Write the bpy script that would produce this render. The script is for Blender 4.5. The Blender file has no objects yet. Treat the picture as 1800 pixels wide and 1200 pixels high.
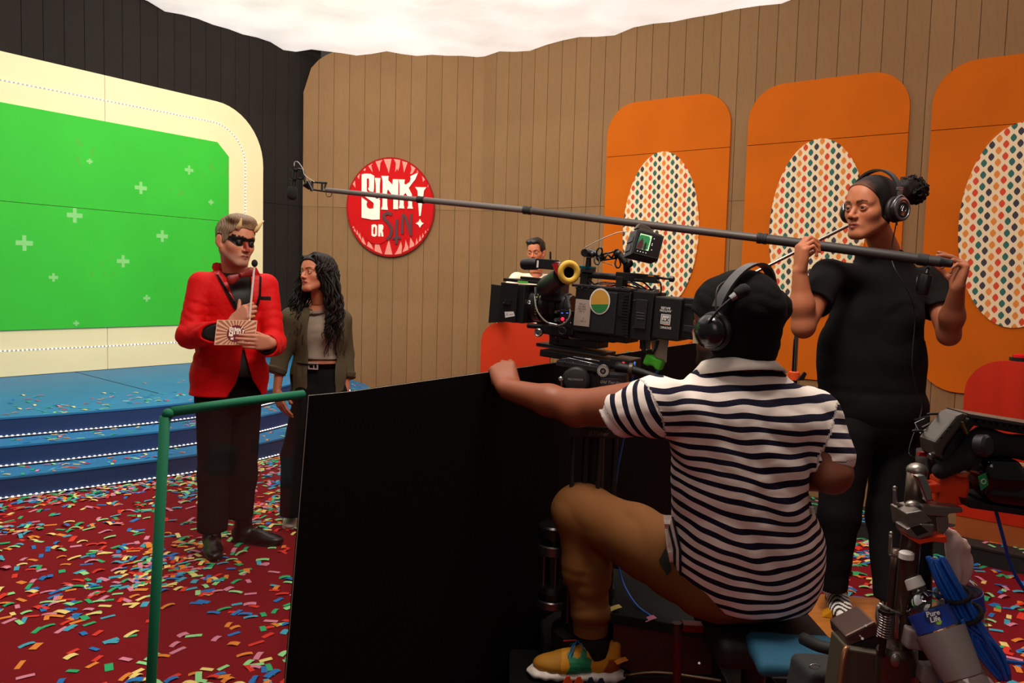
import bpy, bmesh, math, random
import numpy as np
from mathutils import Vector, Matrix
from mathutils.bvhtree import BVHTree

PI = math.pi
R = math.radians
rng = random.Random(7)
nrng = np.random.default_rng(11)
scene = bpy.context.scene
COL = scene.collection

# ------------------------------------------------------------------ camera, world, light, exposure
FPX = 1400.0                       # 28 mm lens on a 36 mm wide frame
PITCH = math.atan(103 / 1400.0)
ROLL = R(1.54)
EYE = np.array([0.0, 0.0, 1.5])
_F = np.array([0, math.cos(PITCH), -math.sin(PITCH)])
_R0 = np.array([1.0, 0, 0])
_U0 = np.array([0, math.sin(PITCH), math.cos(PITCH)])
_Rv = math.cos(ROLL) * _R0 + math.sin(ROLL) * _U0
_Uv = -math.sin(ROLL) * _R0 + math.cos(ROLL) * _U0

cam_data = bpy.data.cameras.new('camera')
cam_data.sensor_width = 36
cam_data.lens = 28
cam_data.clip_start = 0.05
cam = bpy.data.objects.new('camera', cam_data)
COL.objects.link(cam)
_m = Matrix.Identity(4)
for i in range(3):
    _m[i][0] = _Rv[i]
    _m[i][1] = _Uv[i]
    _m[i][2] = -_F[i]
    _m[i][3] = EYE[i]
cam.matrix_world = _m
scene.camera = cam

world = bpy.data.worlds.new('world')
scene.world = world
world.use_nodes = True
world.node_tree.nodes['Background'].inputs[0].default_value = (1.0, 0.86, 0.74, 1)
world.node_tree.nodes['Background'].inputs[1].default_value = 0.06

scene.view_settings.view_transform = 'Standard'
scene.view_settings.look = 'None'
scene.view_settings.gamma = 1
scene.view_settings.exposure = 0.0
scene.view_settings.use_curve_mapping = False


def area_light(name, loc, target, size, power, color, size_y=None):
    ld = bpy.data.lights.new(name, 'AREA')
    ld.energy = power
    ld.color = color
    ld.shape = 'RECTANGLE'
    ld.size = size
    ld.size_y = size_y or size
    o = bpy.data.objects.new(name, ld)
    COL.objects.link(o)
    o.location = loc
    d = Vector(target) - Vector(loc)
    o.rotation_euler = d.to_track_quat('-Z', 'Y').to_euler()
    return o


SILK_STRENGTH = 1.15
# unseen area lights added to brighten walls and people and redden the right side
area_light('stage_wash', (-1.6, 5.2, 4.2), (-3.9, 9.4, 1.6), 1.6, 185, (1.0, 0.93, 0.86))
area_light('key_soft', (0.4, 1.9, 4.2), (-1.2, 4.6, 1.3), 1.0, 110, (1.0, 0.86, 0.72))
area_light('wall_wash', (0.8, 4.6, 4.3), (2.2, 9.0, 2.0), 1.4, 40, (1.0, 0.84, 0.68))
area_light('red_wash', (4.6, 2.9, 2.9), (3.7, 5.6, 1.0), 0.7, 16, (1.0, 0.22, 0.08))
area_light('crew_soft', (-0.3, 1.7, 3.7), (1.5, 3.1, 1.4), 0.8, 42, (1.0, 0.84, 0.72))
area_light('back_wall_wash', (-1.6, 7.2, 4.25), (-1.6, 10.7, 2.2), 1.4, 85, (1.0, 0.84, 0.66))
area_light('back_fill', (-0.6, -1.2, 2.9), (0.9, 2.4, 0.9), 1.6, 16, (1.0, 0.80, 0.68))


# ------------------------------------------------------------------ pixel helpers: a sight line met with a real surface
def ray(x, y):
    return _F + _Rv * (x - 900) / FPX - _Uv * (y - 600) / FPX


def W(x, y, Y):                      # point of the sight line at distance Y
    d = ray(x, y)
    return EYE + d * (Y / d[1])


def WZ(x, y, z):                     # point of the sight line at height z
    d = ray(x, y)
    return EYE + d * ((z - EYE[2]) / d[2])


def on_plane(x, y, P, n):
    d = ray(x, y)
    return EYE + d * (np.dot(np.asarray(P) - EYE, n) / np.dot(d, n))


def V(*a):
    return np.array(a, float)


def unit(v):
    v = np.asarray(v, float)
    return v / (np.linalg.norm(v) + 1e-12)


# ------------------------------------------------------------------ materials
def srgb(h):
    if isinstance(h, str):
        h = h.lstrip('#')
        c = [int(h[i:i + 2], 16) / 255 for i in (0, 2, 4)]
    else:
        c = h
    return tuple((v / 12.92 if v <= 0.04045 else ((v + 0.055) / 1.055) ** 2.4) for v in c)


class NT:
    def __init__(self, name):
        self.m = bpy.data.materials.new(name)
        self.m.use_nodes = True
        self.t = self.m.node_tree
        self.b = self.t.nodes['Principled BSDF']

    def n(self, typ, **kw):
        nd = self.t.nodes.new(typ)
        for k, v in kw.items():
            setattr(nd, k, v)
        return nd

    def l(self, a, b):
        self.t.links.new(a, b)

    def math(self, op, a, b=None, c=None, clamp=False):
        nd = self.n('ShaderNodeMath', operation=op)
        nd.use_clamp = clamp
        for i, v in enumerate((a, b, c)):
            if v is None:
                continue
            if isinstance(v, (int, float)):
                nd.inputs[i].default_value = v
            else:
                self.l(v, nd.inputs[i])
        return nd.outputs[0]

    def mix(self, f, a, b):
        nd = self.n('ShaderNodeMix', data_type='RGBA')
        for i, v in ((0, f), (6, a), (7, b)):
            if isinstance(v, (int, float)):
                nd.inputs[i].default_value = v
            elif isinstance(v, tuple):
                nd.inputs[i].default_value = (*v[:3], 1)
            else:
                self.l(v, nd.inputs[i])
        return nd.outputs[2]

    def noise(self, scale, detail=3, vec=None, stretch=None):
        nd = self.n('ShaderNodeTexNoise')
        nd.inputs['Scale'].default_value = scale
        nd.inputs['Detail'].default_value = detail
        tc = self.n('ShaderNodeTexCoord')
        src = vec or tc.outputs['Object']
        if stretch:
            mp = self.n('ShaderNodeMapping')
            mp.inputs['Scale'].default_value = stretch
            self.l(src, mp.inputs[0])
            src = mp.outputs[0]
        self.l(src, nd.inputs['Vector'])
        return nd.outputs[0]

    def bump(self, h, strength=0.3, dist=0.01):
        b = self.n('ShaderNodeBump')
        b.inputs['Strength'].default_value = strength
        b.inputs['Distance'].default_value = dist
        self.l(h, b.inputs['Height'])
        self.l(b.outputs[0], self.b.inputs['Normal'])


MATS = {}


def mat(name, color='#808080', rough=0.6, metal=0.0, bump=None, vary=None, emit=None, spec=0.5, sss=0, sheen=0, coat=0,
        alpha_attr=False, attr=None, stretch=None):
    """bump=(scale, strength, distance)   vary=(scale, amount)   attr = colour attribute name"""
    if name in MATS:
        return MATS[name]
    k = NT(name)
    b = k.b
    c = srgb(color)
    b.inputs['Base Color'].default_value = (*c, 1)
    b.inputs['Roughness'].default_value = rough
    b.inputs['Metallic'].default_value = metal
    b.inputs['Specular IOR Level'].default_value = spec
    if sheen:
        b.inputs['Sheen Weight'].default_value = sheen
        b.inputs['Sheen Roughness'].default_value = 0.4
        b.inputs['Sheen Tint'].default_value = (*[min(1, v * 1.5 + .1) for v in c], 1)
    if coat:
        b.inputs['Coat Weight'].default_value = coat
    base = None
    if attr:
        a = k.n('ShaderNodeAttribute', attribute_name=attr)
        base = a.outputs['Color']
    if vary:
        nz = k.noise(vary[0], 4, stretch=stretch)
        f = k.math('MULTIPLY_ADD', nz, 2.0, -0.5, clamp=True)
        lo = base if base else tuple(v * (1 - vary[1]) for v in c)
        hi = base if base else tuple(min(1, v * (1 + vary[1])) for v in c)
        if base:
            hs = k.n('ShaderNodeHueSaturation')
            k.l(base, hs.inputs['Color'])
            k.l(k.math('MULTIPLY_ADD', f, vary[1] * 2, 1 - vary[1]), hs.inputs['Value'])
            base = hs.outputs[0]
        else:
            base = k.mix(f, lo, hi)
    if base is not None:
        k.l(base, b.inputs['Base Color'])
    if emit:
        b.inputs['Emission Color'].default_value = (*srgb(emit[0]), 1)
        b.inputs['Emission Strength'].default_value = emit[1]
    if sss:
        b.inputs['Subsurface Weight'].default_value = sss
        b.inputs['Subsurface Radius'].default_value = (0.02, 0.008, 0.004)
        b.inputs['Subsurface Scale'].default_value = 0.5
    if bump:
        k.bump(k.noise(bump[0], 4, stretch=stretch), bump[1], bump[2])
    MATS[name] = k.m
    return k.m


# ------------------------------------------------------------------ mesh data and objects
class MD:
    """plain mesh data: vertices, faces, optional per-vertex colour / scalar"""

    def __init__(self):
        self.v = []
        self.f = []
        self.c = []           # per face colour (optional)
        self.n = 0

    def add(self, verts, faces, col=None):
        o = self.n
        verts = np.asarray(verts, float).reshape(-1, 3)
        self.v.append(verts)
        self.n += len(verts)
        for f in faces:
            self.f.append(tuple(int(i) + o for i in f))
        self.c += [col] * len(faces)
        return self

    def box(self, c, h, rot=None, col=None, taper=None):
        c = np.asarray(c, float)
        M = np.eye(3) if rot is None else np.asarray(rot, float)      # columns are the box axes
        s = [(-1, -1, -1), (1, -1, -1), (1, 1, -1), (-1, 1, -1), (-1, -1, 1), (1, -1, 1), (1, 1, 1), (-1, 1, 1)]
        vs = []
        for q in s:
            t = (taper if (taper and q[2] > 0) else 1)
            vs.append(c + M @ (np.array([q[0] * h[0] * t, q[1] * h[1] * t, q[2] * h[2]])))
        return self.add(vs, [(0, 3, 2, 1), (4, 5, 6, 7), (0, 1, 5, 4), (1, 2, 6, 5), (2, 3, 7, 6), (3, 0, 4, 7)], col)

    def cyl(self, a, b, r0, r1=None, n=16, caps=True, col=None):
        a = np.asarray(a, float)
        b = np.asarray(b, float)
        r1 = r0 if r1 is None else r1
        d = unit(b - a)
        u = unit(np.cross(d, V(0, 0, 1) if abs(d[2]) < 0.9 else V(1, 0, 0)))
        w = np.cross(d, u)
        t = np.arange(n) * 2 * PI / n
        ring = np.outer(np.cos(t), u) + np.outer(np.sin(t), w)
        vs = np.vstack([a + ring * r0, b + ring * r1])
        fs = [(i, (i + 1) % n, n + (i + 1) % n, n + i) for i in range(n)]
        if caps:
            fs += [tuple(range(n - 1, -1, -1)), tuple(range(n, 2 * n))]
        return self.add(vs, fs, col)

    def lathe(self, a, axis, prof, n=20, col=None):
        """prof = [(t along axis, radius), ...]"""
        a = np.asarray(a, float)
        d = unit(axis)
        u = unit(np.cross(d, V(0, 0, 1) if abs(d[2]) < 0.9 else V(1, 0, 0)))
        w = np.cross(d, u)
        t = np.arange(n) * 2 * PI / n
        ring = np.outer(np.cos(t), u) + np.outer(np.sin(t), w)
        vs = np.vstack([a + d * p[0] + ring * max(p[1], 1e-5) for p in prof])
        fs = []
        for j in range(len(prof) - 1):
            for i in range(n):
                k = (i + 1) % n
                fs.append((j * n + i, j * n + k, (j + 1) * n + k, (j + 1) * n + i))
        fs.append(tuple(range(n - 1, -1, -1)))
        m = (len(prof) - 1) * n
        fs.append(tuple(range(m, m + n)))
        return self.add(vs, fs, col)

    def tube(self, pts, r, n=8, col=None, closed=False, smooth=0):
        P = np.array([np.asarray(p, float) for p in pts])
        if smooth:
            P = spline(P, smooth)
        rs = np.full(len(P), r) if np.isscalar(r) else np.interp(np.linspace(0, 1, len(P)), np.linspace(0, 1, len(r)), r)
        T = np.gradient(P, axis=0)
        T = T / (np.linalg.norm(T, axis=1)[:, None] + 1e-12)
        u = unit(np.cross(T[0], V(0, 0, 1) if abs(T[0][2]) < 0.9 else V(1, 0, 0)))
        t = np.arange(n) * 2 * PI / n
        vs = []
        for i in range(len(P)):
            u = unit(u - T[i] * np.dot(u, T[i]))
            w = np.cross(T[i], u)
            vs.append(P[i] + (np.outer(np.cos(t), u) + np.outer(np.sin(t), w)) * rs[i])
        fs = []
        m = len(P)
        for j in range(m - 1):
            for i in range(n):
                k = (i + 1) % n
                fs.append((j * n + i, j * n + k, (j + 1) * n + k, (j + 1) * n + i))
        fs.append(tuple(range(n - 1, -1, -1)))
        fs.append(tuple(range((m - 1) * n, m * n)))
        return self.add(np.vstack(vs), fs, col)

    def sphere(self, c, r, n=14, m=9, rot=None, col=None):
        c = np.asarray(c, float)
        rr = np.array([r, r, r] if np.isscalar(r) else r, float)
        M = np.eye(3) if rot is None else np.asarray(rot, float)
        vs = [(0, 0, -1)]
        for j in range(1, m):
            p = -PI / 2 + PI * j / m
            for i in range(n):
                a = 2 * PI * i / n
                vs.append((math.cos(p) * math.cos(a), math.cos(p) * math.sin(a), math.sin(p)))
        vs.append((0, 0, 1))
        vs = c + (np.array(vs) * rr) @ M.T
        fs = []
        for i in range(n):
            fs.append((0, 1 + (i + 1) % n, 1 + i))
        for j in range(m - 2):
            for i in range(n):
                k = (i + 1) % n
                fs.append((1 + j * n + i, 1 + j * n + k, 1 + (j + 1) * n + k, 1 + (j + 1) * n + i))
        L = len(vs) - 1
        b = 1 + (m - 2) * n
        for i in range(n):
            fs.append((b + i, b + (i + 1) % n, L))
        return self.add(vs, fs, col)

    def prism(self, poly, o, ex, ey, ez, t0, t1, col=None):
        """extrude a 2D polygon (list of (x, y)) lying in plane o+x*ex+y*ey from t0 to t1 along ez"""
        o, ex, ey, ez = (np.asarray(q, float) for q in (o, ex, ey, ez))
        n = len(poly)
        a = [o + ex * p[0] + ey * p[1] + ez * t0 for p in poly]
        b = [o + ex * p[0] + ey * p[1] + ez * t1 for p in poly]
        fs = [tuple(range(n - 1, -1, -1)), tuple(range(n, 2 * n))]
        fs += [(i, (i + 1) % n, n + (i + 1) % n, n + i) for i in range(n)]
        return self.add(a + b, fs, col)


def spline(P, k):
    """Catmull-Rom through the points, k samples a span"""
    P = np.asarray(P, float)
    Q = np.vstack([2 * P[0] - P[1], P, 2 * P[-1] - P[-2]])
    out = []
    for i in range(1, len(Q) - 2):
        p0, p1, p2, p3 = Q[i - 1], Q[i], Q[i + 1], Q[i + 2]
        for j in range(k):
            t = j / k
            out.append(0.5 * ((2 * p1) + (-p0 + p2) * t + (2 * p0 - 5 * p1 + 4 * p2 - p3) * t * t + (-p0 + 3 * p1 - 3 * p2 + p3) * t ** 3))
    out.append(P[-1])
    return np.array(out)


def tag(o, label=None, category=None, group=None, kind=None):
    if label:
        o['label'] = label
    if category:
        o['category'] = category
    if group:
        o['group'] = group
    if kind:
        o['kind'] = kind
    return o


def world_loc(o):
    v = Vector((0, 0, 0))
    while o is not None:
        v = v + o.location
        o = o.parent
    return v


def obj(name, md, material, parent=None, smooth=False, bevel=0, label=None, loc=None, kind=None, fix=True, auto=None):
    """ONE mesh object from world-space data; origin at parent's origin (or loc)"""
    me = bpy.data.meshes.new(name)
    base = world_loc(parent) if parent else Vector(loc) if loc is not None else Vector((0, 0, 0))
    if isinstance(md, MD):
        vs = np.vstack(md.v) - np.array(base)
        bm = bmesh.new()
        bv = [bm.verts.new(v) for v in vs.tolist()]
        cl = None
        if any(c is not None for c in md.c):
            cl = bm.loops.layers.float_color.new('Col')
        for f, c in zip(md.f, md.c):
            try:
                bf = bm.faces.new([bv[i] for i in f])
            except ValueError:
                continue
            bf.smooth = smooth
            if cl is not None:
                cc = srgb(c) if isinstance(c, str) else (c or (0.5, 0.5, 0.5))
                for lp in bf.loops:
                    lp[cl] = (*cc[:3], 1)
        if fix:
            bmesh.ops.recalc_face_normals(bm, faces=bm.faces)
        if bevel:
            es = [e for e in bm.edges if len(e.link_faces) == 2 and e.calc_face_angle(0) > R(40)]
            bmesh.ops.bevel(bm, geom=es, offset=bevel, segments=2, affect='EDGES', profile=0.6, clamp_overlap=True)
        if auto:
            for e in bm.edges:
                if len(e.link_faces) == 2 and e.calc_face_angle(0) > R(auto):
                    e.smooth = False
        bm.to_mesh(me)
        bm.free()
    else:                                   # (verts, quads, colours, scalars) arrays
        vs, qs = md[0] - np.array(base), md[1]
        me.vertices.add(len(vs))
        me.vertices.foreach_set('co', vs.astype(np.float32).ravel())
        me.loops.add(qs.size)
        me.loops.foreach_set('vertex_index', qs.astype(np.int32).ravel())
        me.polygons.add(len(qs))
        k = qs.shape[1]
        me.polygons.foreach_set('loop_start', np.arange(0, qs.size, k, dtype=np.int32))
        me.update(calc_edges=True)
        me.polygons.foreach_set('use_smooth', np.full(len(qs), smooth))
        if len(md) > 2 and md[2] is not None:
            a = me.color_attributes.new('Col', 'FLOAT_COLOR', 'POINT')
            cc = np.ones((len(vs), 4), np.float32)
            cc[:, :3] = md[2]
            a.data.foreach_set('color', cc.ravel())
        if len(md) > 3 and md[3]:
            for an, arr in md[3].items():
                a = me.attributes.new(an, 'FLOAT', 'POINT')
                a.data.foreach_set('value', arr.astype(np.float32))
    if material is not None:
        me.materials.append(material)
    o = bpy.data.objects.new(name, me)
    COL.objects.link(o)
    if parent:
        o.parent = parent
    elif loc is not None:
        o.location = loc
    if label:
        o['label'] = label
    if kind:
        o['kind'] = kind
    return o


def thing(name, label, category, loc, group=None):
    o = bpy.data.objects.new(name, None)
    o.empty_display_size = 0.1
    COL.objects.link(o)
    o.location = tuple(loc)
    return tag(o, label, category, group)


def dup(o, loc=None, parent=None, rot=None):
    c = o.copy()
    COL.objects.link(c)
    if loc is not None:
        c.location = loc
    if rot is not None:
        c.rotation_euler = rot
    if parent is not None:
        c.parent = parent
    return c


# ------------------------------------------------------------------ implicit surfaces for bodies, clothes and hair
class Vol:
    def __init__(self, lo, hi, h):
        self.h = h
        self.lo = np.asarray(lo, float)
        self.n = np.ceil((np.asarray(hi, float) - self.lo) / h).astype(int) + 1
        self.d = np.full(self.n, 1.0, np.float32)
        self.ax = [self.lo[i] + np.arange(self.n[i]) * h for i in range(3)]

    def _sl(self, lo, hi):
        a = np.clip(np.floor((np.asarray(lo) - self.lo) / self.h).astype(int), 0, self.n)
        b = np.clip(np.ceil((np.asarray(hi) - self.lo) / self.h).astype(int) + 1, 0, self.n)
        if np.any(b <= a):
            return None, None
        g = np.meshgrid(*[self.ax[i][a[i]:b[i]] for i in range(3)], indexing='ij')
        return (slice(a[0], b[0]), slice(a[1], b[1]), slice(a[2], b[2])), np.stack(g, -1)

    def _put(self, fn, lo, hi, k, mode):
        m = k + 2.5 * self.h + 0.004
        sl, P = self._sl(np.asarray(lo) - m, np.asarray(hi) + m)
        if sl is None:
            return self
        s = fn(P).astype(np.float32)
        d = self.d[sl]
        if mode == '+':
            if k > 0:
                hh = np.maximum(k - np.abs(d - s), 0) / k
                self.d[sl] = np.minimum(d, s) - hh * hh * k * 0.25
            else:
                self.d[sl] = np.minimum(d, s)
        else:
            s = -s
            if k > 0:
                hh = np.maximum(k - np.abs(d - s), 0) / k
                self.d[sl] = np.maximum(d, s) + hh * hh * k * 0.25
            else:
                self.d[sl] = np.maximum(d, s)
        return self

    def cone(self, a, b, ra, rb=None, k=0.02, mode='+', flat=None):
        """rounded cone a->b; flat=(axis, factor) squashes it along axis"""
        a = np.asarray(a, float)
        b = np.asarray(b, float)
        rb = ra if rb is None else rb
        mx = max(ra, rb) * (max(1, flat[1]) if flat else 1)
        lo = np.minimum(a, b) - mx
        hi = np.maximum(a, b) + mx
        ab = b - a
        L2 = float(ab @ ab) + 1e-9

        def fn(P):
            q = P - a
            t = np.clip((q @ ab) / L2, 0, 1)
            e = q - t[..., None] * ab
            if flat:
                ax = unit(flat[0])
                c = e @ ax
                e = e + (c / flat[1] - c)[..., None] * ax
                return (np.sqrt((e * e).sum(-1)) - (ra + (rb - ra) * t)) * min(1, flat[1])
            return np.sqrt((e * e).sum(-1)) - (ra + (rb - ra) * t)
        return self._put(fn, lo, hi, k, mode)

    def chain(self, pts, rs, k=0.02, flat=None, mode='+'):
        for i in range(len(pts) - 1):
            self.cone(pts[i], pts[i + 1], rs[i], rs[i + 1], k, mode, flat)
        return self

    def ell(self, c, r, M=None, k=0.02, mode='+'):
        c = np.asarray(c, float)
        r = np.asarray([r, r, r] if np.isscalar(r) else r, float)
        M = np.eye(3) if M is None else np.asarray(M, float)
        ext = np.sqrt(((M * r) ** 2).sum(1))

        def fn(P):
            q = (P - c) @ M
            k0 = np.sqrt(((q / r) ** 2).sum(-1))
            k1 = np.sqrt(((q / (r * r)) ** 2).sum(-1)) + 1e-9
            return k0 * (k0 - 1) / k1
        return self._put(fn, c - ext, c + ext, k, mode)

    def box(self, c, hf, M=None, rr=0.01, k=0.0, mode='+'):
        c = np.asarray(c, float)
        hf = np.asarray(hf, float) - rr
        M = np.eye(3) if M is None else np.asarray(M, float)
        ext = np.sqrt(((M * (hf + rr)) ** 2).sum(1)) * 1.4

        def fn(P):
            q = np.abs((P - c) @ M) - hf
            return np.sqrt((np.maximum(q, 0) ** 2).sum(-1)) + np.minimum(q.max(-1), 0) - rr
        return self._put(fn, c - ext, c + ext, k, mode)

    def clip(self, p, n, k=0.0):
        """remove everything on the side n points to"""
        n = unit(n)
        P = (self.ax[0][:, None, None] - p[0]) * n[0] + (self.ax[1][None, :, None] - p[1]) * n[1] + (self.ax[2][None, None, :] - p[2]) * n[2]
        s = P.astype(np.float32)
        if k > 0:
            hh = np.maximum(k - np.abs(self.d - s), 0) / k
            self.d = np.maximum(self.d, s) + hh * hh * k * 0.25
        else:
            self.d = np.maximum(self.d, s)
        return self

    def shell(self, t):
        """hollow: keep a skin of thickness t inside the surface"""
        self.d = np.maximum(self.d, -(self.d + t))
        return self

    def disp(self, fn):
        """add a displacement field given on band points"""
        m = np.abs(self.d) < 0.06
        idx = np.nonzero(m)
        P = np.stack([self.ax[i][idx[i]] for i in range(3)], -1)
        self.d[idx] -= fn(P).astype(np.float32)
        return self

    def net(self, smooth=2):
        d = self.d.copy()
        for ax in range(3):
            s = [slice(None)] * 3
            for e in (0, -1):
                s[ax] = e
                d[tuple(s)] = np.maximum(d[tuple(s)], self.h * 0.3)
        ins = d < 0
        nx, ny, nz = self.n
        c8 = [ins[i:nx - 1 + i, j:ny - 1 + j, k:nz - 1 + k] for i in (0, 1) for j in (0, 1) for k in (0, 1)]
        allc = c8[0].copy()
        anyc = c8[0].copy()
        for c in c8[1:]:
            allc &= c
            anyc |= c
        cell = anyc & ~allc
        ii = np.nonzero(cell)
        N = len(ii[0])
        idm = np.full(cell.shape, -1, np.int64)
        idm[ii] = np.arange(N)
        acc = np.zeros((N, 3))
        cnt = np.zeros(N)
        corner = {(i, j, k): d[ii[0] + i, ii[1] + j, ii[2] + k].astype(float) for i in (0, 1) for j in (0, 1) for k in (0, 1)}
        for ax in range(3):
            o1, o2 = [q for q in range(3) if q != ax]
            for a in (0, 1):
                for b in (0, 1):
                    c0 = [0, 0, 0]
                    c0[o1], c0[o2] = a, b
                    c1 = list(c0)
                    c1[ax] = 1
                    d0, d1 = corner[tuple(c0)], corner[tuple(c1)]
                    m = (d0 < 0) != (d1 < 0)
                    t = np.where(m, d0 / np.where(m, d0 - d1, 1), 0)
                    for q in range(3):
                        acc[:, q] += np.where(m, c0[q] if q != ax else t, 0)
                    cnt += m
        vs = self.lo + (np.stack(ii, -1) + acc / cnt[:, None]) * self.h
        quads = []
        for ax in range(3):
            o1, o2 = [(1, 2), (2, 0), (0, 1)][ax]
            s0 = [slice(1, -1)] * 3
            s0[ax] = slice(0, -1)
            s1 = [slice(1, -1)] * 3
            s1[ax] = slice(1, None)
            A, B = ins[tuple(s0)], ins[tuple(s1)]
            for sgn in (0, 1):
                m = (A & ~B) if sgn == 0 else (~A & B)
                e = np.array(np.nonzero(m))
                off = np.array([1, 1, 1])
                off[ax] = 0
                e = e + off[:, None]

                def cid(a, b):
                    q = e.copy()
                    q[o1] -= a
                    q[o2] -= b
                    return idm[q[0], q[1], q[2]]
                qd = np.stack([cid(1, 1), cid(0, 1), cid(0, 0), cid(1, 0)], -1)
                if sgn == 1:
                    qd = qd[:, ::-1]
                quads.append(qd)
        q = np.vstack(quads)
        q = q[(q >= 0).all(1)]
        for it in range(smooth):
            a = np.zeros_like(vs)
            c = np.zeros(N)
            for s in range(4):
                i0, i1 = q[:, s], q[:, (s + 1) % 4]
                for x in range(3):
                    a[:, x] += np.bincount(i0, vs[i1, x], N)
                    a[:, x] += np.bincount(i1, vs[i0, x], N)
                c += np.bincount(i0, minlength=N) + np.bincount(i1, minlength=N)
            vs = vs + (a / np.maximum(c, 1)[:, None] - vs) * (0.5 if it % 2 == 0 else 0.5)
        return vs, q


def join_nets(*nets):
    vs, qs, cs, n = [], [], [], 0
    for t in nets:
        vs.append(t[0])
        qs.append(t[1] + n)
        if len(t) > 2 and t[2] is not None:
            cs.append(t[2])
        n += len(t[0])
    return (np.vstack(vs), np.vstack(qs), np.vstack(cs) if cs else None)


def wob(P, f, seed=0):
    """cheap smooth noise in [-1, 1]"""
    s = seed * 1.7
    x, y, z = P[..., 0] * f, P[..., 1] * f, P[..., 2] * f
    a = np.sin(x * 1.0 + 1.3 * np.sin(y * 0.9 + s) + s) * np.sin(y * 1.1 + 1.2 * np.sin(z * 0.8 + s * 2) + 2 * s)
    b = np.sin(z * 1.2 + 1.1 * np.sin(x * 1.1 + 3 * s) + .5 * s) * np.cos(x * 0.7 - y * 0.6 + s)
    return (a + b) * 0.5


def frame(yaw=0, pitch=0, roll=0):
    """columns: person's left, facing, up.  yaw 0 faces the photographer, + turns towards the right of the picture;
    pitch + looks up; roll + tips the head to the person's left"""
    a = R(yaw)
    l = V(math.cos(a), math.sin(a), 0)
    f = V(math.sin(a), -math.cos(a), 0)
    u = V(0, 0, 1)
    cp, sp = math.cos(R(pitch)), math.sin(R(pitch))
    f, u = f * cp + u * sp, u * cp - f * sp
    cr, sr = math.cos(R(roll)), math.sin(R(roll))
    l, u = l * cr - u * sr, u * cr + l * sr
    return np.stack([l, f, u], 1)


def decal(poly, o, ex, ey, cast, target, off=0.003, step=0.012, thick=0.0, fold=None):
    """a patch with the outline poly (2D in o, ex, ey) laid on the target surface by casting along cast; returns arrays"""
    o, ex, ey, cast = (np.asarray(q, float) for q in (o, ex, ey, cast))
    bm = bmesh.new()
    vs = [bm.verts.new((p[0], p[1], 0)) for p in poly]
    bm.faces.new(vs)
    bmesh.ops.triangulate(bm, faces=bm.faces)
    xs = [p[0] for p in poly]
    ys = [p[1] for p in poly]
    for ax, lo, hi in ((0, min(xs), max(xs)), (1, min(ys), max(ys))):
        t = lo + step
        while t < hi:
            nv = Vector((1, 0, 0)) if ax == 0 else Vector((0, 1, 0))
            bmesh.ops.bisect_plane(bm, geom=bm.verts[:] + bm.edges[:] + bm.faces[:], plane_co=nv * t, plane_no=nv)
            t += step
    bmesh.ops.dissolve_degenerate(bm, edges=bm.edges, dist=1e-5)
    cst = Vector(cast).normalized()
    last = None
    res = []
    for v in bm.verts:
        P = Vector(o + ex * v.co.x + ey * v.co.y)
        hit, nrm, _, _ = target.ray_cast(P, cst)
        if hit is not None and (hit - P).length > 0.6:
            hit = None
        res.append((v, P, hit))
    ts = [(h - P).length for v, P, h in res if h is not None]
    med = float(np.median(ts)) if ts else 0.0
    good = [(v.co.copy(), (h - P).length) for v, P, h in res if h is not None and abs((h - P).length - med) < 0.12]
    for v, P, h in res:
        if h is None or abs((h - P).length - med) >= 0.12:
            t = min(good, key=lambda g: (g[0] - v.co).length)[1] if good else med
        else:
            t = (h - P).length
        v.co = P + cst * (t - off)
    if thick:
        ret = bmesh.ops.extrude_face_region(bm, geom=bm.faces[:])
        for g in ret['geom']:
            if isinstance(g, bmesh.types.BMVert):
                g.co += cst * thick
    bmesh.ops.recalc_face_normals(bm, faces=bm.faces)
    md = MD()
    bm.verts.index_update()
    md.add([v.co[:] for v in bm.verts], [[v.index for v in f.verts] for f in bm.faces])
    bm.free()
    return md


def bvh_of(net):
    return BVHTree.FromPolygons([tuple(v) for v in net[0]], [tuple(int(i) for i in q) for q in net[1]])
# ================================================================== THE SETTING
ZU = V(0, 0, 1)
WL_O = V(-4.972, 7.695, 0)                                  # a point at the foot of the left wall
WL_D = V(math.sin(R(34.29)), math.cos(R(34.29)), 0)         # runs away from the photographer
WL_N = V(WL_D[1], -WL_D[0], 0)                              # faces the room
WB_Y = 10.7
COR = W(852, 105, WB_Y) * V(1, 1, 0)
WR_D = V(math.sin(R(126.3)), math.cos(R(126.3)), 0)         # right wall runs towards the photographer
WR_N = V(-WR_D[1] * -1, -WR_D[0], 0)
WR_N = V(WR_D[1], -WR_D[0], 0)
if WR_N @ (V(0, 0, 0) - COR) < 0:
    WR_N = -WR_N

# carpet
k = NT('carpet')
nz = k.noise(900, 2)
n2 = k.noise(1.3, 3)
k.l(k.mix(k.math('MULTIPLY_ADD', n2, 0.8, 0.1, clamp=True), srgb('#6e0c16'), srgb('#84101c')), k.b.inputs['Base Color'])
k.b.inputs['Roughness'].default_value = 0.95
k.b.inputs['Specular IOR Level'].default_value = 0.15
k.bump(nz, 0.5, 0.004)
fl = MD().box((0.5, 4.9, -0.05), (7.6, 6.9, 0.05))
obj('floor', fl, k.m, kind='structure', label='dark red carpet floor under scattered paper confetti')


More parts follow.
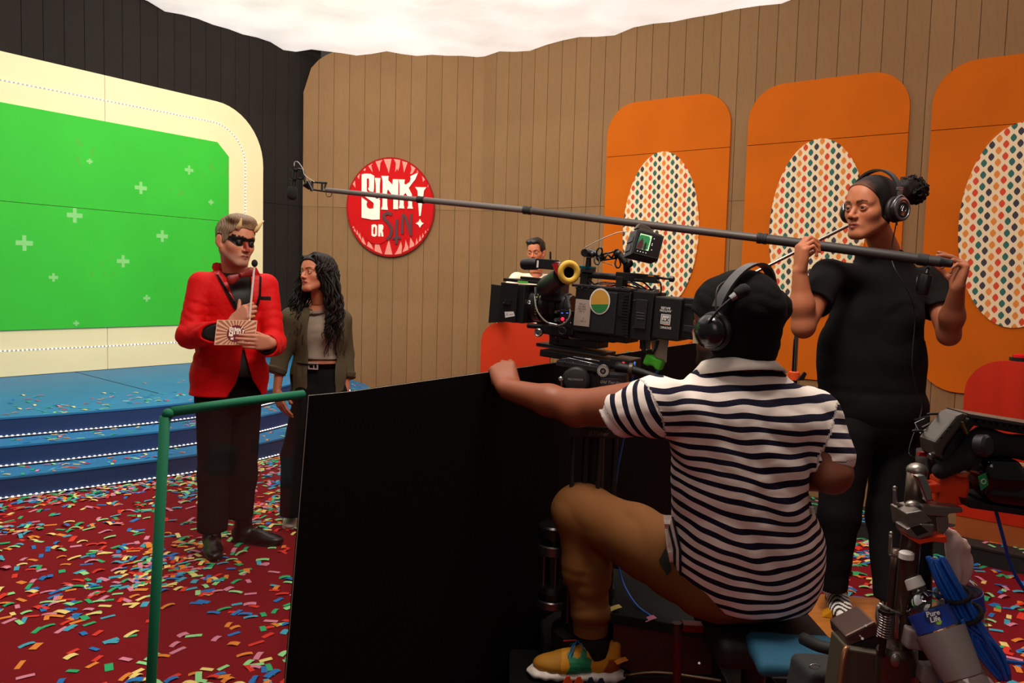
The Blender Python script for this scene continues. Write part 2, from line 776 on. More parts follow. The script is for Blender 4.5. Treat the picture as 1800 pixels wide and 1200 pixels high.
def plank_mat(name, c1, c2, c3, rough=0.85):
    k = NT(name)
    big = k.noise(1.1, 5)
    grain = k.noise(9, 5, stretch=(14, 14, 1.0))
    base = k.mix(k.math('MULTIPLY_ADD', big, 2.2, -0.6, clamp=True), srgb(c1), srgb(c2))
    base = k.mix(k.math('MULTIPLY', k.math('POWER', grain, 4.0), 1.2, clamp=True), base, srgb(c3))
    oi = k.n('ShaderNodeObjectInfo')
    hs = k.n('ShaderNodeHueSaturation')
    k.l(base, hs.inputs['Color'])
    k.l(k.math('MULTIPLY_ADD', oi.outputs['Random'], 0.10, 0.95), hs.inputs['Value'])
    k.l(hs.outputs[0], k.b.inputs['Base Color'])
    k.b.inputs['Roughness'].default_value = rough
    k.b.inputs['Specular IOR Level'].default_value = 0.12
    k.bump(grain, 0.45, 0.004)
    return k.m


TAN = plank_mat('tan_painted_siding', '#866848', '#937452', '#6b5238')
BLK = plank_mat('black_painted_siding', '#23201e', '#2c2825', '#191716')
GROOVE_T = mat('tan_groove', '#6c543a', 0.9)
GROOVE_B = mat('black_groove', '#0c0b0b', 0.9)


def siding(wall_name, O, D, N, s0, s1, ztop, m, gm, label, seam=2.44, pitch=0.203, topfn=None, off=0.0):
    """wall of grooved siding: a backing board and separate planks in two courses"""
    bk = MD().box(O + D * (s0 + s1) / 2 + N * (-0.05 - 0.012) + ZU * ztop / 2,
                  ((s1 - s0) / 2, 0.05, ztop / 2), np.stack([D, N, ZU], 1)) if topfn is None else \
        MD().prism([(s0, 0), (s1, 0)] + [(s, topfn(s)) for s in np.linspace(s1, s0, 24)], O, D, ZU, N, -0.11, -0.012)
    w = obj(wall_name, bk, gm, kind='structure', label=label)
    s = s0
    base = {}
    n = 0
    while s < s1 - 0.02:
        e = min(s + pitch - 0.006, s1)
        for z0, z1 in ((0.0, seam - 0.0015), (seam + 0.0015, ztop)):
            if topfn is not None and z1 > seam + 0.1:
                pts = [(s, z0), (e, z0), (e, min(z1, topfn(e))), ((s + e) / 2, min(z1, topfn((s + e) / 2))), (s, min(z1, topfn(s)))]
                md = MD().prism(pts, O, D, ZU, N, -0.012, 0.0)
                obj('plank', md, m, w)
            else:
                key = (round(e - s, 3), z0)
                c = O + D * (s + e) / 2 + N * -0.006 + ZU * (z0 + z1) / 2
                if key in base:
                    o = dup(base[key], loc=tuple(c), parent=w)
                else:
                    md = MD().box((0, 0, 0), ((e - s) / 2, 0.006, (z1 - z0) / 2), np.stack([D, N, ZU], 1))
                    o = obj('plank', md, m, None, bevel=0.0015)
                    o.parent = w
                    o.location = tuple(c)
                    base[key] = o
        s += pitch
        n += 1
    return w


siding('wall_left', WL_O, WL_D, WL_N, -3.4, 4.05, 4.6, BLK, GROOVE_B, 'black wall of vertical siding boards behind the green screen')
WB_X0 = W(532, 366, WB_Y)[0]


def wb_top(s):
    r = 0.55
    if s < r:
        return 3.93 + math.sqrt(max(0, r * r - (r - s) ** 2))
    return 4.5


WB_O = V(WB_X0, WB_Y, 0)
siding('wall_back', WB_O, V(1, 0, 0), V(0, -1, 0), 0.0, COR[0] - WB_X0, 4.5, TAN, GROOVE_T, 'tan wall of vertical siding behind the round sign', topfn=wb_top)
siding('wall_right', COR, WR_D, WR_N, 0.0, 8.2, 4.6, TAN, GROOVE_T, 'tan wall of vertical siding carrying the orange panels')

# ceiling: stretched white silk, backlit by the lamps above it, its hem sagging in scallops
k = NT('silk')
n1 = k.noise(0.55, 2)
n2 = k.noise(2.2, 4)
f = k.math('ADD', k.math('MULTIPLY', n1, 0.55), k.math('MULTIPLY', n2, 0.25))
k.b.inputs['Base Color'].default_value = (0.72, 0.68, 0.64, 1)
k.b.inputs['Roughness'].default_value = 0.9
k.b.inputs['Emission Color'].default_value = (*srgb('#fff6ee'), 1)
k.l(k.math('MULTIPLY', k.math('ADD', f, 0.30), SILK_STRENGTH), k.b.inputs['Emission Strength'])
k.bump(n2, 0.5, 0.05)


def silk():
    md = MD()
    fr = [WL_O + WL_D * s for s in np.linspace(-3.2, 3.62, 34)]
    fr += [V(x, WB_Y, 0) for x in np.linspace(WB_X0 + 0.1, COR[0] - 0.1, 12)]
    fr += [COR + WR_D * s for s in np.linspace(0.0, 8.0, 34)]
    n = len(fr)
    near = [V(-6.6 + 12.4 * i / (n - 1), 1.6, 0) for i in range(n)]
    m = 22
    vs = []
    for j in range(m):
        t = j / (m - 1)
        for i in range(n):
            p = fr[i] * (1 - t) + near[i] * t
            z = 4.47 + 0.02 * math.sin(i * 1.5) * (1 - t) - 0.03 * abs(math.sin(i * 0.55)) * (1 - t) ** 8
            z += -0.05 * math.sin(PI * t) * abs(math.sin(i * 0.35)) + 0.012 * math.sin(i * 2.3 + j * 1.1)
            vs.append((p[0], p[1], z))
    fs = [(j * n + i, j * n + i + 1, (j + 1) * n + i + 1, (j + 1) * n + i) for j in range(m - 1) for i in range(n - 1)]
    md.add(vs, fs)
    return md


obj('ceiling', silk(), k.m, smooth=True, kind='structure', label='glowing white fabric stretched overhead as a ceiling')

# ------------------------------------------------------------------ green screen in its cream surround on the left wall
CREAM = mat('cream_paint', '#e9e3b6', 0.8, spec=.2, bump=(40, .08, .002), vary=(1.5, .03))
k = NT('green_screen_paint')
a = k.noise(1.4, 5)
b = k.noise(14, 4, stretch=(1, 1, .6))
m1 = k.math('MULTIPLY', k.math('GREATER_THAN', a, 0.62), k.math('GREATER_THAN', b, 0.60))
base = k.mix(k.math('MULTIPLY_ADD', a, 1.2, -0.1, clamp=True), srgb('#27b22a'), srgb('#30c433'))
k.l(k.mix(k.math('MULTIPLY', m1, 0.35), base, srgb('#5f9a35')), k.b.inputs['Base Color'])
k.b.inputs['Roughness'].default_value = 0.75
k.bump(k.noise(30, 3), .1, .002)
GREEN = k.m


def wl_prism(poly, t0, t1):
    return MD().prism(poly, WL_O, WL_D, ZU, WL_N, t0, t1)


scr = thing('green_screen', 'large green screen board in a pale cream rounded surround on the black wall', 'screen', WL_O + ZU * 0.45)
arc = lambda cx, cz, r, a0, a1, n=12: [(cx + r * math.cos(R(a0 + (a1 - a0) * i / n)), cz + r * math.sin(R(a0 + (a1 - a0) * i / n))) for i in range(n + 1)]
SJ = 1.05
obj('surround_panel', wl_prism([(-3.2, 0.455), (SJ - .003, 0.455), (SJ - .003, 3.56), (-3.2, 3.56)], 0.001, 0.03), CREAM, scr)
obj('surround_panel', wl_prism([(SJ + .003, 0.455), (3.08, 0.455)] + arc(3.08 - .68, 3.56 - .68, .68, 0, 90) + [(SJ + .003, 3.56)], 0.001, 0.03), CREAM, scr)
gp = obj('screen_board', wl_prism([(-3.2, 0.91), (2.56, 0.91), (2.56, 2.147), (-3.2, 2.147)], 0.031, 0.05), GREEN, scr, label='lower green board')
obj('screen_board', wl_prism([(-3.2, 2.153), (2.56, 2.153), (2.56, 2.93), (2.40, 3.08), (-3.2, 3.08)], 0.031, 0.05), GREEN, scr, label='upper green board')
TAPE = mat('pale_green_tape', '#7fd07a', 0.6)
for s_, z_, r_ in [(2.02, 2.70, .055), (1.43, 2.43, .07), (2.31, 2.36, .035), (0.71, 2.07, .08), (0.22, 1.76, .08), (1.68, 1.92, .07), (1.22, 1.62, .07), (0.49, 1.43, .045), (1.49, 1.22, .04), (0.87, 2.64, .03), (0.71, 0.96, .03), (-0.7, 1.9, .08), (-1.2, 2.5, .07)]:
    th = .22 * r_ + .006
    cr = MD().box(WL_O + WL_D * s_ + ZU * z_ + WL_N * 0.0515, (r_, .0012, th), np.stack([WL_D, WL_N, ZU], 1))
    cr.box(WL_O + WL_D * s_ + ZU * z_ + WL_N * 0.0519, (th * .8, .0012, r_ * .95), np.stack([WL_D, WL_N, ZU], 1))
    obj('tape_cross', cr, TAPE, scr)

LED = mat('led', '#ffffff', 0.3, emit=('#fff6ee', 5.0))
LEDTAPE = mat('led_tape', '#a8a49a', 0.6)


def led_strip(name_label, path, up, out, spacing, group=None, size=(.006, .0045), hw=.006):
    """path of points; a flat tape with rows of diodes on it"""
    P = np.array(path)
    t = thing('led_strip', name_label, 'light strip', tuple(P[0]), group)
    tape = MD()
    leds = MD()
    seg = np.linalg.norm(np.diff(P, axis=0), axis=1)
    L = np.concatenate([[0], np.cumsum(seg)])
    for i in range(len(P) - 1):
        d = unit(P[i + 1] - P[i])
        u = unit(np.cross(d, out(i) if callable(out) else out))
        o = unit(np.cross(u, d))
        o = o if o @ (out(i) if callable(out) else out) > 0 else -o
        tape.box((P[i] + P[i + 1]) / 2 + o * .0015, (seg[i] / 2 + .001, .0015, hw), np.stack([d, o, u], 1))
    q = 0
    while q < L[-1]:
        i = min(np.searchsorted(L, q, 'right') - 1, len(P) - 2)
        d = unit(P[i + 1] - P[i])
        oo = out(i) if callable(out) else out
        u = unit(np.cross(d, oo))
        o = unit(np.cross(u, d))
        o = o if o @ oo > 0 else -o
        leds.box(P[i] + d * (q - L[i]) + o * .005, (size[0], .002, size[1]), np.stack([d, o, u], 1))
        q += spacing
    obj('tape', tape, LEDTAPE, t)
    obj('diode', leds, LED, t, kind='stuff')
    return t


pp = [(-3.1, 3.29), (0, 3.29), (2.34, 3.31)] + arc(2.34, 2.84, .47, 90, 0)[1:] + [(2.81, 2.2), (2.81, 1.4), (2.81, 0.9)] + arc(2.62, 0.9, .19, 0, -90, 5)[1:] + [(1.0, .705), (-3.1, .72)]
led_strip('string of small white lights running round the cream surround', [WL_O + WL_D * a + ZU * b + WL_N * .031 for a, b in pp], ZU, WL_N, .040)

# ------------------------------------------------------------------ curved blue stage of three steps
front = spline([V(-5.9, 3.1, 0), V(-4.6, 4.05, 0), V(-3.3, 5.09, 0), V(-2.86, 5.45, 0), V(-2.36, 5.93, 0), V(-1.96, 6.52, 0), V(-1.68, 7.3, 0), V(-1.54, 8.3, 0), V(-1.6, 9.3, 0), V(-1.85, 10.1, 0), V(-2.2, 10.68, 0)], 8)


def offset(P, d):
    T = np.gradient(P, axis=0)
    T /= np.linalg.norm(T, axis=1)[:, None]
    return P + np.stack([-T[:, 1], T[:, 0], T[:, 2] * 0], 1) * d


STREAD = mat('blue_stage_paint', '#1b6fa3', 0.55, bump=(60, .1, .002), vary=(2.2, .10))
SRISER = mat('navy_riser', '#10305f', 0.8, bump=(80, .1, .002))  # risers are a darker navy than the treads
stage = thing('stage', 'curved blue stage of three low steps under the green screen', 'stage', (-3.6, 7.2, 0))


def stage_poly(P, z, th=.014):
    pts = [p for p in P if p[1] < 10.68]
    back = [WL_O + WL_D * s + WL_N * 0.003 for s in (3.60, 0.0, -3.3)]
    outl = [(p[0], p[1]) for p in pts] + [(p[0], p[1]) for p in back]
    return MD().prism(outl, (0, 0, z - th), (1, 0, 0), (0, 1, 0), ZU, 0, th)


def riser_wall(P, z0, z1, t=.012):
    md = MD()
    Q = offset(P, t)
    n = len(P)
    vs = [(*p[:2], z0) for p in P] + [(*p[:2], z1) for p in P] + [(*p[:2], z0) for p in Q] + [(*p[:2], z1) for p in Q]
    fs = []
    for i in range(n - 1):
        fs += [(i, i + 1, n + i + 1, n + i), (2 * n + i, 3 * n + i, 3 * n + i + 1, 2 * n + i + 1), (i, 2 * n + i, 2 * n + i + 1, i + 1), (n + i, n + i + 1, 3 * n + i + 1, 3 * n + i)]
    fs += [(0, n, 3 * n, 2 * n), (n - 1, 3 * n - 1, 4 * n - 1, 2 * n - 1)]
    return md.add(vs, fs)


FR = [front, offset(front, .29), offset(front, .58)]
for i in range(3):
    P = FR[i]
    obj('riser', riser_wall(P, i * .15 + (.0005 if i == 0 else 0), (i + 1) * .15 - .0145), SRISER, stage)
    if i < 2:
        # tread ring between this front and the next riser
        Q = offset(front, .29 * (i + 1) + .06)
        md = MD()
        n = len(P)
        for z in (0.15 * (i + 1) - .014, 0.15 * (i + 1)):
            pass
        P_ = offset(P, -.004)
        z1, z0 = 0.15 * (i + 1), 0.15 * (i + 1) - .014
        vs = [(*p[:2], z0) for p in P_] + [(*p[:2], z1) for p in P_] + [(*p[:2], z0) for p in Q] + [(*p[:2], z1) for p in Q]
        fs = []
        for j in range(n - 1):
            fs += [(j, j + 1, n + j + 1, n + j), (2 * n + j, 3 * n + j, 3 * n + j + 1, 2 * n + j + 1), (j, 2 * n + j, 2 * n + j + 1, j + 1), (n + j, n + j + 1, 3 * n + j + 1, 3 * n + j)]
        md.add(vs, fs)
        obj('tread', md, STREAD, stage, smooth=False)
    else:
        P_ = offset(P, -.004)
        # deck in two boards with the joint seen running towards the photographer
        j0, j1 = WZ(130, 653, .45), WZ(278, 691, .45)
        obj('deck', stage_poly(P_, .45), STREAD, stage)
        dj = unit(j1 - j0)
        obj('deck_joint', MD().box((j0 + j1) / 2 + V(0, 0, .0006), (np.linalg.norm(j1 - j0) / 2, .006, .0008), np.stack([dj, np.cross(ZU, dj), ZU], 1)), mat('joint_dark', '#0b1720', .9), stage)
for i, nm in enumerate(('along the foot of the lowest stage step', 'along the back of the first stage tread', 'along the back of the second stage tread')):
    P = offset(FR[i], -.004)[10:] + V(0, 0, .15 * i + .012)
    T = np.gradient(P, axis=0)
    led_strip('row of white lights ' + nm, P, ZU, (lambda T: (lambda i: V(T[i][1], -T[i][0], 0.5)))(T), .034, 'light strips on the stage steps')

# ------------------------------------------------------------------ round sign
SO = V(0, WB_Y - 0.001, 0)


def bp(x, y, s=6.488, ox=605, oy=270):
    """picture point -> (x, z) on the back wall plane"""
    p = on_plane(ox + x / s, oy + y / s, SO, V(0, -1, 0))
    return (p[0], p[2])


def bprism(poly, t0, t1, raw=False):
    return MD().prism([bp(*q) for q in poly], SO, V(1, 0, 0), ZU, V(0, -1, 0), t0, t1)


c0, c1, c2, c3 = bp(36, 608), bp(1036, 580), bp(545, 48), bp(545, 1178)
scx, scz = (c0[0] + c1[0]) / 2, (c2[1] + c3[1]) / 2
srx, srz = (c1[0] - c0[0]) / 2, (c2[1] - c3[1]) / 2
SRED = mat('sign_red', '#c20c12', 0.75, spec=.15)
SRIM = mat('sign_rim_red', '#9c0a10', 0.7, spec=.15)
SPINK = mat('sign_pink', '#e08a7c', 0.55)
SWHITE = mat('sign_white', '#f6ecdf', 0.5)
SDARK = mat('sign_dark_red', '#4a0f18', 0.6)
sign = thing('round_sign', 'round red sign with white SINK! OR SIN lettering on the tan wall', 'sign', (scx, WB_Y - .03, scz))
el = lambda kx, kz: [(scx + kx * math.cos(a), scz + kz * math.sin(a)) for a in np.linspace(0, 2 * PI, 64, endpoint=False)]
obj('disc', MD().prism(el(srx, srz), SO, (1, 0, 0), ZU, (0, -1, 0), .02, .06), SRIM, sign)
obj('face', MD().prism(el(srx * .965, srz * .972), SO, (1, 0, 0), ZU, (0, -1, 0), .06, .063), SRED, sign)
fl_ = [[(285, 148), (338, 116), (318, 140), (335, 222)], [(368, 98), (448, 78), (422, 115), (413, 215)], [(460, 72), (548, 68), (545, 85), (518, 232), (505, 190)],
       [(575, 70), (648, 80), (640, 150), (622, 205), (612, 175), (590, 218), (598, 120)], [(668, 92), (730, 110), (712, 160), (690, 225), (683, 170)], [(765, 138), (820, 172), (788, 232), (758, 240), (775, 190)],
       [(228, 196), (250, 172), (258, 190), (245, 206)], [(160, 270), (190, 234), (180, 300)], [(108, 352), (134, 312), (140, 395)], [(895, 262), (928, 300), (905, 330)], [(840, 195), (852, 215), (838, 220)], [(955, 390), (968, 355), (966, 385)],
       [(105, 850), (115, 828), (130, 852)], [(120, 880), (130, 855), (150, 905)], [(148, 915), (160, 872), (178, 940)], [(175, 950), (188, 900), (212, 1000)], [(205, 1000), (222, 950), (260, 1045), (235, 1035)],
       [(270, 1055), (285, 1000), (320, 1040), (348, 1100)], [(355, 1110), (362, 1030), (410, 1040), (445, 1145)], [(468, 1150), (518, 975), (558, 1152)], [(583, 1152), (615, 1100), (655, 1005), (668, 1060), (660, 1140)],
       [(672, 1125), (700, 1060), (708, 985), (740, 1070), (738, 1098)], [(750, 1080), (762, 960), (805, 1030), (808, 1052)], [(818, 1045), (832, 965), (850, 1020)], [(855, 1010), (870, 930), (888, 985)], [(890, 970), (902, 905), (915, 945)], [(925, 920), (930, 875), (945, 895)], [(952, 880), (965, 855), (965, 875)]]
for q in fl_:
    obj('flame', bprism(q, .0630, .0655), SPINK, sign)
LET = {
    'letter': [
        # S (two halves and the slanting bar)
        [(212, 248), (250, 236), (315, 240), (355, 262), (352, 400), (346, 445), (300, 435), (284, 405), (296, 392), (296, 300), (284, 286), (270, 300), (270, 430), (300, 465), (385, 498), (420, 535), (416, 755), (330, 758), (212, 735), (212, 505), (276, 552), (266, 585), (275, 620), (305, 636), (345, 630), (350, 580), (345, 565), (212, 470)],
        # I
        [(362, 285), (425, 288), (418, 360), (416, 520), (372, 520), (372, 360)],
        # N
        [(436, 262), (518, 264), (512, 310), (560, 362), (565, 300), (628, 302), (624, 640), (570, 638), (572, 500), (510, 415), (500, 440), (502, 600), (510, 648), (432, 642), (448, 600), (450, 320)],
        # K
        [(632, 302), (702, 304), (694, 350), (712, 362), (758, 330), (768, 290), (762, 268), (850, 226), (820, 300), (765, 372), (745, 400), (780, 470), (784, 600), (794, 634), (728, 632), (740, 600), (738, 500), (708, 455), (688, 480), (688, 590), (696, 632), (632, 628), (642, 590), (642, 360)],
    ],
}
names = ['letter_s', 'letter_i', 'letter_n', 'letter_k']
for nm, q in zip(names, LET['letter']):
    obj(nm, bprism(q, .063, .085), SWHITE, sign)
obj('exclamation_mark', bprism([(818, 390), (944, 392), (918, 430), (900, 560), (880, 715), (862, 716), (852, 560), (845, 430)], .063, .085), SWHITE, sign)
obj('exclamation_mark', bprism([(872, 748), (888, 785), (916, 800), (890, 818), (872, 850), (852, 815), (822, 800), (855, 782)], .063, .085), SWHITE, sign)
cc = bp(385, 900)
rr = bp(525, 900)[0] - cc[0]
obj('small_disc', MD().prism([(cc[0] + rr * math.cos(a), cc[1] + rr * .95 * math.sin(a)) for a in np.linspace(0, 2 * PI, 40, endpoint=False)], SO, (1, 0, 0), ZU, (0, -1, 0), .063, .08), SRED, sign)
obj('letter_o', bprism([(325, 820), (345, 810), (370, 812), (388, 830), (386, 935), (368, 950), (345, 950), (325, 935), (325, 880), (343, 880), (345, 918), (355, 928), (366, 918), (368, 850), (360, 838), (348, 845), (343, 878), (325, 878)], .08, .09), SWHITE, sign)
obj('letter_r', bprism([(402, 812), (445, 812), (460, 830), (456, 870), (446, 880), (455, 900), (460, 948), (438, 948), (432, 905), (424, 900), (424, 948), (400, 946)], .08, .09), SWHITE, sign)


def stroke(pts, w, t0, t1):
    P = spline([V(*bp(*q), 0) for q in pts], 6)
    T = np.gradient(P, axis=0)
    T /= np.linalg.norm(T, axis=1)[:, None]
    N = np.stack([-T[:, 1], T[:, 0]], 1)
    ww = w / 6.488 / FPX * WB_Y / 2
    md = MD()
    for i in range(len(P) - 1):
        a, b = P[i][:2], P[i + 1][:2]
        md.prism([tuple(a + N[i] * ww), tuple(a - N[i] * ww), tuple(b - N[i + 1] * ww), tuple(b + N[i + 1] * ww)], SO, (1, 0, 0), ZU, (0, -1, 0), t0, t1)
    return md


obj('letter_s', stroke([(552, 705), (520, 685), (470, 700), (470, 745), (520, 800), (550, 860), (540, 930), (500, 985)], 34, .08, .088), SDARK, sign, label='dark red curved letter S')
md = stroke([(612, 752), (606, 900), (606, 1035)], 32, .08, .088)
s2 = stroke([(560, 972), (606, 962), (655, 964)], 26, .0805, .0885)
md.add(np.vstack(s2.v), s2.f)
obj('letter_i', md, SDARK, sign, label='dark red letter I shaped as an upturned cross')
md = stroke([(672, 920), (678, 700)], 28, .08, .088)
for s2 in (stroke([(680, 690), (720, 760), (770, 930)], 28, .0805, .0885), stroke([(768, 940), (772, 690)], 24, .081, .089)):
    md.add(np.vstack(s2.v), s2.f)
obj('letter_n', md, SDARK, sign, label='dark red letter N')

# ------------------------------------------------------------------ orange panels with patterned ovals on the right wall
ORANGE = mat('orange_paint', '#c4620c', 0.8, spec=.15, bump=(30, .1, .002), vary=(1.6, .10))


def ogee_mat():
    k = NT('ogee_print')
    tc = k.n('ShaderNodeTexCoord')
    sx = k.n('ShaderNodeSeparateXYZ')
    k.l(tc.outputs['Object'], sx.inputs[0])
    u = k.math('ADD', k.math('MULTIPLY', sx.outputs[0], float(WR_D[0])), k.math('MULTIPLY', sx.outputs[1], float(WR_D[1])))
    P_, Q_ = 0.0535, 0.104
    ci = k.math('ROUND', k.math('DIVIDE', u, P_))
    du = k.math('SUBTRACT', u, k.math('MULTIPLY', ci, P_))
    odd = k.math('ABSOLUTE', k.math('MODULO', ci, 2.0))
    v = k.math('ADD', sx.outputs[2], k.math('MULTIPLY', odd, Q_ / 2))
    dv = k.math('SUBTRACT', v, k.math('MULTIPLY', k.math('ROUND', k.math('DIVIDE', v, Q_)), Q_))
    adv = k.math('MINIMUM', k.math('DIVIDE', k.math('ABSOLUTE', dv), 0.036), 1.0)
    wd = k.math('MULTIPLY', k.math('POWER', k.math('COSINE', k.math('MULTIPLY', adv, PI / 2)), 0.95), 0.0235)
    inside = k.math('LESS_THAN', k.math('ABSOLUTE', du), wd)
    m4 = k.math('MODULO', k.math('ADD', ci, 400.0), 4.0)
    cr = k.n('ShaderNodeValToRGB')
    cr.color_ramp.interpolation = 'CONSTANT'
    e = cr.color_ramp.elements
    e[0].position, e[0].color = 0, (*srgb('#e08a3c'), 1)
    e[1].position, e[1].color = .2, (*srgb('#d4482a'), 1)
    x = e.new(.45)
    x.color = (*srgb('#2d6a62'), 1)
    x = e.new(.7)
    x.color = (*srgb('#3c3a46'), 1)
    k.l(k.math('DIVIDE', m4, 4.0), cr.inputs[0])
    k.l(k.mix(inside, srgb('#ecdcb8'), cr.outputs[0]), k.b.inputs['Base Color'])
    k.b.inputs['Roughness'].default_value = .85
    k.bump(k.noise(18, 3), .25, .004)
    return k.m


OGEE = ogee_mat()
OVEDGE = mat('oval_edge', '#a2906c', .8)
wr = lambda poly, t0, t1: MD().prism(poly, COR, WR_D, ZU, WR_N, t0, t1)
for idx, (a, b, lab) in enumerate([(1.90, 3.41, 'orange rounded wall panel with patterned oval nearest the room corner'), (3.60, 5.15, 'orange rounded wall panel with patterned oval directly behind the boom operator'),
                                   (5.34, 6.88, 'orange rounded wall panel with patterned oval at the far right')]):
    p = thing('wall_panel', lab, 'wall panel', tuple(COR + WR_D * (a + b) / 2 + ZU * .6), 'orange panels on the right wall')
    r = .36
    lo = arc(b - r, .6 + r, r, 0, -90, 8)
    lo = [(a, 3.007)] + arc(a + r, .6 + r, r, 180, 270, 9) + arc(b - r, .6 + r, r, 270, 360, 9) + [(b, 3.007)]
    up = [(a, 3.013), (b, 3.013)] + arc(b - r, 3.61 - r, r, 0, 90, 9) + arc(a + r, 3.61 - r, r, 90, 180, 9)
    obj('lower_board', wr(lo, .002, .028), ORANGE, p)
    obj('upper_board', wr(up, .002, .028), ORANGE, p)
    cs = (a + b) / 2 - .02
    ov = [(cs + .47 * math.cos(t), 2.12 + .90 * math.sin(t)) for t in np.linspace(0, 2 * PI, 48, endpoint=False)]
    o = obj('patterned_oval', wr(ov, .029, .045), OGEE, p, label='oval board printed with rows of red, orange, teal and charcoal drops')
for s_ in (0.6, 3.0, 5.6):
    pass

# ------------------------------------------------------------------ dark step and podiums along the right side
PD = V(.757, -.653, 0)                                     # runs towards the photographer's right
PN = V(-.653, -.757, 0)                                    # faces the room
PO = V(2.166, 4.765, 0)
BLACKSTEP = mat('black_step_paint', '#1d1a1a', .7, bump=(60, .1, .002))
fr3 = np.stack([PD, PN, ZU], 1)
st = thing('low_step', 'long low black step at the foot of the podiums, dusted with confetti', 'step', tuple(PO + V(0, 0, 0)))
obj('step_top', MD().box(PO + PD * -.6 - PN * .19 + ZU * .094, (3.4, .195, .006), fr3), BLACKSTEP, st)
obj('step_riser', MD().box(PO + PD * -.6 - PN * .005 + ZU * .044, (3.4, .005, .0435), fr3), BLACKSTEP, st)
# knee-high siding wall behind the step
kw = thing('knee_wall', 'low tan plank partition standing on the black step between the podiums', 'partition', tuple(PO - PN * .36 + PD * .0))
for t in np.arange(-3.9, 2.6, .203):
    if 'pk' not in globals():
        pk = obj('plank', MD().box((0, 0, 0), (.097, .01, .16), fr3), TAN)
        pk.parent = kw
        pk.location = tuple(PO + PD * t - PN * .40 + ZU * .261 - np.array(kw.location))
        bpk = pk
    else:
        dup(bpk, loc=tuple(PO + PD * t - PN * .40 + ZU * .261 - np.array(kw.location)), parent=kw)

RPOD = mat('podium_orange_red', '#b02c08', .7, spec=.2, bump=(30, .06, .002), vary=(2.5, .10))
RPOD2 = mat('podium_red_lit', '#bb2408', .6, spec=.25, bump=(30, .06, .002), vary=(2.5, .16), stretch=(4, 4, .5))  # orange-red podium paint with the red light put into its colour
BAND = mat('podium_band', '#a8521c', .6)
BLKP = mat('black_satin', '#0d0d0e', .4)


def podium(c, yaw_d, yaw_n, m, lab, wd=.8, top=1.14, base=.1):
    t = thing('podium', lab, 'podium', (c[0], c[1], base), 'contestant podiums')
    r = .2
    D, N = yaw_d, yaw_n
    out = [(-wd / 2, .12)] + [(wd / 2, .12)] + [(wd / 2 - r + r * math.cos(R(a)), top - base - r + r * math.sin(R(a))) for a in range(0, 91, 9)] + [(-wd / 2 + r + r * math.cos(R(a)), top - base - r + r * math.sin(R(a))) for a in range(90, 181, 9)]
    O = V(c[0], c[1], base)
    obj('front_panel', MD().prism(out, O, D, ZU, N, -.03, 0), m, t)
    inn = [(x * (wd - .03) / wd, z if z < .2 else z - .012) for x, z in out]
    obj('cabinet', MD().prism(inn, O, D, ZU, N, -.12, -.031), m, t)
    obj('base_band', MD().prism([(-wd / 2, .001), (wd / 2, .001), (wd / 2, .118), (-wd / 2, .118)], O, D, ZU, N, -.12, -.004), BAND, t, label='duller orange-brown band at the foot')
    return t


def podc(x, y_, z=1.14):
    p = WZ(x, y_, z)
    return p


p1 = podium(V(-.02 + .05, 7.35, 0), unit(V(1, -.25, 0)), unit(V(-.25, -1, 0)), RPOD, 'orange-red podium with a young man standing behind it', wd=.66)
p2p = PO + PD * (-1.0) - PN * .02
podium(p2p - PN * .05 - PD * .08, PD, PN, RPOD2, 'orange-red podium mostly hidden behind the seated man and camera', wd=.55)
c3_ = WZ(1680, 905, .22)
podium(c3_ + PD * .4, PD, PN, RPOD2, 'red-lit podium at the right edge behind the monitor', wd=.8)
bz = thing('buzzer', 'small black and red button unit on top of the right podium', 'button', tuple((c3_ + PD * .25 - PN * .06) * V(1, 1, 0) + ZU * 1.1405))
bl = np.array(bz.location)
obj('base', MD().cyl(bl, bl + V(0, 0, .02), .05, n=20), BLKP, bz)
obj('button', MD().lathe(bl + V(0, 0, .0205), ZU, [(0, .035), (.012, .033), (.018, .02)]), SRED, bz)
# ================================================================== PEOPLE: shared builders
def _poly_sdf(X, Y, poly):
    P = np.array(poly, float)
    n = len(P)
    d = np.full(X.shape, 1e9)
    s = np.ones(X.shape)
    j = n - 1
    for i in range(n):
        ex, ey = P[j] - P[i]
        wx, wy = X - P[i][0], Y - P[i][1]
        t = np.clip((wx * ex + wy * ey) / (ex * ex + ey * ey + 1e-12), 0, 1)
        bx, by = wx - ex * t, wy - ey * t
        d = np.minimum(d, bx * bx + by * by)
        c1 = Y >= P[i][1]
        c2 = Y < P[j][1]
        c3 = ex * wy > ey * wx
        flip = (c1 & c2 & c3) | (~c1 & ~c2 & ~c3)
        s = np.where(flip, -s, s)
        j = i
    return s * np.sqrt(d)


def vol_poly(v, poly, o, ex, ey, ez, t0, t1, k=0.0, mode='-', round_=0.0):
    o, ex, ey, ez = (np.asarray(q, float) for q in (o, ex, ey, ez))
    pts = [o + ex * p[0] + ey * p[1] + ez * t for p in poly for t in (t0, t1)]
    lo, hi = np.min(pts, 0), np.max(pts, 0)

    def fn(P):
        q = P - o
        d2 = _poly_sdf(q @ ex, q @ ey, poly)
        w = np.abs(q @ ez - (t0 + t1) / 2) - (t1 - t0) / 2
        return np.maximum(d2, w) - round_
    return v._put(fn, lo, hi, k, mode)


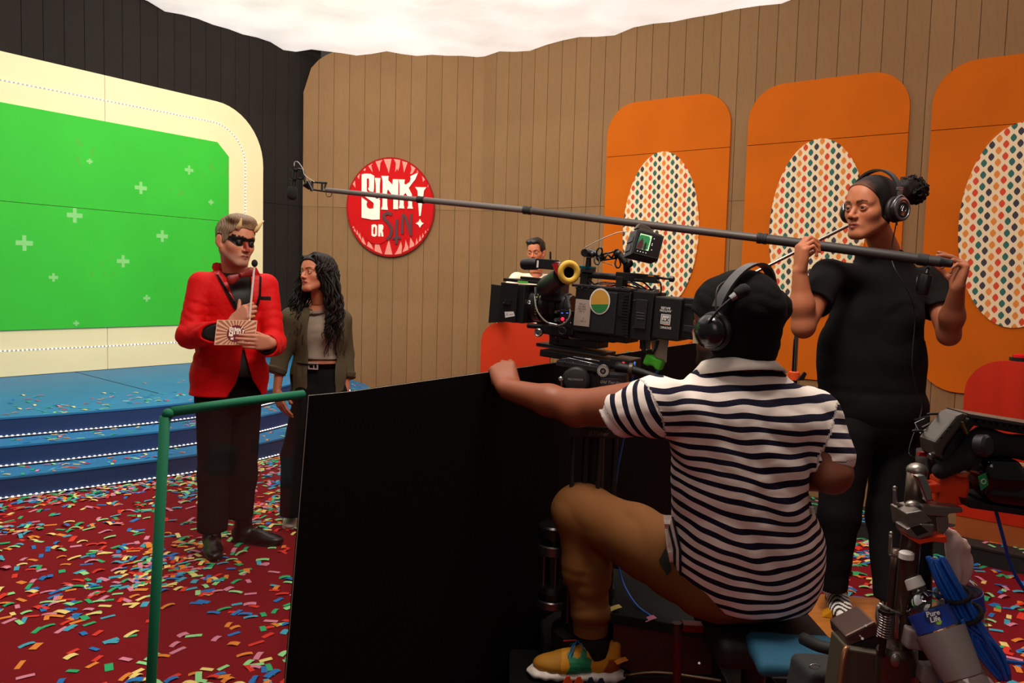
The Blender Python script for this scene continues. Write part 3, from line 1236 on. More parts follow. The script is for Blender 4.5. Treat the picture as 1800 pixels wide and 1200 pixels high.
def decalpx(poly, target, off=0.003, step=6.0, thick=0.0, med_tol=0.15, maxd=12.0):
    """patch whose outline is seen at the picture points poly, lying on the target surface"""
    bm = bmesh.new()
    bm.faces.new([bm.verts.new((p[0], p[1], 0)) for p in poly])
    bmesh.ops.triangulate(bm, faces=bm.faces)
    for ax in (0, 1):
        lo, hi = min(p[ax] for p in poly), max(p[ax] for p in poly)
        t = lo + step
        while t < hi:
            nv = Vector((1, 0, 0)) if ax == 0 else Vector((0, 1, 0))
            bmesh.ops.bisect_plane(bm, geom=bm.verts[:] + bm.edges[:] + bm.faces[:], plane_co=nv * t, plane_no=nv)
            t += step
    res = []
    E_ = Vector(EYE)
    for v in bm.verts:
        d = Vector(ray(v.co.x, v.co.y)).normalized()
        hit, nrm, _, _ = target.ray_cast(E_, d)
        res.append((v, d, (hit - E_).length if hit is not None else None))
    ts = [t for _, _, t in res if t is not None]
    med = float(np.median(ts)) if ts else 3.0
    good = [(v.co.copy(), t) for v, d, t in res if t is not None and abs(t - med) < med_tol]
    back = []
    for v, d, t in res:
        if t is None or abs(t - med) >= med_tol:
            t = min(good, key=lambda g: (g[0] - v.co).length)[1] if good else med
        back.append(d)
        v.co = E_ + d * (t - off)
    if thick:
        top = list(bm.verts)
        ret = bmesh.ops.extrude_face_region(bm, geom=bm.faces[:])
        for g in ret['geom']:
            if isinstance(g, bmesh.types.BMVert):
                g.co += (g.co - E_).normalized() * thick
    bmesh.ops.recalc_face_normals(bm, faces=bm.faces)
    bm.verts.index_update()
    md = MD()
    md.add([v.co[:] for v in bm.verts], [[v.index for v in f.verts] for f in bm.faces])
    bm.free()
    return md


def cutoff(v, p, d, r=.13, L=.10):
    """cut a limb or sleeve square at p; everything up to L beyond it goes"""
    d = unit(d)
    a = unit(np.cross(d, V(0, 0, 1) if abs(d[2]) < .9 else V(1, 0, 0)))
    M = np.stack([a, np.cross(d, a), d], 1)
    return v.box(np.asarray(p) + d * L, (r, r, L), M, rr=.001, k=0, mode='-')


def ring_collar(c, up, fwd, r0, r1, h, t=.004, tilt=0.35, n=40, gap=18):
    """a folded collar as a thin band round c, open at the front by gap degrees, r0 at the foot, r1 at the fold"""
    up, fwd = unit(up), unit(fwd)
    fwd = unit(fwd - up * np.dot(fwd, up))
    sd = np.cross(fwd, up)
    md = MD()
    rings = []
    for (rr, z) in ((r0, 0), (r1, h), (r1 + t * 1.4, h + t * .4), (r1 + t * 2.6, h - t), (r0 + t * 5.0, -h * .25), (r0 + t * 3.8, -h * .30), (r1 + t * 1.2, h - t * 2), (r0 + t, 0)):
        ring = []
        for i in range(n + 1):
            a = R(gap / 2) + (2 * PI - R(gap)) * i / n
            p = c + (fwd * math.cos(a) + sd * math.sin(a)) * rr + up * (z - tilt * rr * (math.cos(a) + 1) * .5)
            ring.append(p)
        rings.append(ring)
    m = len(rings)
    vs = [p for r_ in rings for p in r_]
    fs = []
    for j in range(m):
        k = (j + 1) % m
        for i in range(n):
            fs.append((j * (n + 1) + i, j * (n + 1) + i + 1, k * (n + 1) + i + 1, k * (n + 1) + i))
    fs.append(tuple(j * (n + 1) for j in range(m)))
    fs.append(tuple(j * (n + 1) + n for j in range(m))[::-1])
    return md.add(vs, fs)


def curly(root_pts, paths, r, amp, turns, seed, n=26, sides=5):
    """curly locks: root_pts[i] -> control points paths[i]"""
    g = random.Random(seed)
    md = MD()
    for a, ps in zip(root_pts, paths):
        P = spline([a] + list(ps), max(3, n // (len(ps))))
        m = len(P)
        T = np.gradient(P, axis=0)
        T /= np.linalg.norm(T, axis=1)[:, None] + 1e-9
        u = unit(np.cross(T[0], V(.3, .9, .1)))
        ph = g.random() * 6.28
        tn = turns * (0.8 + .4 * g.random())
        for i in range(m):
            u = unit(u - T[i] * (T[i] @ u))
            w = np.cross(T[i], u)
            t = i / (m - 1)
            A = amp * min(1, (t * 1.7) ** 2)
            P[i] = P[i] + (u * math.cos(ph + tn * t * 6.28) + w * math.sin(ph + tn * t * 6.28)) * A
        rr = r * (.7 + .6 * g.random())
        md.tube(P, [rr * .8, rr, rr, rr * .8, rr * .2], sides)
    return md


class Head:
    def __init__(self, c, M, s=1.0, male=True, gaze=(0, 1, 0), jaw=1.0):
        self.c, self.M, self.s, self.male, self.gaze, self.jaw = np.asarray(c, float), M, s, male, gaze, jaw

    def T(self, x, y, z):
        return self.c + self.M @ (V(x, y, z) * self.s)

    def D(self, x, y, z):
        return self.M @ unit(V(x, y, z))

    def local(self, P):
        return ((P - self.c) @ self.M) / self.s

    def build(self, h=0.003, neck=None):
        s, T, M = self.s, self.T, self.M
        pad = .19 * s
        v = Vol(self.c - pad, self.c + pad, h)
        j = self.jaw
        v.ell(T(0, -.018, .036), V(.0765, .096, .088) * s, M, k=0)
        v.ell(T(0, .028, -.030), V(.060 * j, .062, .080) * s, M, k=.03 * s)
        for q in (-1, 1):
            v.cone(T(q * .052 * j, -.005, -.045), T(q * .018, .068, -.098), .020 * s, .017 * s, k=.025 * s)
            v.ell(T(q * .043, .052, -.022), V(.020, .020, .018) * s, M, k=.03 * s)
            v.cone(T(q * .014, .0835, .018), T(q * .046, .068, .018), .010 * s, .009 * s, k=.016 * s)
        v.ell(T(0, .074, -.092), V(.022, .018, .017) * s, M, k=.02 * s)
        v.ell(T(0, .058, .045), V(.052, .036, .045) * s, M, k=.03 * s)
        for q in (-1, 1):                       # sockets
            v.ell(T(q * .0315, .098, -.002), V(.020, .022, .0145) * s, M, k=.014 * s, mode='-')
        # nose
        v.cone(T(0, .083, .008), T(0, .108, -.031), .0075 * s, .0105 * s, k=.010 * s)
        for q in (-1, 1):
            v.ell(T(q * .012, .098, -.036), V(.0085, .011, .0075) * s, M, k=.007 * s)
            v.ell(T(q * .0065, .106, -.0435), V(.0035, .005, .004) * s, M, k=.003 * s, mode='-')
        # muzzle and lips
        v.ell(T(0, .070, -.062), V(.030, .024, .022) * s, M, k=.016 * s)
        fl = 1.0 if self.male else 1.35
        v.chain([T(-.024, .083, -.0645), T(-.008, .0955, -.0590), T(0, .0965, -.0605), T(.008, .0955, -.0590), T(.024, .083, -.0645)], [V(.003, .0042 * fl, .004 * fl, .0042 * fl, .003)[i] * s for i in range(5)], k=.004 * s)
        v.chain([T(-.020, .083, -.068), T(0, .0945, -.0715), T(.020, .083, -.068)], [.003 * s, .0052 * fl * s, .003 * s], k=.005 * s)
        v.chain([T(-.022, .092, -.0652), T(0, .1035, -.0655), T(.022, .092, -.0652)], [.0012 * s, .0022 * s, .0012 * s], k=.002 * s, mode='-')
        # lids
        for q in (-1, 1):
            v.ell(T(q * .0315, .0775, -.002), V(.0155, .0150, .0135) * s, M, k=.004 * s)
            v.ell(T(q * .0315, .0955, -.0025), V(.0108, .016, .0037 if self.male else .0043) * s, M, k=.0015 * s, mode='-')
        # ears
        for q in (-1, 1):
            Me = M @ np.array([[math.cos(.35 * q), -math.sin(.35 * q), 0], [math.sin(.35 * q), math.cos(.35 * q), 0], [0, 0, 1]])
            v.ell(T(q * .082, -.012, -.006), V(.0075, .0185, .030) * s, Me, k=.008 * s)
            v.ell(T(q * .077, -.004, -.030), V(.007, .010, .012) * s, Me, k=.008 * s)
            v.ell(T(q * .0925, -.004, -.004), V(.007, .0105, .019) * s, Me, k=.004 * s, mode='-')
        if neck is not None:
            rr = .056 if self.male else .046
            v.cone(T(0, -.020, -.05), neck, rr * s, (rr + .006) * s, k=.03 * s)
            v.clip(neck + (neck - self.c) * .06, neck - self.c)
        return v

    def cap(self, h, thick, prof, ears=True, extra=None):
        """hair or hat: the skull grown by thick, minus the face; prof is the cut seen from the side as (forward, up)"""
        v = self.build(h, None)
        v.d -= thick
        if extra:
            extra(v)
        s = self.s
        vol_poly(v, [(a * s, b * s) for a, b in prof], self.c, self.M[:, 1], self.M[:, 2], self.M[:, 0], -.2, .2, k=.004)
        if ears:
            for q in (-1, 1):
                v.ell(self.T(q * .088, -.010, -.012), V(.026, .026, .040) * s, self.M, k=.004, mode='-')
        return v

    def paint(self, P, base, lips=None, brow='#3a2a20', browk=1.0, stubble=None, extra=None):
        q = self.local(P)
        x, y, z = q[:, 0], q[:, 1], q[:, 2]
        c = np.tile(np.array(srgb(base)), (len(P), 1))

        def mixc(m, col):
            nonlocal c
            m = np.clip(m, 0, 1)[:, None]
            c = c * (1 - m) + np.array(srgb(col)) * m
        ax = np.abs(x)
        red = np.exp(-(((ax - .042) / .02) ** 2 + ((z + .03) / .02) ** 2)) * (y > .03) * .35
        red += np.exp(-((x / .016) ** 2 + ((z + .036) / .012) ** 2)) * (y > .08) * .3
        cr = np.array(srgb(base)) * V(1.12, .78, .72)
        c = c * (1 - red[:, None]) + cr * red[:, None]
        ear = (ax > .08) * .3
        c = c * (1 - ear[:, None]) + cr * ear[:, None]
        if stubble:
            m = np.clip((-.045 - z) / .02, 0, 1) * (y > -.01) * (z > -.13) * stubble[1]
            m = np.maximum(m, np.exp(-((x / .026) ** 2 + ((z + .052) / .007) ** 2)) * (y > .07) * stubble[1])
            m *= 1 - np.exp(-((x / .024) ** 2 + ((z + .066) / .009) ** 2))
            mixc(m, stubble[0])
        # lips
        zz = z + .0655 - .0
        m = (((x / .0245) ** 2 + (zz / (.0095 if self.male else .0115)) ** 2) < 1) & (y > .075)
        m = m & (y > .0855 - ax * .15)
        mixc(m * (.55 if self.male else .85), lips or '#8a4338')
        mixc((((x / .022) ** 2 + (zz / .0016) ** 2) < 1) * (y > .07) * .9, '#2a0f0c')
        # nostrils, lid line
        mixc(((((ax - .0068) / .004) ** 2 + ((z + .0425) / .0035) ** 2) < 1) * (y > .095) * .8, '#2a120c')
        # brows
        t = (ax - .013) / .036
        zb = .0185 + .007 * np.sin(np.clip(t, 0, 1) * 2.2) - .003 * np.clip(t, 0, 1)
        th = (.0042 - .0022 * np.clip(t, 0, 1)) * browk
        mixc(((t > 0) & (t < 1) & (np.abs(z - zb) < th) & (y > .045)) * .85, brow)
        # lash line
        ex_ = (ax - .0315) / .0140
        lz = -.002 + .0060 * np.sqrt(np.clip(1 - ex_ ** 2, 0, 1))
        mixc(((np.abs(ex_) < 1.05) & (np.abs(z - lz) < .0018) & (y > .07)) * .8, '#1c120e')
        if extra:
            c = extra(q, c)
        return c

    def eyes(self, root, iris='#3a2616', white='#988c82'):
        g = self.M @ unit(V(*self.gaze))
        ref = V(0, 0, 1)
        a = unit(np.cross(ref, g))
        b = np.cross(g, a)
        Rm = np.stack([a, b, g], 1)
        for q in (-1, 1):
            c = self.T(q * .0315, .0775, -.002)
            md = MD()
            md.sphere((0, 0, 0), .0128 * self.s, 18, 14)
            vs = np.vstack(md.v)
            cols = []
            for f in md.f:
                zc = np.mean([vs[i][2] for i in f]) / (.0128 * self.s)
                cols.append('#080504' if zc > .95 else (iris if zc > .80 else white))
            md2 = MD()
            for f, cc in zip(md.f, cols):
                md2.f.append(f)
                md2.c.append(cc)
            md2.v = [c + vs @ Rm.T]
            md2.n = len(vs)
            obj('eye', md2, mat('eye_ball', '#ffffff', .3, attr='Col'), root, smooth=True)


def skin_mat(name, rough=.5):
    return mat(name, '#a06a50', rough, attr='Col', sss=.08, bump=(260, .05, .001), spec=.4)


def hand(v, w, d, n, t, s=1.0, curl=None, thumb=None, spread=.0, k=.006):
    """w wrist, d towards the fingers, n the way the palm faces, t towards the thumb side
    curl: four (a1, a2, a3) in degrees; thumb: (along d, along n, along t) for two directions"""
    d = unit(d)
    n = unit(n - d * np.dot(n, d))
    t = unit(t - d * np.dot(t, d) - n * np.dot(t, n))
    w = np.asarray(w, float)
    curl = curl or [(20, 25, 15)] * 4
    kn = [(.030, .092), (.0105, .096), (-.009, .090), (-.0275, .081)]
    ln = [(.044, .026, .021), (.048, .030, .022), (.044, .028, .021), (.034, .021, .019)]
    rd = [(.0096, .0086, .0078, .0068), (.0098, .0088, .008, .007), (.0092, .0083, .0075, .0066), (.0082, .0073, .0066, .0058)]
    tips = []
    for i in range(4):
        kx, ky = kn[i]
        b = w + t * kx * .55 * s + d * .012 * s
        K = w + t * kx * s + d * ky * s
        v.cone(b, K, .0155 * s, .0115 * s, k=.012 * s)
        ang = 0
        p = K
        dd = unit(d + t * spread * (1.5 - i) * .1)
        for j in range(3):
            ang += curl[i][j]
            q = p + (dd * math.cos(R(ang)) + n * math.sin(R(ang))) * ln[i][j] * s
            v.cone(p, q, rd[i][j] * s, rd[i][j + 1] * s, k=k * s if j == 0 else .002 * s)
            p = q
        tips.append(p)
    v.ell(w + d * .05 * s + n * .004 * s, V(.037, .050, .0155) * s, np.stack([t, d, n], 1), k=.014 * s)
    v.ell(w + d * .03 * s + t * .02 * s + n * .010 * s, V(.018, .032, .016) * s, np.stack([t, d, n], 1), k=.012 * s)
    th = thumb or [(.75, .25, .65), (.95, .2, .25)]
    p = w + d * .022 * s + t * .024 * s + n * .006 * s
    for (a, b_, c_), L, r0, r1 in zip([th[0], th[1], th[-1]], (.044, .034, .027), (.0145, .0110, .0098), (.0112, .0098, .0080)):
        q = p + unit(d * a + n * b_ + t * c_) * L * s
        v.cone(p, q, r0 * s, r1 * s, k=.008 * s if r0 > .012 else .002 * s)
        p = q
    tips.append(p)
    return tips


def bounds(pts, pad):
    P = np.array(pts)
    return P.min(0) - pad, P.max(0) + pad


def uniform(vs, col):
    return np.tile(np.array(srgb(col)), (len(vs), 1))


def person(name_label, loc):
    return thing('person', name_label, 'person', loc)


def wrinkle(amp, f, seed, stretch=(1, 1, 1)):
    st = np.array(stretch)
    return lambda P: amp * (np.abs(wob(P * st, f, seed)) * 2 - .8) + amp * .5 * wob(P * st, f * 2.3, seed + 3)


SHOE = mat('black_leather', '#0c0b0b', .36, spec=.4)


def dress_shoe(v, heel, toe, s=1.0):
    """heel and toe are points on the floor"""
    d = unit(toe - heel)
    L = np.linalg.norm(toe - heel)
    sd = np.cross(d, ZU)
    M = np.stack([sd, d, ZU], 1)
    v.ell(heel + d * L * .12 + ZU * .045 * s, V(.038, .05, .045) * s, M, k=0)
    v.ell(heel + d * L * .45 + ZU * .038 * s, V(.040, .09, .038) * s, M, k=.03)
    v.ell(heel + d * L * .72 + ZU * .028 * s, V(.046, .085, .028) * s, M, k=.03)
    v.ell(heel + d * L * .90 + ZU * .024 * s, V(.034, .05, .022) * s, M, k=.02)
    v.cone(heel + d * L * .2 + ZU * .06 * s, heel + d * L * .18 + ZU * .12 * s, .042 * s, .045 * s, k=.03)
    v.clip(heel + ZU * .012, -ZU)


def sole(heel, toe, s, h):
    d = unit(toe - heel)
    L = np.linalg.norm(toe - heel)
    sd = np.cross(d, ZU)
    pr = [(0, -.01), (.028, 0), (.036, .03), (.034, .08), (.038, .14), (.047, .20), (.046, .235), (.03, .268), (0, .28)]
    pr = [(a * s, b / .28 * (L + .02) - .01) for a, b in pr]
    poly = pr + [(-a, b) for a, b in pr[::-1][1:-1]]
    return MD().prism(poly, heel, sd, d, ZU, .0005, h)
# ================================================================== THE HOST IN THE RED DINNER JACKET
def build_host():
    HY = 4.33
    root = person('man in a red dinner jacket with black eye paint and small horns, holding cards', tuple(WZ(405, 955, 0) * V(1, 1, 0)))
    yaw = 25
    Fm = frame(yaw)
    l, f, u = Fm[:, 0], Fm[:, 1], Fm[:, 2]
    Hm = frame(52, -6, 4)
    hc = W(414, 424, 4.24)
    neck = W(414, 476, 4.30)
    hd = Head(hc, Hm, 1.10, True, gaze=(.15, 1, .05), jaw=1.06)
    hv = hd.build(.003, neck)
    hn = hv.net(2)

    def makeup(q, c):
        x, y, z = q[:, 0], q[:, 1], q[:, 2]
        ax = np.abs(x)
        m = ((ax - .036) / .038) ** 2 + ((z - .006 - .45 * np.clip(ax - .045, 0, .1)) / .026) ** 2 < 1
        m |= (ax < .022) & (np.abs(z - .012) < .010)
        m &= y > .02
        up = (z - .012 > .012) & (np.sin(ax * 420) > .4) & m
        c = np.where((m & ~up)[:, None], np.array(srgb('#0e0908')), c)
        r = (ax < .014) & (z < .006) & (z > -.034) & (y > .08)
        c = np.where(r[:, None], np.array(srgb('#8f3024')), c)
        return c
    hcst = hd.paint(hn[0], '#c58264', lips='#7d3a30', brow='#20140f', browk=1.5, stubble=('#9a8278', .45), extra=makeup)
    # hands and body under the clothes
    sR, sL = W(354, 500, 4.26), W(467, 503, 4.42)
    eR, eL = W(333, 590, 4.16), W(481, 603, 4.33)
    wR, wL = W(408, 568, 4.06), W(476, 603, 4.10)
    lo, hi = bounds([wR, W(452, 520, 4.04)], .07)
    v = Vol(lo, hi, .0028)
    v.cone(W(385, 582, 4.07), wR, .031, .027)
    dR = unit(W(435, 547, 4.06) - wR)
    stick_top, stick_bot = W(447.5, 464, 4.035), W(436, 585, 4.055)
    hand(v, wR, dR, V(.35, .9, -.1), V(-.45, .1, 1), 1.05, curl=[(35, 75, 60), (45, 80, 65), (50, 80, 65), (55, 80, 65)], thumb=[(.7, .55, .55), (.5, .25, .9)])
    nR = v.net(1)
    lo, hi = bounds([wL, W(425, 600, 3.94)], .08)
    v = Vol(lo, hi, .0028)
    v.cone(W(480, 604, 4.22), wL, .034, .028)
    hand(v, wL, unit(W(430, 600, 3.958) - wL), V(-.3, .95, -.05), V(0, .1, 1), 1.0, curl=[(16, 14, 8), (18, 14, 8), (19, 14, 8), (20, 15, 8)], thumb=[(.5, 1.0, .4), (.9, .3, .3)])
    nL = v.net(1)
    # hidden trunk that joins head, hands and feet
    lo, hi = bounds([sR, sL, W(400, 720, 4.33), neck, wR, wL], .10)
    v = Vol(lo, hi, .012)
    v.cone(neck, W(408, 545, 4.36), .055, .08, k=.02).cone(W(408, 545, 4.36), W(402, 700, 4.36), .08, .08, k=.02)
    v.cone(sR, sL, .03, .03, k=.02)
    for a, b, c in ((sR, eR, W(390, 582, 4.03)), (sL, eL, W(473, 604, 4.15))):
        v.cone(a, b, .035, .03).cone(b, c, .03, .024)
    nT = v.net(1)
    SK = skin_mat('skin_host')
    obj('body', join_nets((*hn, hcst), (*nR, uniform(nR[0], '#b3755c')), (*nL, uniform(nL[0], '#b3755c')), (*nT, uniform(nT[0], '#b3755c'))), SK, root, smooth=True)
    hd.eyes(root, '#1a1a18', '#6a5f58')

    # hair
    T, M, s = hd.T, hd.M, hd.s
    def tuft(v):
        v.ell(T(-.005, .035, .104), V(.066, .066, .030) * s, M, k=.02)
        v.ell(T(.020, .062, .088), V(.044, .030, .024) * s, M, k=.02)
    v = hd.cap(.003, .006, [(.3, .062), (.088, .066), (.070, .052), (.046, .034), (.036, .006), (.018, -.014), (.0, .010), (-.03, -.01), (-.04, -.055), (-.3, -.065), (-.3, -.4), (.3, -.4)], True, tuft)

    def strands(P):
        q = hd.local(P)
        ph = q[:, 1] * 260 + q[:, 0] * 760 + 3 * np.sin(q[:, 2] * 60)
        return (.0011 * np.sin(ph) + .0008 * np.sin(ph * 2.3 + 1)) * (q[:, 2] > .0) * s + .0022 * wob(P, 75, 4)
    v.disp(strands)
    n_ = v.net(1)
    q = hd.local(n_[0])
    side = np.clip((.05 - q[:, 2]) / .07, 0, 1)[:, None]
    st = (.5 + .3 * np.sin(q[:, 1] * 260 + q[:, 0] * 760 + 3 * np.sin(q[:, 2] * 60)) + .2 * wob(q, 60, 3))[:, None]
    hcol = np.array(srgb('#5c4431')) * (1 - st) + np.array(srgb('#94785a')) * st
    hcol = hcol * (1 - side) + np.array(srgb('#7a6a5c')) * side
    obj('hair', (*n_, hcol), mat('hair_host', '#9a7a58', .45, attr='Col', bump=(200, .2, .002)), root, smooth=True)
    for q_, tip in ((-1, T(-.052, .105, .112)), (1, T(.064, .112, .118))):
        md = MD().tube([T(q_ * .046, .078, .064), T(q_ * .049, .094, .080), tip], [.0125 * s, .010 * s, .0022 * s], 12, smooth=5)
        obj('horn', md, mat('horn_ivory', '#e2c58c', .35), root, smooth=True)

    # jacket
    lo, hi = bounds([sR, sL, eR, eL, W(320, 705, 4.3), W(490, 705, 4.3)], .14)
    v = Vol(lo, hi, .0055)
    cc = lambda x, y, Y=HY: W(x, y, Y)
    v.ell(cc(408, 528), (.185, .130, .15), Fm, k=0)
    v.ell(cc(404, 590), (.180, .140, .18), Fm, k=.06)
    v.ell(cc(404, 660), (.208, .160, .20), Fm, k=.07)
    v.ell(cc(400, 715), (.222, .172, .16), Fm, k=.05)
    v.cone(sR + u * .004, sL + u * .004, .060, .060, k=.05)
    v.ell(cc(413, 492, 4.34), (.11, .09, .06), Fm, k=.05)
    v.cone(sR, eR, .068, .063, k=.02).cone(eR, W(382, 584, 4.03), .068, .058, k=.02)
    v.cone(sL, eL, .068, .063, k=.02).cone(eL, W(470, 607, 4.12), .067, .062, k=.02)
    inner = v.d.copy() + .016
    v.disp(lambda P: .0055 * (np.abs(wob(P * V(1, 1, 2.2), 26, 2)) - .4) * np.clip((np.linalg.norm(P - eR, axis=1) < .2) * 1.4 + (np.linalg.norm(P - eL, axis=1) < .2) * 1.4 + .25, 0, 1.4))
    v.shell(.013)
    zb = W(400, 698, 4.2)[2]
    v.clip(V(0, 0, zb), -ZU)
    dRf = unit(W(378, 584, 4.04) - eR)
    cutoff(v, W(380, 584, 4.03), dRf)
    cutoff(v, W(471, 606, 4.11), unit(W(466, 602, 4.08) - eL))
    v.cone(neck + u * -.012, neck + u * .2, .068, .10, k=.008, mode='-')
    # front opening: V above, cutaway below; polygon in the front plane (x along l, z up)
    o = cc(404, 590)
    loc = lambda x, y, Y: ((W(x, y, Y) - o) @ l, (W(x, y, Y) - o) @ u)
    vp = [loc(387, 452, 4.24), loc(445, 462, 4.22), loc(446, 520, 4.18), loc(436, 572, 4.17), loc(430, 566, 4.17), loc(410, 520, 4.18), loc(398, 485, 4.22)]
    vol_poly(v, vp, o, l, u, f, .0, .4, k=.004)
    cp = [loc(431, 612, 4.15), loc(440, 645, 4.15), loc(448, 672, 4.15), loc(466, 698, 4.15), loc(470, 725, 4.15), loc(398, 725, 4.15), loc(402, 697, 4.15), loc(416, 678, 4.15), loc(425, 650, 4.15)]
    vol_poly(v, cp, o, l, u, f, .0, .4, k=.008)
    jn = v.net(2)
    RED = mat('red_velvet', '#c40a0c', .65, sheen=.2, bump=(11, .35, .03), spec=.15)
    obj('jacket', jn, RED, root, smooth=True)
    bj = bvh_of(jn)
    # shirt
    v.d = inner
    v.clip(V(0, 0, W(400, 660, 4.3)[2]), -ZU)
    v.cone(neck + u * -.05, neck + u * .018, .072, .064, k=.02)
    v.cone(neck + u * .0, neck + u * .2, .058, .062, k=.004, mode='-')
    sn = v.net(2)
    keep = np.ones(len(sn[0]), bool)
    for e, w_ in ((eR, W(382, 584, 4.03)), (eL, W(468, 607, 4.10))):
        dd = unit(w_ - e)
        keep &= ~(((sn[0] - w_) @ dd > .014) & (np.linalg.norm(sn[0] - w_, axis=1) < .16))
    sn = (sn[0], sn[1][keep[sn[1]].all(1)])
    BSH = mat('black_shirt_cloth', '#0f0e0e', .6, bump=(60, .15, .003))
    obj('shirt', sn, BSH, root, smooth=True)
    # lapels, pocket, bow tie, buttons
    TRIM = mat('black_satin_trim', '#0a0909', .7, spec=.12)
    RL = mat('red_satin', '#b80a0e', .42, sheen=.2)
    obj('lapel', decalpx([(380, 461), (388, 462), (398, 482), (410, 512), (430, 562), (427, 556), (412, 536), (378, 481), (383, 477), (372, 470), (374, 463)], bj, .009, 7, .006), RL, root, smooth=False)
    obj('lapel_trim', decalpx([(379, 481), (384, 483), (431, 560), (429, 566), (410, 538)], bj, .011, 7, .004), TRIM, root)
    obj('lapel', decalpx([(446, 470), (451, 470), (458, 484), (459, 520), (452, 545), (442, 572), (438, 574), (446, 520)], bj, .009, 7, .006), RL, root)
    obj('lapel_trim', decalpx([(456, 484), (460, 486), (459, 520), (452, 546), (444, 562), (447, 545), (455, 518)], bj, .011, 7, .004), TRIM, root)
    obj('pocket_trim', decalpx([(456, 521), (476, 521), (476, 527), (456, 526)], bj, .004, 6, .003), TRIM, root)
    obj('pocket_trim', decalpx([(344, 617), (380, 624), (380, 627), (344, 620)], bj, .004, 6, .003), RED, root)
    bt = W(424, 483, 4.185)
    bl_, bu_ = unit(W(445, 470, 4.2) - W(404, 486, 4.15)), None
    v = Vol(bt - .1, bt + .1, .003)
    Mb = np.stack([bl_, f, np.cross(bl_, f) * 1.0], 1)
    for q_ in (-1, 1):
        v.cone(bt, bt + bl_ * q_ * .052 + u * -.004, .010, .026, k=.004, flat=(f, .4))
    v.ell(bt + f * .006, (.012, .012, .016), Mb, k=.0)
    obj('bow_tie', v.net(1), mat('bow_red', '#7e0a10', .5), root, smooth=True)

    # trousers
    hR, hL = W(376, 712, 4.27), W(428, 712, 4.40)
    kR, kL = W(375, 835, 4.18), W(426, 835, 4.38)
    aR, aL = W(373, 928, 4.12), W(420, 925, 4.36)
    lo, hi = bounds([hR, hL, aR, aL, W(400, 650, 4.3)], .15)
    v = Vol(lo, hi, .007)
    v.ell(W(402, 690, 4.33), (.175, .125, .14), Fm, k=0)
    v.cone(hR, kR, .094, .077, k=.04).cone(kR, aR, .077, .078, k=.03)
    v.cone(hL, kL, .096, .078, k=.02).cone(kL, aL, .078, .070, k=.03)
    v.disp(lambda P: .004 * (np.abs(wob(P * V(1, 1, 1.6), 20, 5)) - .4) * (P[:, 2] < .5))
    v.clip(V(0, 0, aR[2] - .012), -ZU)
    TR = mat('black_wool', '#0d0b0b', .85, bump=(120, .1, .002), spec=.12)
    obj('trousers', v.net(2), TR, root, smooth=True)
    # shoes
    h1, t1 = WZ(372, 962, 0), WZ(378, 992, 0)
    h1, t1 = WZ(371, 958, 0) * V(1, 1, 0), WZ(379, 996, 0) * V(1, 1, 0)
    dd = unit(t1 - h1)
    t1 = h1 + dd * .27
    h2, t2 = WZ(414, 951, 0) * V(1, 1, 0), WZ(483, 957, 0) * V(1, 1, 0)
    t2 = h2 + unit(t2 - h2) * .26
    for h_, t_ in ((h1, t1), (h2, t2)):
        lo, hi = bounds([h_, t_], .13)
        lo[2] = -.02
        hi[2] = .2
        v = Vol(lo, hi, .004)
        dress_shoe(v, h_, t_, 1.08)
        so = obj('shoe', v.net(1), SHOE, root, smooth=True)
        obj('sole', sole(h_, t_, 1.05, .014), mat('sole_black', '#0a0909', .6), so)
        d_ = unit(t_ - h_)
        sd = np.cross(d_, ZU)
        bn = bvh_of(v.net(1))
        for i in range(4):
            c = h_ + d_ * (.115 + .022 * i)
            zt = .105 - .014 * i
            obj('lace', MD().tube([c - sd * .018 + ZU * (zt - .006), c + ZU * (zt + .004), c + sd * .018 + ZU * (zt - .006)], .0022, 6, smooth=3), TRIM, so, smooth=True)

    # what he holds: stick microphone and cue card
    mt = thing('stick_microphone', 'slim pale stick microphone with small black head in the man\'s fist', 'microphone', tuple(stick_bot))
    obj('stick', MD().cyl(stick_bot, stick_top - ZU * .004, .0055, .0052, 14), mat('stick_pale', '#e8d8d0', .3), mt, smooth=True, auto=40)
    obj('microphone_head', MD().sphere(stick_top + ZU * .004, (.0155, .0155, .019), 16, 12), mat('mic_foam', '#0a0a0a', .9), mt, smooth=True)
    # card bundle
    A, B, C_, D_ = W(381.5, 562, 3.995), W(452.5, 563, 4.055), W(451, 609.5, 4.045), W(376.5, 606, 3.985)
    ex, ey = unit(B - A), unit(A - D_)
    nrm = unit(np.cross(ex, ey))
    nrm = nrm if nrm[1] < 0 else -nrm
    wd, ht = np.linalg.norm(B - A), np.linalg.norm(A - D_)
    card = thing('cue_card', 'pink sunburst cue cards with a dark red SINK! disc', 'card', tuple((C_ + D_) / 2))
    CP = mat('card_cream', '#e2b998', .6)
    CB = mat('card_tan', '#a8624c', .6)
    CR = mat('card_red', '#6b0f18', .5)
    obj('card_stock', MD().prism([(0, 0), (wd, 0), (wd, ht), (0, ht)], D_, ex, ey, nrm, -.012, 0), CP, card)
    cx, cy = wd * .50, ht * .46
    ray_md = MD()
    nr = 26
    for i in range(nr):
        a0, a1 = 2 * PI * i / nr, 2 * PI * (i + .55) / nr
        pts = [(cx, cy)]
        for a in (a0, (a0 + a1) / 2, a1):
            dx, dy = math.cos(a), math.sin(a)
            tx = ((wd - .003 - cx) / dx) if dx > 1e-6 else ((.003 - cx) / dx if dx < -1e-6 else 1e9)
            ty = ((ht - .003 - cy) / dy) if dy > 1e-6 else ((.003 - cy) / dy if dy < -1e-6 else 1e9)
            tt = min(tx, ty)
            pts.append((cx + dx * tt, cy + dy * tt))
        ray_md.prism(pts, D_, ex, ey, nrm, .0001, .0006)
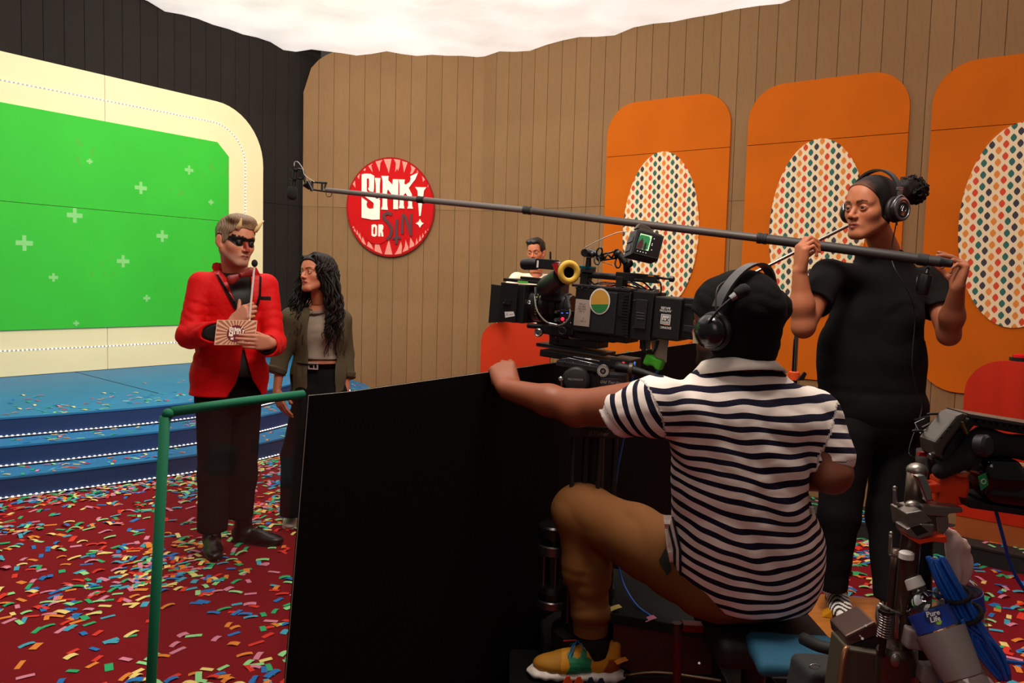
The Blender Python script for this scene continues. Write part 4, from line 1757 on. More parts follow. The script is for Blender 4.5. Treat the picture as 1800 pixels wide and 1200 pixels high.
    obj('sunburst', ray_md, CB, card)
    obj('disc', MD().prism([(cx + ht * .34 * math.cos(a), cy + ht * .34 * math.sin(a)) for a in np.linspace(0, 2 * PI, 32, endpoint=False)], D_, ex, ey, nrm, .0007, .0011), CR, card)
    # SINK! again, small
    kx = ht * .80 / 1000
    for nm, q in list(zip(names, LET['letter'])) + [('exclamation_mark', [(818, 390), (944, 392), (918, 430), (880, 715), (862, 716), (845, 430)])]:
        obj(nm, MD().prism([((x - 540) * kx + cx, (600 - y) * kx * .92 + cy) for x, y in q], D_, ex, ey, nrm, .0012, .0016), SWHITE, card)
    for nm, q in (('letter_o', [(325, 820), (345, 810), (370, 812), (388, 830), (386, 935), (325, 935)]), ('letter_r', [(402, 812), (445, 812), (460, 830), (446, 880), (460, 948), (438, 948), (424, 900), (424, 948), (400, 946)])):
        obj(nm, MD().prism([((x - 540) * kx + cx, (600 - y) * kx * .92 + cy) for x, y in q], D_, ex, ey, nrm, .0012, .0016), SWHITE, card)


build_host()
# ================================================================== THE CONTESTANT WITH LONG CURLY HAIR
def build_contestant():
    Y = 4.78
    root = person('woman with long dark curly hair in an open olive overshirt and grey top', tuple(WZ(530, 932, 0) * V(1, 1, 0)))
    Fm = frame(-14)
    l, f, u = Fm[:, 0], Fm[:, 1], Fm[:, 2]
    Hm = frame(-34, 8, -5)
    hc = W(556, 482, 4.70)
    neck = W(562, 536, 4.78)
    hd = Head(hc, Hm, .96, False, gaze=(-.35, 1, .22), jaw=.93)
    hn = hd.build(.0026, neck).net(2)
    base = '#c07a58'
    hcst = hd.paint(hn[0], base, lips='#8a3a34', brow='#22140e', browk=1.25)
    sR, sL = W(512, 560, 4.70), W(600, 562, 4.84)
    eR, eL = W(495, 622, 4.72), W(607, 622, 4.88)
    wR, wL = W(486, 690, 4.66), W(608, 690, 4.80)
    lo, hi = bounds([eR, wR, W(502, 745, 4.6)], .06)
    v = Vol(lo, hi, .003)
    v.cone(eR, wR, .032, .0225)
    hand(v, wR, unit(W(498, 722, 4.62) - wR), V(.5, .8, .1), V(.6, -.7, 0), .92, curl=[(10, 14, 10), (14, 18, 12), (16, 20, 14), (18, 24, 16)])
    nR = v.net(1)
    lo, hi = bounds([eL, wL, W(604, 745, 4.7)], .06)
    v = Vol(lo, hi, .004)
    v.cone(eL, wL, .032, .0225)
    hand(v, wL, V(-.1, -.1, -1), V(-.7, .5, 0), V(-.4, -.8, 0), .92, curl=[(10, 14, 10), (14, 18, 12), (16, 20, 14), (18, 24, 16)])
    nL = v.net(1)
    lo, hi = bounds([sR, sL, W(560, 700, Y), neck], .14)
    v = Vol(lo, hi, .006)
    v.cone(neck, W(560, 562, Y), .045, .06, k=.03)
    v.cone(sR, sL, .036, .036, k=.05)
    v.ell(W(561, 585, Y), (.145, .095, .16), Fm, k=.05)
    v.ell(W(561, 640, Y), (.128, .09, .10), Fm, k=.05)
    v.cone(sR, eR, .042, .034, k=.02).cone(sL, eL, .042, .034, k=.02)
    nT = v.net(2)
    SK = skin_mat('skin_contestant')
    obj('body', join_nets((*hn, hcst), (*nR, uniform(nR[0], '#b06a4e')), (*nL, uniform(nL[0], '#b06a4e')), (*nT, uniform(nT[0], '#b5704f'))), SK, root, smooth=True)
    hd.eyes(root, '#2a1810', '#e0d8d0')
    # top
    v = Vol(*bounds([sR, sL, W(560, 640, Y)], .13), .005)
    v.ell(W(561, 585, Y), (.155, .108, .17), Fm, k=0)
    for q in (-1, 1):
        v.ell(W(561, 580, Y) + l * q * .062 + f * .052, (.058, .05, .055), Fm, k=.04)
    v.ell(W(561, 635, Y), (.138, .102, .10), Fm, k=.05)
    v.cone(sR, sL, .045, .045, k=.05)
    v.disp(lambda P: .003 * (np.abs(wob(P * V(1, 1, 2), 28, 4)) - .4))
    v.clip(V(0, 0, W(560, 633, 4.66)[2]), -ZU)
    v.cone(neck + f * .03 - u * .008, neck + u * .15, .060, .09, k=.006, mode='-')
    top = v.net(2)
    obj('top', top, mat('grey_rib_knit', '#8f8374', .85, bump=(200, .2, .002)), root, smooth=True)
    obj('neckband', ring_collar(neck + f * .028 - u * .010, u, f, .063, .061, .008, .003, .5, gap=0.5), mat('grey_band', '#7d7264', .85), root, smooth=True)
    # jeans
    hR, hL = W(545, 690, Y - .04), W(582, 690, Y + .04)
    kR, kL = W(517, 800, 4.70), W(583, 800, 4.85)
    aR, aL = W(513, 903, 4.66), W(585, 900, 4.85)
    lo, hi = bounds([hR, hL, aR, aL, W(560, 640, Y)], .14)
    v = Vol(lo, hi, .007)
    v.ell(W(562, 665, Y), (.150, .112, .13), Fm, k=0)
    v.ell(W(564, 690, Y), (.168, .118, .10), Fm, k=.04)
    v.cone(hR, kR, .092, .075, k=.03).cone(kR, aR, .075, .072, k=.03)
    v.cone(hL, kL, .092, .075, k=.01).cone(kL, aL, .075, .072, k=.03)
    v.clip(V(0, 0, W(560, 640, 4.66)[2]), ZU)
    v.clip(V(0, 0, aR[2] - .01), -ZU)
    v.disp(lambda P: .003 * (np.abs(wob(P, 20, 8)) - .4) * (P[:, 2] < .5))
    jn = v.net(2)
    obj('jeans', jn, mat('black_denim', '#0e0d0e', .85, bump=(150, .1, .002), spec=.12), root, smooth=True)
    bj = bvh_of(jn)
    zb = W(560, 644, 4.66)[2]
    belt = MD()
    n = 48
    rows = []
    for zz in (zb - .017, zb + .017):
        for i in range(n):
            a = 2 * PI * i / n
            d = l * math.cos(a) + f * math.sin(a)
            c = W(562, 665, Y)
            st = V(c[0], c[1], zz) + d * .5
            hit, _, _, dist = bj.ray_cast(Vector(st), Vector(-d))
            r_ = .5 - (dist or .36)
            rows.append(V(c[0], c[1], zz) + d * (max(.09, r_) + .004))
    for i in range(n):
        k = (i + 1) % n
        belt.add([rows[i], rows[k], rows[n + k], rows[n + i]], [(0, 1, 2, 3)])
    bo = obj('belt', belt, mat('black_belt', '#0b0a0a', .35), root, smooth=False)
    bc = W(550.5, 643, 4.652)
    bk = MD()
    for dx, dz, hx, hz in ((0, .017, .030, .004), (0, -.017, .030, .004), (-.028, 0, .004, .02), (.028, 0, .004, .02), (.004, 0, .003, .014)):
        bk.box(bc + l * dx + u * dz, (hx, .003, hz), Fm)
    obj('buckle', bk, mat('polished_steel', '#c8c4c0', .3, .5), bo, bevel=.001)
    # overshirt, open in front
    lo, hi = bounds([sR, sL, eR, eL, W(485, 720, Y), W(615, 720, Y)], .12)
    v = Vol(lo, hi, .0045)
    v.ell(W(560, 590, Y), (.178, .140, .18), Fm, k=0)
    v.ell(W(560, 660, Y), (.180, .135, .20), Fm, k=.06)
    v.ell(W(560, 710, Y), (.185, .140, .15), Fm, k=.06)
    v.cone(sR, sL, .062, .062, k=.05)
    v.cone(sR, eR, .062, .055, k=.02).cone(eR, W(487, 652, 4.69), .055, .055, k=.015)
    v.cone(sL, eL, .062, .055, k=.02).cone(eL, W(608, 660, 4.84), .055, .055, k=.015)
    v.disp(lambda P: .006 * (np.abs(wob(P * V(1.3, 1.3, .6), 24, 6)) - .4))
    v.shell(.010)
    v.clip(V(0, 0, W(540, 716, 4.66)[2]), -ZU)
    cutoff(v, W(486, 655, 4.69), unit(wR - eR), .09, .08)
    cutoff(v, W(608, 664, 4.84), unit(wL - eL), .09, .08)
    o = W(560, 600, Y)
    loc = lambda x, y, Yy=4.66: ((W(x, y, Yy) - o) @ l, (W(x, y, Yy) - o) @ u)
    vol_poly(v, [loc(543, 530), loc(541, 560), loc(541, 640), loc(540, 730), loc(587, 730), loc(586, 640), loc(584, 560), loc(580, 530)], o, l, u, f, .0, .35, k=.004)
    v.cone(neck - u * .01, neck + u * .2, .070, .12, k=.01, mode='-')
    OL = mat('olive_cotton', '#4a4230', .85, bump=(90, .15, .003), spec=.2)
    on = v.net(2)
    obj('overshirt', on, OL, root, smooth=True)
    for w_, e_ in ((W(486, 650, 4.69), eR), (W(608, 659, 4.84), eL)):
        d = unit(w_ - e_)
        obj('rolled_cuff', MD().lathe(w_ - d * .018, d, [(0, .050), (.004, .0595), (.016, .061), (.020, .058), (.036, .060), (.040, .055), (.041, .046)], 28), OL, root, smooth=True)
    # shoes
    h1, t1 = WZ(519, 908, 0) * V(1, 1, 0), WZ(503, 941, 0) * V(1, 1, 0)
    h2 = WZ(585, 905, 0) * V(1, 1, 0)
    t1 = h1 + unit(t1 - h1) * .25
    t2 = h2 + V(.03, -.24, 0)
    WS = mat('white_leather', '#d6d0c8', .5)
    for h_, t_ in ((h1, t1), (h2, t2)):
        lo, hi = bounds([h_, t_], .12)
        lo[2], hi[2] = -.02, .18
        v = Vol(lo, hi, .004)
        dress_shoe(v, h_, t_, 1.0)
        so = obj('shoe', v.net(1), WS, root, smooth=True)
        obj('sole', sole(h_, t_, 1.0, .02), mat('white_rubber', '#e4e0da', .6), so)
        d_ = unit(t_ - h_)
        sd = np.cross(d_, ZU)
        for i in range(4):
            c = h_ + d_ * (.10 + .022 * i)
            zt = .098 - .013 * i
            obj('lace', MD().tube([c - sd * .018 + ZU * (zt - .006), c + ZU * (zt + .004), c + sd * .018 + ZU * (zt - .006)], .003, 6, smooth=3), WS, so, smooth=True)
    # hair: scalp cap and many curly locks
    T, M, s = hd.T, hd.M, hd.s
    v = hd.cap(.0032, .009, [(.3, .074), (.088, .076), (.066, .054), (.044, .030), (.034, -.005), (.030, -.05), (.0, -.10), (-.3, -.10), (-.3, -.4), (.3, -.4)], False)
    cap = v.net(1)
    g = random.Random(5)
    md = MD()
    md.add(cap[0], cap[1])
    roots, paths = [], []
    for i in range(120):                      # locks combed from the parting down both sides
        sd_ = 1 if i % 2 else -1
        y_ = g.uniform(-.085, .075)
        zt = .138 - 1.6 * max(0, y_ - .02) ** 1.5 * 4
        roots.append(T(sd_ * .004, y_, zt - .004))
        w_ = .088 * math.sqrt(max(.2, 1 - (y_ / .12) ** 2))
        low = W(g.uniform(574, 602) if sd_ > 0 else g.uniform(505, 533), g.uniform(535, 590), Y + g.uniform(-.12, .06))
        paths.append([T(sd_ * w_ * .72, y_ - .004, .104), T(sd_ * w_ * 1.04, y_ - .016, .050), T(sd_ * w_ * 1.12, y_ - .03, -.03), low])
    for i in range(190):
        side = 1 if g.random() < .56 else -1          # +1 = her left, right of the picture
        a = g.uniform(.1, 1.0)
        fr = g.uniform(-1, 1)
        zz = g.uniform(-.03, .105)
        rt = T(side * .078 * math.sqrt(max(0, 1 - (zz / .13) ** 2)), -.02 - .05 * fr * .9 + (.035 if fr < -.3 else 0), zz)
        if side > 0:
            ex, ey = g.uniform(568, 604), g.uniform(570, 632)
            mx = g.uniform(576, 598) if g.random() < .6 else g.uniform(566, 590)
            dep = Y + g.uniform(-.19, .06)
            paths.append([W(mx, 508 + g.uniform(-8, 8), dep + .02), W((mx + ex) / 2 + 4, 548 + g.uniform(-8, 8), dep), W(ex, ey, dep - .01)])
        else:
            ex, ey = g.uniform(498, 536), g.uniform(550, 615)
            mx = g.uniform(517, 532)
            dep = Y + g.uniform(-.12, .12)
            paths.append([W(mx, 508 + g.uniform(-8, 8), dep + .04), W((mx + ex) / 2 - 2, 540 + g.uniform(-8, 8), dep), W(ex, ey, dep - .02)])
        roots.append(rt)
    # a few locks hanging in front of the top
    for i in range(14):
        roots.append(T(.075, .01, g.uniform(-.02, .04)))
        ex = g.uniform(566, 586)
        paths.append([W(576, 520, 4.68), W(577, 560, 4.62), W(ex, g.uniform(585, 615), 4.60)])
    c = curly(roots, paths, .0064, .010, 5.0, 9, n=30)
    md.add(np.vstack(c.v), c.f)
    obj('hair', md, mat('dark_curls', '#150d0a', .6, spec=.25), root, smooth=True, fix=False)


build_contestant()


# ================================================================== THE BOOM OPERATOR
def build_operator():
    Y = 3.25
    root = person('woman in black holding the boom pole, hair in a curly bun, wearing headphones', tuple(W(1520, 1085, 3.15)))
    Fm = frame(-6)
    l, f, u = Fm[:, 0], Fm[:, 1], Fm[:, 2]
    Hm = frame(-62, -1, 1)
    hc = W(1531, 367, 3.20)
    neck = W(1556, 440, 3.27)
    hd = Head(hc, Hm, 1.06, False, gaze=(.05, 1, .02), jaw=.98)
    hn = hd.build(.0026, neck).net(2)
    base = '#b06c4c'
    hcst = hd.paint(hn[0], base, lips='#8c4038', brow='#1c120e', browk=1.2)
    sR, sL = W(1455, 484, 3.18), W(1637, 494, 3.32)
    eR, eL = W(1412, 574, 3.00), W(1668, 588, 3.14)
    wR, wL = W(1406, 478, 2.98), W(1683, 506, 3.02)
    lo, hi = bounds([sR, eR, wR, W(1455, 430, 2.95)], .08)
    v = Vol(lo, hi, .0032)
    v.cone(sR, eR, .050, .041, k=.02).cone(eR, eR * .6 + wR * .4, .040, .041, k=.02).cone(eR * .6 + wR * .4, wR, .041, .0265, k=.03)
    hand(v, wR, V(.02, -.02, 1), V(1, .12, -.05), V(0, 1, .1), 1.0, curl=[(38, 62, 30), (46, 66, 34), (55, 70, 38), (62, 74, 40)], thumb=[(.6, .5, .55), (.6, .9, .1)])
    nR = v.net(1)
    lo, hi = bounds([sL, eL, wL, W(1640, 440, 3.0)], .08)
    v = Vol(lo, hi, .0032)
    v.cone(sL, eL, .050, .041, k=.02).cone(eL, eL * .6 + wL * .4, .040, .041, k=.02).cone(eL * .6 + wL * .4, wL, .041, .0265, k=.03)
    hand(v, wL, V(.18, -.02, 1), V(-1, .10, .0), V(0, 1, .1), 1.0, curl=[(62, 14, 8), (72, 20, 12), (80, 45, 30), (86, 55, 40)], thumb=[(.5, .6, .5), (.5, .95, .0)], spread=1.2)
    nL = v.net(1)
    lo, hi = bounds([sR, sL, W(1530, 700, Y), neck], .14)
    v = Vol(lo, hi, .01)
    v.cone(neck, W(1545, 490, Y + .04), .045, .08, k=.03)
    v.cone(sR, sL, .035, .035, k=.03)
    v.cone(W(1545, 520, Y + .02), W(1530, 700, Y), .09, .09, k=.03)
    nT = v.net(1)
    SK = skin_mat('skin_operator')
    cR = uniform(nR[0], base) * V(.95, .92, .9)
    obj('body', join_nets((*hn, hcst), (*nR, cR), (*nL, uniform(nL[0], '#a06044')), (*nT, uniform(nT[0], base))), SK, root, smooth=True)
    hd.eyes(root, '#22140c', '#d8cfc8')
    T, M, s = hd.T, hd.M, hd.s
    # hair pulled back into a bun
    v = hd.cap(.003, .0035, [(.3, .080), (.084, .084), (.064, .056), (.042, .030), (.030, .0), (.026, -.03), (.010, -.045), (-.02, -.06), (-.3, -.085), (-.3, -.4), (.3, -.4)], False)
    v.disp(lambda P: .0005 * np.sin(hd.local(P)[:, 2] * 1100 + hd.local(P)[:, 0] * 500 + hd.local(P)[:, 1] * 200) + .0012 * wob(P, 60, 2))
    cap = v.net(1)
    bun = W(1602, 334, 3.30)
    md = MD()
    md.add(cap[0], cap[1])
    v = Vol(bun - .1, bun + .1, .005)
    v.ell(bun, (.058, .05, .050), k=0)
    v.cone(bun, T(0, -.10, .06), .034, .045, k=.03)
    v.disp(lambda P: .006 * wob(P, 90, 2))
    b_ = v.net(1)
    md.add(b_[0], b_[1])
    g = random.Random(3)
    roots, paths = [], []
    for i in range(150):
        d = unit(V(g.gauss(0, 1), g.gauss(0, 1), g.gauss(0, 1)))
        e = unit(np.cross(d, V(g.gauss(0, 1), g.gauss(0, 1), g.gauss(0, 1))))
        p = bun + d * V(.052, .046, .045)
        roots.append(p)
        R_ = g.uniform(.008, .020)
        paths.append([p + e * R_ + d * .012, p + e * R_ * 1.6 + d * .002, p + e * R_ * 1.2 - d * .014])
    c = curly(roots, paths, .0034, .004, 2.2, 4, n=12, sides=4)
    md.add(np.vstack(c.v), c.f)
    hq = hd.local(np.vstack(md.v))
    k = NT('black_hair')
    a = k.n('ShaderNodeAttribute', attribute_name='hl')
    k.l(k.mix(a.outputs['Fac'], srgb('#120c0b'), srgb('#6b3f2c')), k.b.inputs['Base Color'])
    k.b.inputs['Roughness'].default_value = .6
    k.b.inputs['Specular IOR Level'].default_value = .25
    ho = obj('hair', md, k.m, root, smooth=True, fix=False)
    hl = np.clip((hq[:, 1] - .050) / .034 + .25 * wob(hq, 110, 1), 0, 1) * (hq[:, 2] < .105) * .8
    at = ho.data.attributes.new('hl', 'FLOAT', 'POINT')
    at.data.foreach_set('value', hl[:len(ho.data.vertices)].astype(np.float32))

    # t-shirt
    BT = mat('black_jersey', '#121112', .85, bump=(160, .08, .002), spec=.12)
    lo, hi = bounds([sR, sL, eR, eL, W(1420, 790, Y), W(1640, 790, Y)], .1)
    v = Vol(lo, hi, .005)
    v.ell(W(1546, 530, Y + .02), (.186, .118, .17), Fm, k=0)
    for q in (-1, 1):
        v.ell(W(1540, 555, Y) + l * q * .075 + f * .06, (.075, .07, .07), Fm, k=.06)
    v.ell(W(1530, 600, Y), (.200, .130, .14), Fm, k=.08)
    v.ell(W(1531, 650, Y), (.214, .138, .17), Fm, k=.08)
    v.ell(W(1532, 715, Y), (.222, .150, .15), Fm, k=.07)
    v.cone(sR, sL, .055, .055, k=.06)
    v.ell(W(1553, 450, Y + .03), (.11, .08, .05), Fm, k=.05)
    aR, aL = sR * .42 + eR * .58, sL * .42 + eL * .58
    v.cone(sR, aR, .066, .068, k=.03).cone(sL, aL, .066, .068, k=.03)
    v.disp(lambda P: .006 * (np.abs(wob(P * V(1, 1, 1.5), 15, 9)) - .4) + .004 * np.exp(-((P[:, 2] - W(1530, 685, Y)[2]) / .02) ** 2) * -1.0)
    v.shell(.012)
    v.clip(V(0, 0, W(1530, 772, 3.1)[2]), -ZU)
    cutoff(v, aR, eR - sR, .085, .06)
    cutoff(v, aL, eL - sL, .085, .06)
    v.cone(neck + u * .004, neck + u * .2, .062, .10, k=.006, mode='-')
    tn = v.net(2)
    obj('t_shirt', tn, BT, root, smooth=True)
    obj('neckband', ring_collar(neck + u * .004, u, f, .066, .062, .010, .003, .35, gap=0.5), BT, root, smooth=True)
    # trousers
    hR, hL = W(1488, 770, 3.20), W(1578, 770, 3.28)
    kR, kL = W(1475, 905, 3.14), W(1560, 905, 3.20)
    kR2, kL2 = W(1463, 1030, 3.14), W(1563, 1062, 3.05)
    lo, hi = bounds([hR, hL, kR2, kL2, W(1530, 700, Y)], .15)
    v = Vol(lo, hi, .007)
    v.ell(W(1533, 735, Y), (.205, .135, .14), Fm, k=0)
    v.cone(hR, kR, .108, .078, k=.03).cone(kR, kR2, .078, .058, k=.03)
    v.cone(hL, kL, .108, .080, k=.01).cone(kL, kL2, .080, .056, k=.03)
    v.disp(lambda P: .005 * (np.abs(wob(P * V(1, 1, 1.4), 20, 5)) - .4))
    v.clip(V(0, 0, W(1463, 1036, 3.14)[2]), -ZU)
    obj('trousers', v.net(2), mat('black_trouser', '#0e0d0e', .85, bump=(100, .1, .002), spec=.12), root, smooth=True)
    # striped sneakers standing on the apple box top
    ZT = .205
    for cx, ty in (((1466, 1045), (1448, 1062)), ((1562, 1075), (1562, 1112))):
        h_ = WZ(cx[0], cx[1] + 8, ZT)
        h_ = V(h_[0], h_[1], ZT)
        d_ = unit(V(-.25, -1, 0)) if cx[0] < 1500 else V(0, -1, 0)
        h_ = h_ - d_ * .02
        t_ = h_ + d_ * .25
        lo, hi = bounds([h_, t_], .12)
        lo[2], hi[2] = ZT - .02, ZT + .2
        v = Vol(lo, hi, .004)
        dress_shoe(v, h_, t_, 1.0)
        n_ = v.net(1)
        q = n_[0] - h_
        a, b = q @ d_, q @ np.cross(d_, ZU)
        m = (np.sin(a * 230 + 2.5 * np.sin(b * 90) + 40 * q[:, 2]) > -.1) & (q[:, 2] > .022)
        col = np.where(m[:, None], np.array(srgb('#e6e2dc')), np.array(srgb('#0b0b0b')))
        so = obj('shoe', (*n_, col), mat('zebra_shoe', '#ffffff', .6, attr='Col'), root, smooth=True)
        obj('sole', sole(h_, t_, 1.0, .022), mat('black_sole', '#0b0b0b', .6), so)
        for i in range(3):
            c_ = h_ + d_ * (.105 + .024 * i)
            sd = np.cross(d_, ZU)
            obj('lace', MD().tube([c_ - sd * .02 + ZU * (.092 - .013 * i), c_ + ZU * (.104 - .013 * i), c_ + sd * .02 + ZU * (.092 - .013 * i)], .0035, 6, smooth=3), mat('white_lace', '#e8e4dc', .7), so, smooth=True)

    # headphones
    hp = thing('headphones', 'black and silver closed headphones on the boom operator, cable hanging down', 'headphones', tuple(hc))
    SIL = mat('brushed_gunmetal', '#8a8a90', .32, .9)
    DK = mat('black_plastic', '#101012', .4)
    LTH = mat('black_leatherette', '#161517', .5, bump=(120, .2, .002))
    side = M[:, 0]
    for q in (-1, 1):
        cc = T(q * .083, -.018, -.006)
        ax = side * q
        cu = obj('ear_cup', MD().lathe(cc + ax * .014, ax, [(0, .040), (.004, .046), (.018, .047), (.024, .044)], 36), DK, hp, smooth=True, auto=35)
        obj('ear_pad', MD().lathe(cc, ax, [(-.006, .030), (-.005, .046), (.004, .051), (.012, .050), (.016, .044)], 36), LTH, cu, smooth=True)
        obj('silver_ring', MD().lathe(cc + ax * .0365, ax, [(0, .044), (.004, .045), (.006, .041), (.006, .036), (.003, .034)], 36), SIL, cu, smooth=True, auto=35)
        obj('disc', MD().lathe(cc + ax * .0385, ax, [(0, .033), (.003, .031), (.004, .026), (.003, .024), (.003, .002)], 36), mat('dark_gunmetal', '#3c3c40', .3, .8), cu, smooth=True, auto=30)
        up_ = M[:, 2]
        fw = M[:, 1]
        e = cc + ax * .0425
        tri = MD()
        for a_, b_ in ((V(-.009, -.008), V(0, .011)), (V(0, .011), V(.009, -.008)), (V(-.012, -.008), V(.012, -.008))):
            tri.cyl(e + fw * a_[0] + up_ * a_[1], e + fw * b_[0] + up_ * b_[1], .0010, n=6)
        tri.tube([e + (fw * math.cos(t) + up_ * math.sin(t)) * .0155 for t in np.linspace(0, 2 * PI, 25)], .0009, 6)
        obj('emblem', tri, SIL, cu)
        yk = MD().tube([cc + ax * .02 + fw * .045, cc + ax * .030 + fw * .036 + up_ * .03, cc + ax * .028 + up_ * .052, cc + ax * .030 - fw * .036 + up_ * .03, cc + ax * .02 - fw * .045], .004, 8, smooth=4)
        obj('yoke', yk, SIL, hp, smooth=True)
        hm = MD().box(cc + ax * .022 + up_ * .062, (.005, .010, .014), M)
        hm.box(cc + ax * .020 + up_ * .078, (.006, .014, .006), M)
        obj('hinge', hm, SIL, hp, bevel=.0015)
    arc_ = []
    for a in np.linspace(-72, 72, 25):
        arc_.append(T(.097 * math.sin(R(a)) * 1.03, -.020, .036 + .104 * math.cos(R(a))))
    bd = MD()
    n = len(arc_)
    vs = []
    for i, p in enumerate(arc_):
        d = unit(p - T(0, -.02, .03))
        for sgn in (-1, 1):
            vs += [p + M[:, 1] * sgn * .014, p + M[:, 1] * sgn * .014 + d * .008]
    fs = []
    for i in range(n - 1):
        a = i * 4
        b = a + 4
        fs += [(a, b, b + 1, a + 1), (a + 2, a + 3, b + 3, b + 2), (a + 1, b + 1, b + 3, a + 3), (a, a + 2, b + 2, b)]
    fs += [(0, 1, 3, 2), (4 * n - 4, 4 * n - 2, 4 * n - 1, 4 * n - 3)]
    bd.add(vs, fs)
    obj('headband', bd, LTH, hp, smooth=True, auto=40)
    cb = [T(.10, -.015, -.052), W(1567, 440, 3.14), W(1572, 470, 3.08), W(1600, 520, 3.05), W(1608, 560, 3.07), W(1603, 640, 3.05), W(1612, 690, 3.06), W(1620, 720, 3.06), W(1600, 780, 3.02), W(1600, 800, 3.0), W(1622, 806, 2.9)]
    obj('cable', MD().tube(cb, .0022, 6, smooth=6), mat('cable_black', '#16161a', .4), hp, smooth=True)
    obj('plug', MD().cyl(T(.098, -.015, -.04), T(.102, -.015, -.064), .004, .0035, 10), DK, hp)


build_operator()


# ------------------------------------------------------------------ boom pole, microphone and transmitter
def build_boom():
    px = [(573, 334, 4.10), (740, 351, 3.92), (927, 369.5, 3.70), (1130, 394, 3.46), (1340, 419, 3.24), (1480, 437, 3.08), (1652, 460, 2.93)]
    P = [W(*q) for q in px]
    t = thing('boom_pole', 'long grey telescopic boom pole held across the picture by the operator', 'boom pole', tuple(P[-1]))
    GR = mat('pole_grey', '#6e6a68', .42, .35)
    GD = mat('pole_dark', '#2e2b2a', .55, .2)
    segs = [((0, 1), .0125, .0125, GR), ((1, 2), .0145, .0145, GR), ((2, 4), .0165, .0165, mat('pole_mid', '#4a4542', .5, .3)), ((4, 6), .0195, .0195, GD)]
    for (a, b), r0, r1, m in segs:
        obj('tube', MD().tube(P[a:b + 1], [r0, r1], 18, smooth=4), m, t, smooth=True, auto=50)
    KN = mat('knurled_collar', '#2a2a2c', .45, .6, bump=(600, .8, .002))
    for i, r in ((1, .0175), (2, .0195), (4, .0225)):
        d = unit(P[i + 1] - P[i - 1])
        obj('locking_collar', MD().lathe(P[i] - d * .020, d, [(0, r * .9), (.002, r), (.014, r), (.016, r * .94), (.024, r * .94), (.026, r), (.038, r), (.040, r * .9)], 20), KN, t, smooth=True, auto=30)
    d = unit(P[-1] - P[-2])
    a = W(1612, 455, 2.965)
    obj('end_collar', MD().lathe(a, d, [(0, .020), (.002, .0225), (.036, .0225), (.038, .020)], 20), KN, t, smooth=True, auto=30)
    obj('end_cap', MD().lathe(a + d * .039, d, [(0, .0185), (.045, .0185), (.050, .016), (.075, .015), (.08, .010)], 20), mat('end_cap_black', '#141318', .45), t, smooth=True, auto=30)
    # microphone in its shock mount
    m = thing('boom_microphone', 'black microphone with foam tip hanging in a shock mount at the pole end', 'microphone', tuple(W(515, 315, 4.14)))
    DK = MATS['black_plastic']
    FO = mat('foam_black', '#141312', .95, bump=(300, .5, .002))
    top, bot = W(520, 296, 4.14), W(516, 330, 4.14)
    obj('body', MD().lathe(top, bot - top, [(0, .008), (.003, .0115), (.12, .0115)], 18), DK, m, smooth=True, auto=40)
    b2 = W(512.5, 351, 4.14)
    b1 = W(515, 328, 4.14)
    L = np.linalg.norm(b2 - b1)
    obj('foam_windscreen', MD().lathe(b1, b2 - b1, [(0, .012), (.003, .0215), (L * .35, .026), (L * .7, .027), (L * .92, .021), (L, .010)], 20), FO, m, smooth=True)
    for y_ in (298, 314.5):
        c = W(519 - (y_ - 298) * .1, y_, 4.14)
        d = unit(bot - top)
        obj('mount_ring', MD().lathe(c - d * .003, d, [(0, .012), (0, .026), (.006, .026), (.006, .012)], 24), DK, m, smooth=True, auto=30)
    fr = MD().tube([W(524, 297, 4.13), W(533, 300, 4.12), W(534, 312, 4.12), W(526, 315, 4.13)], .006, 8, smooth=3)
    fr.tube([W(534, 306, 4.12), W(536, 318, 4.12), W(540, 325, 4.12)], .007, 8, smooth=3)
    obj('mount_frame', fr, DK, m, smooth=True)
    hg = MD()
    hg.cyl(W(534, 323, 4.115), W(545, 330, 4.13), .013, n=16)
    hg.cyl(W(541, 318.5, 4.10), W(549, 335, 4.10), .010, n=16)
    for pts in ([(547, 319.5), (575, 321.5)], [(547, 332.5), (574, 336.5)], [(549, 319), (549, 333)], [(566, 321), (566, 336)], [(573, 320), (571, 330), (575, 337)]):
        hg.tube([W(x, y, 4.11) for x, y in pts], .0055, 8)
    obj('pivot_bracket', hg, DK, m, smooth=True, auto=40)
    obj('mount_cable', MD().tube([W(517, 292, 4.14), W(518, 285, 4.14), W(524, 285, 4.13), W(532, 296, 4.11), W(536, 308, 4.11), W(553, 320, 4.10)], .0022, 6, smooth=6), mat('cable_white', '#b8b4b0', .4), m, smooth=True)
    obj('cable_loop', MD().tube([W(578 + 5 * math.cos(a), 341 + 5 * math.sin(a), 4.09) for a in np.linspace(-2.4, 3.6, 16)], .002, 6), DK, m, smooth=True)
    # butt plug transmitter pouch hanging under the pole end
    c = W(1624, 494, 2.96)
    tr = thing('transmitter_pouch', 'small black plug-on transmitter hanging under the pole by her shoulder', 'transmitter', tuple(c))
    top = W(1632, 470, 2.955)
    dn = unit(W(1620, 520, 2.96) - W(1630, 482, 2.955))
    obj('connector', MD().lathe(top, dn, [(0, .006), (.004, .008), (.020, .0095), (.024, .012)], 16), mat('dark_metal', '#3a3a3e', .35, .8), tr, smooth=True)
    obj('case', MD().lathe(W(1630, 482, 2.955), dn, [(0, .010), (.002, .0205), (.012, .0215), (.070, .0215), (.076, .019), (.077, .008)], 20), LB, tr, smooth=True, auto=40)
    obj('clip', MD().tube([W(1613, 484, 2.94), W(1611, 500, 2.93), W(1612, 512, 2.94)], .003, 6, smooth=3), LB, tr, smooth=True)


LB = mat('black_case', '#0e0e10', .35)
build_boom()
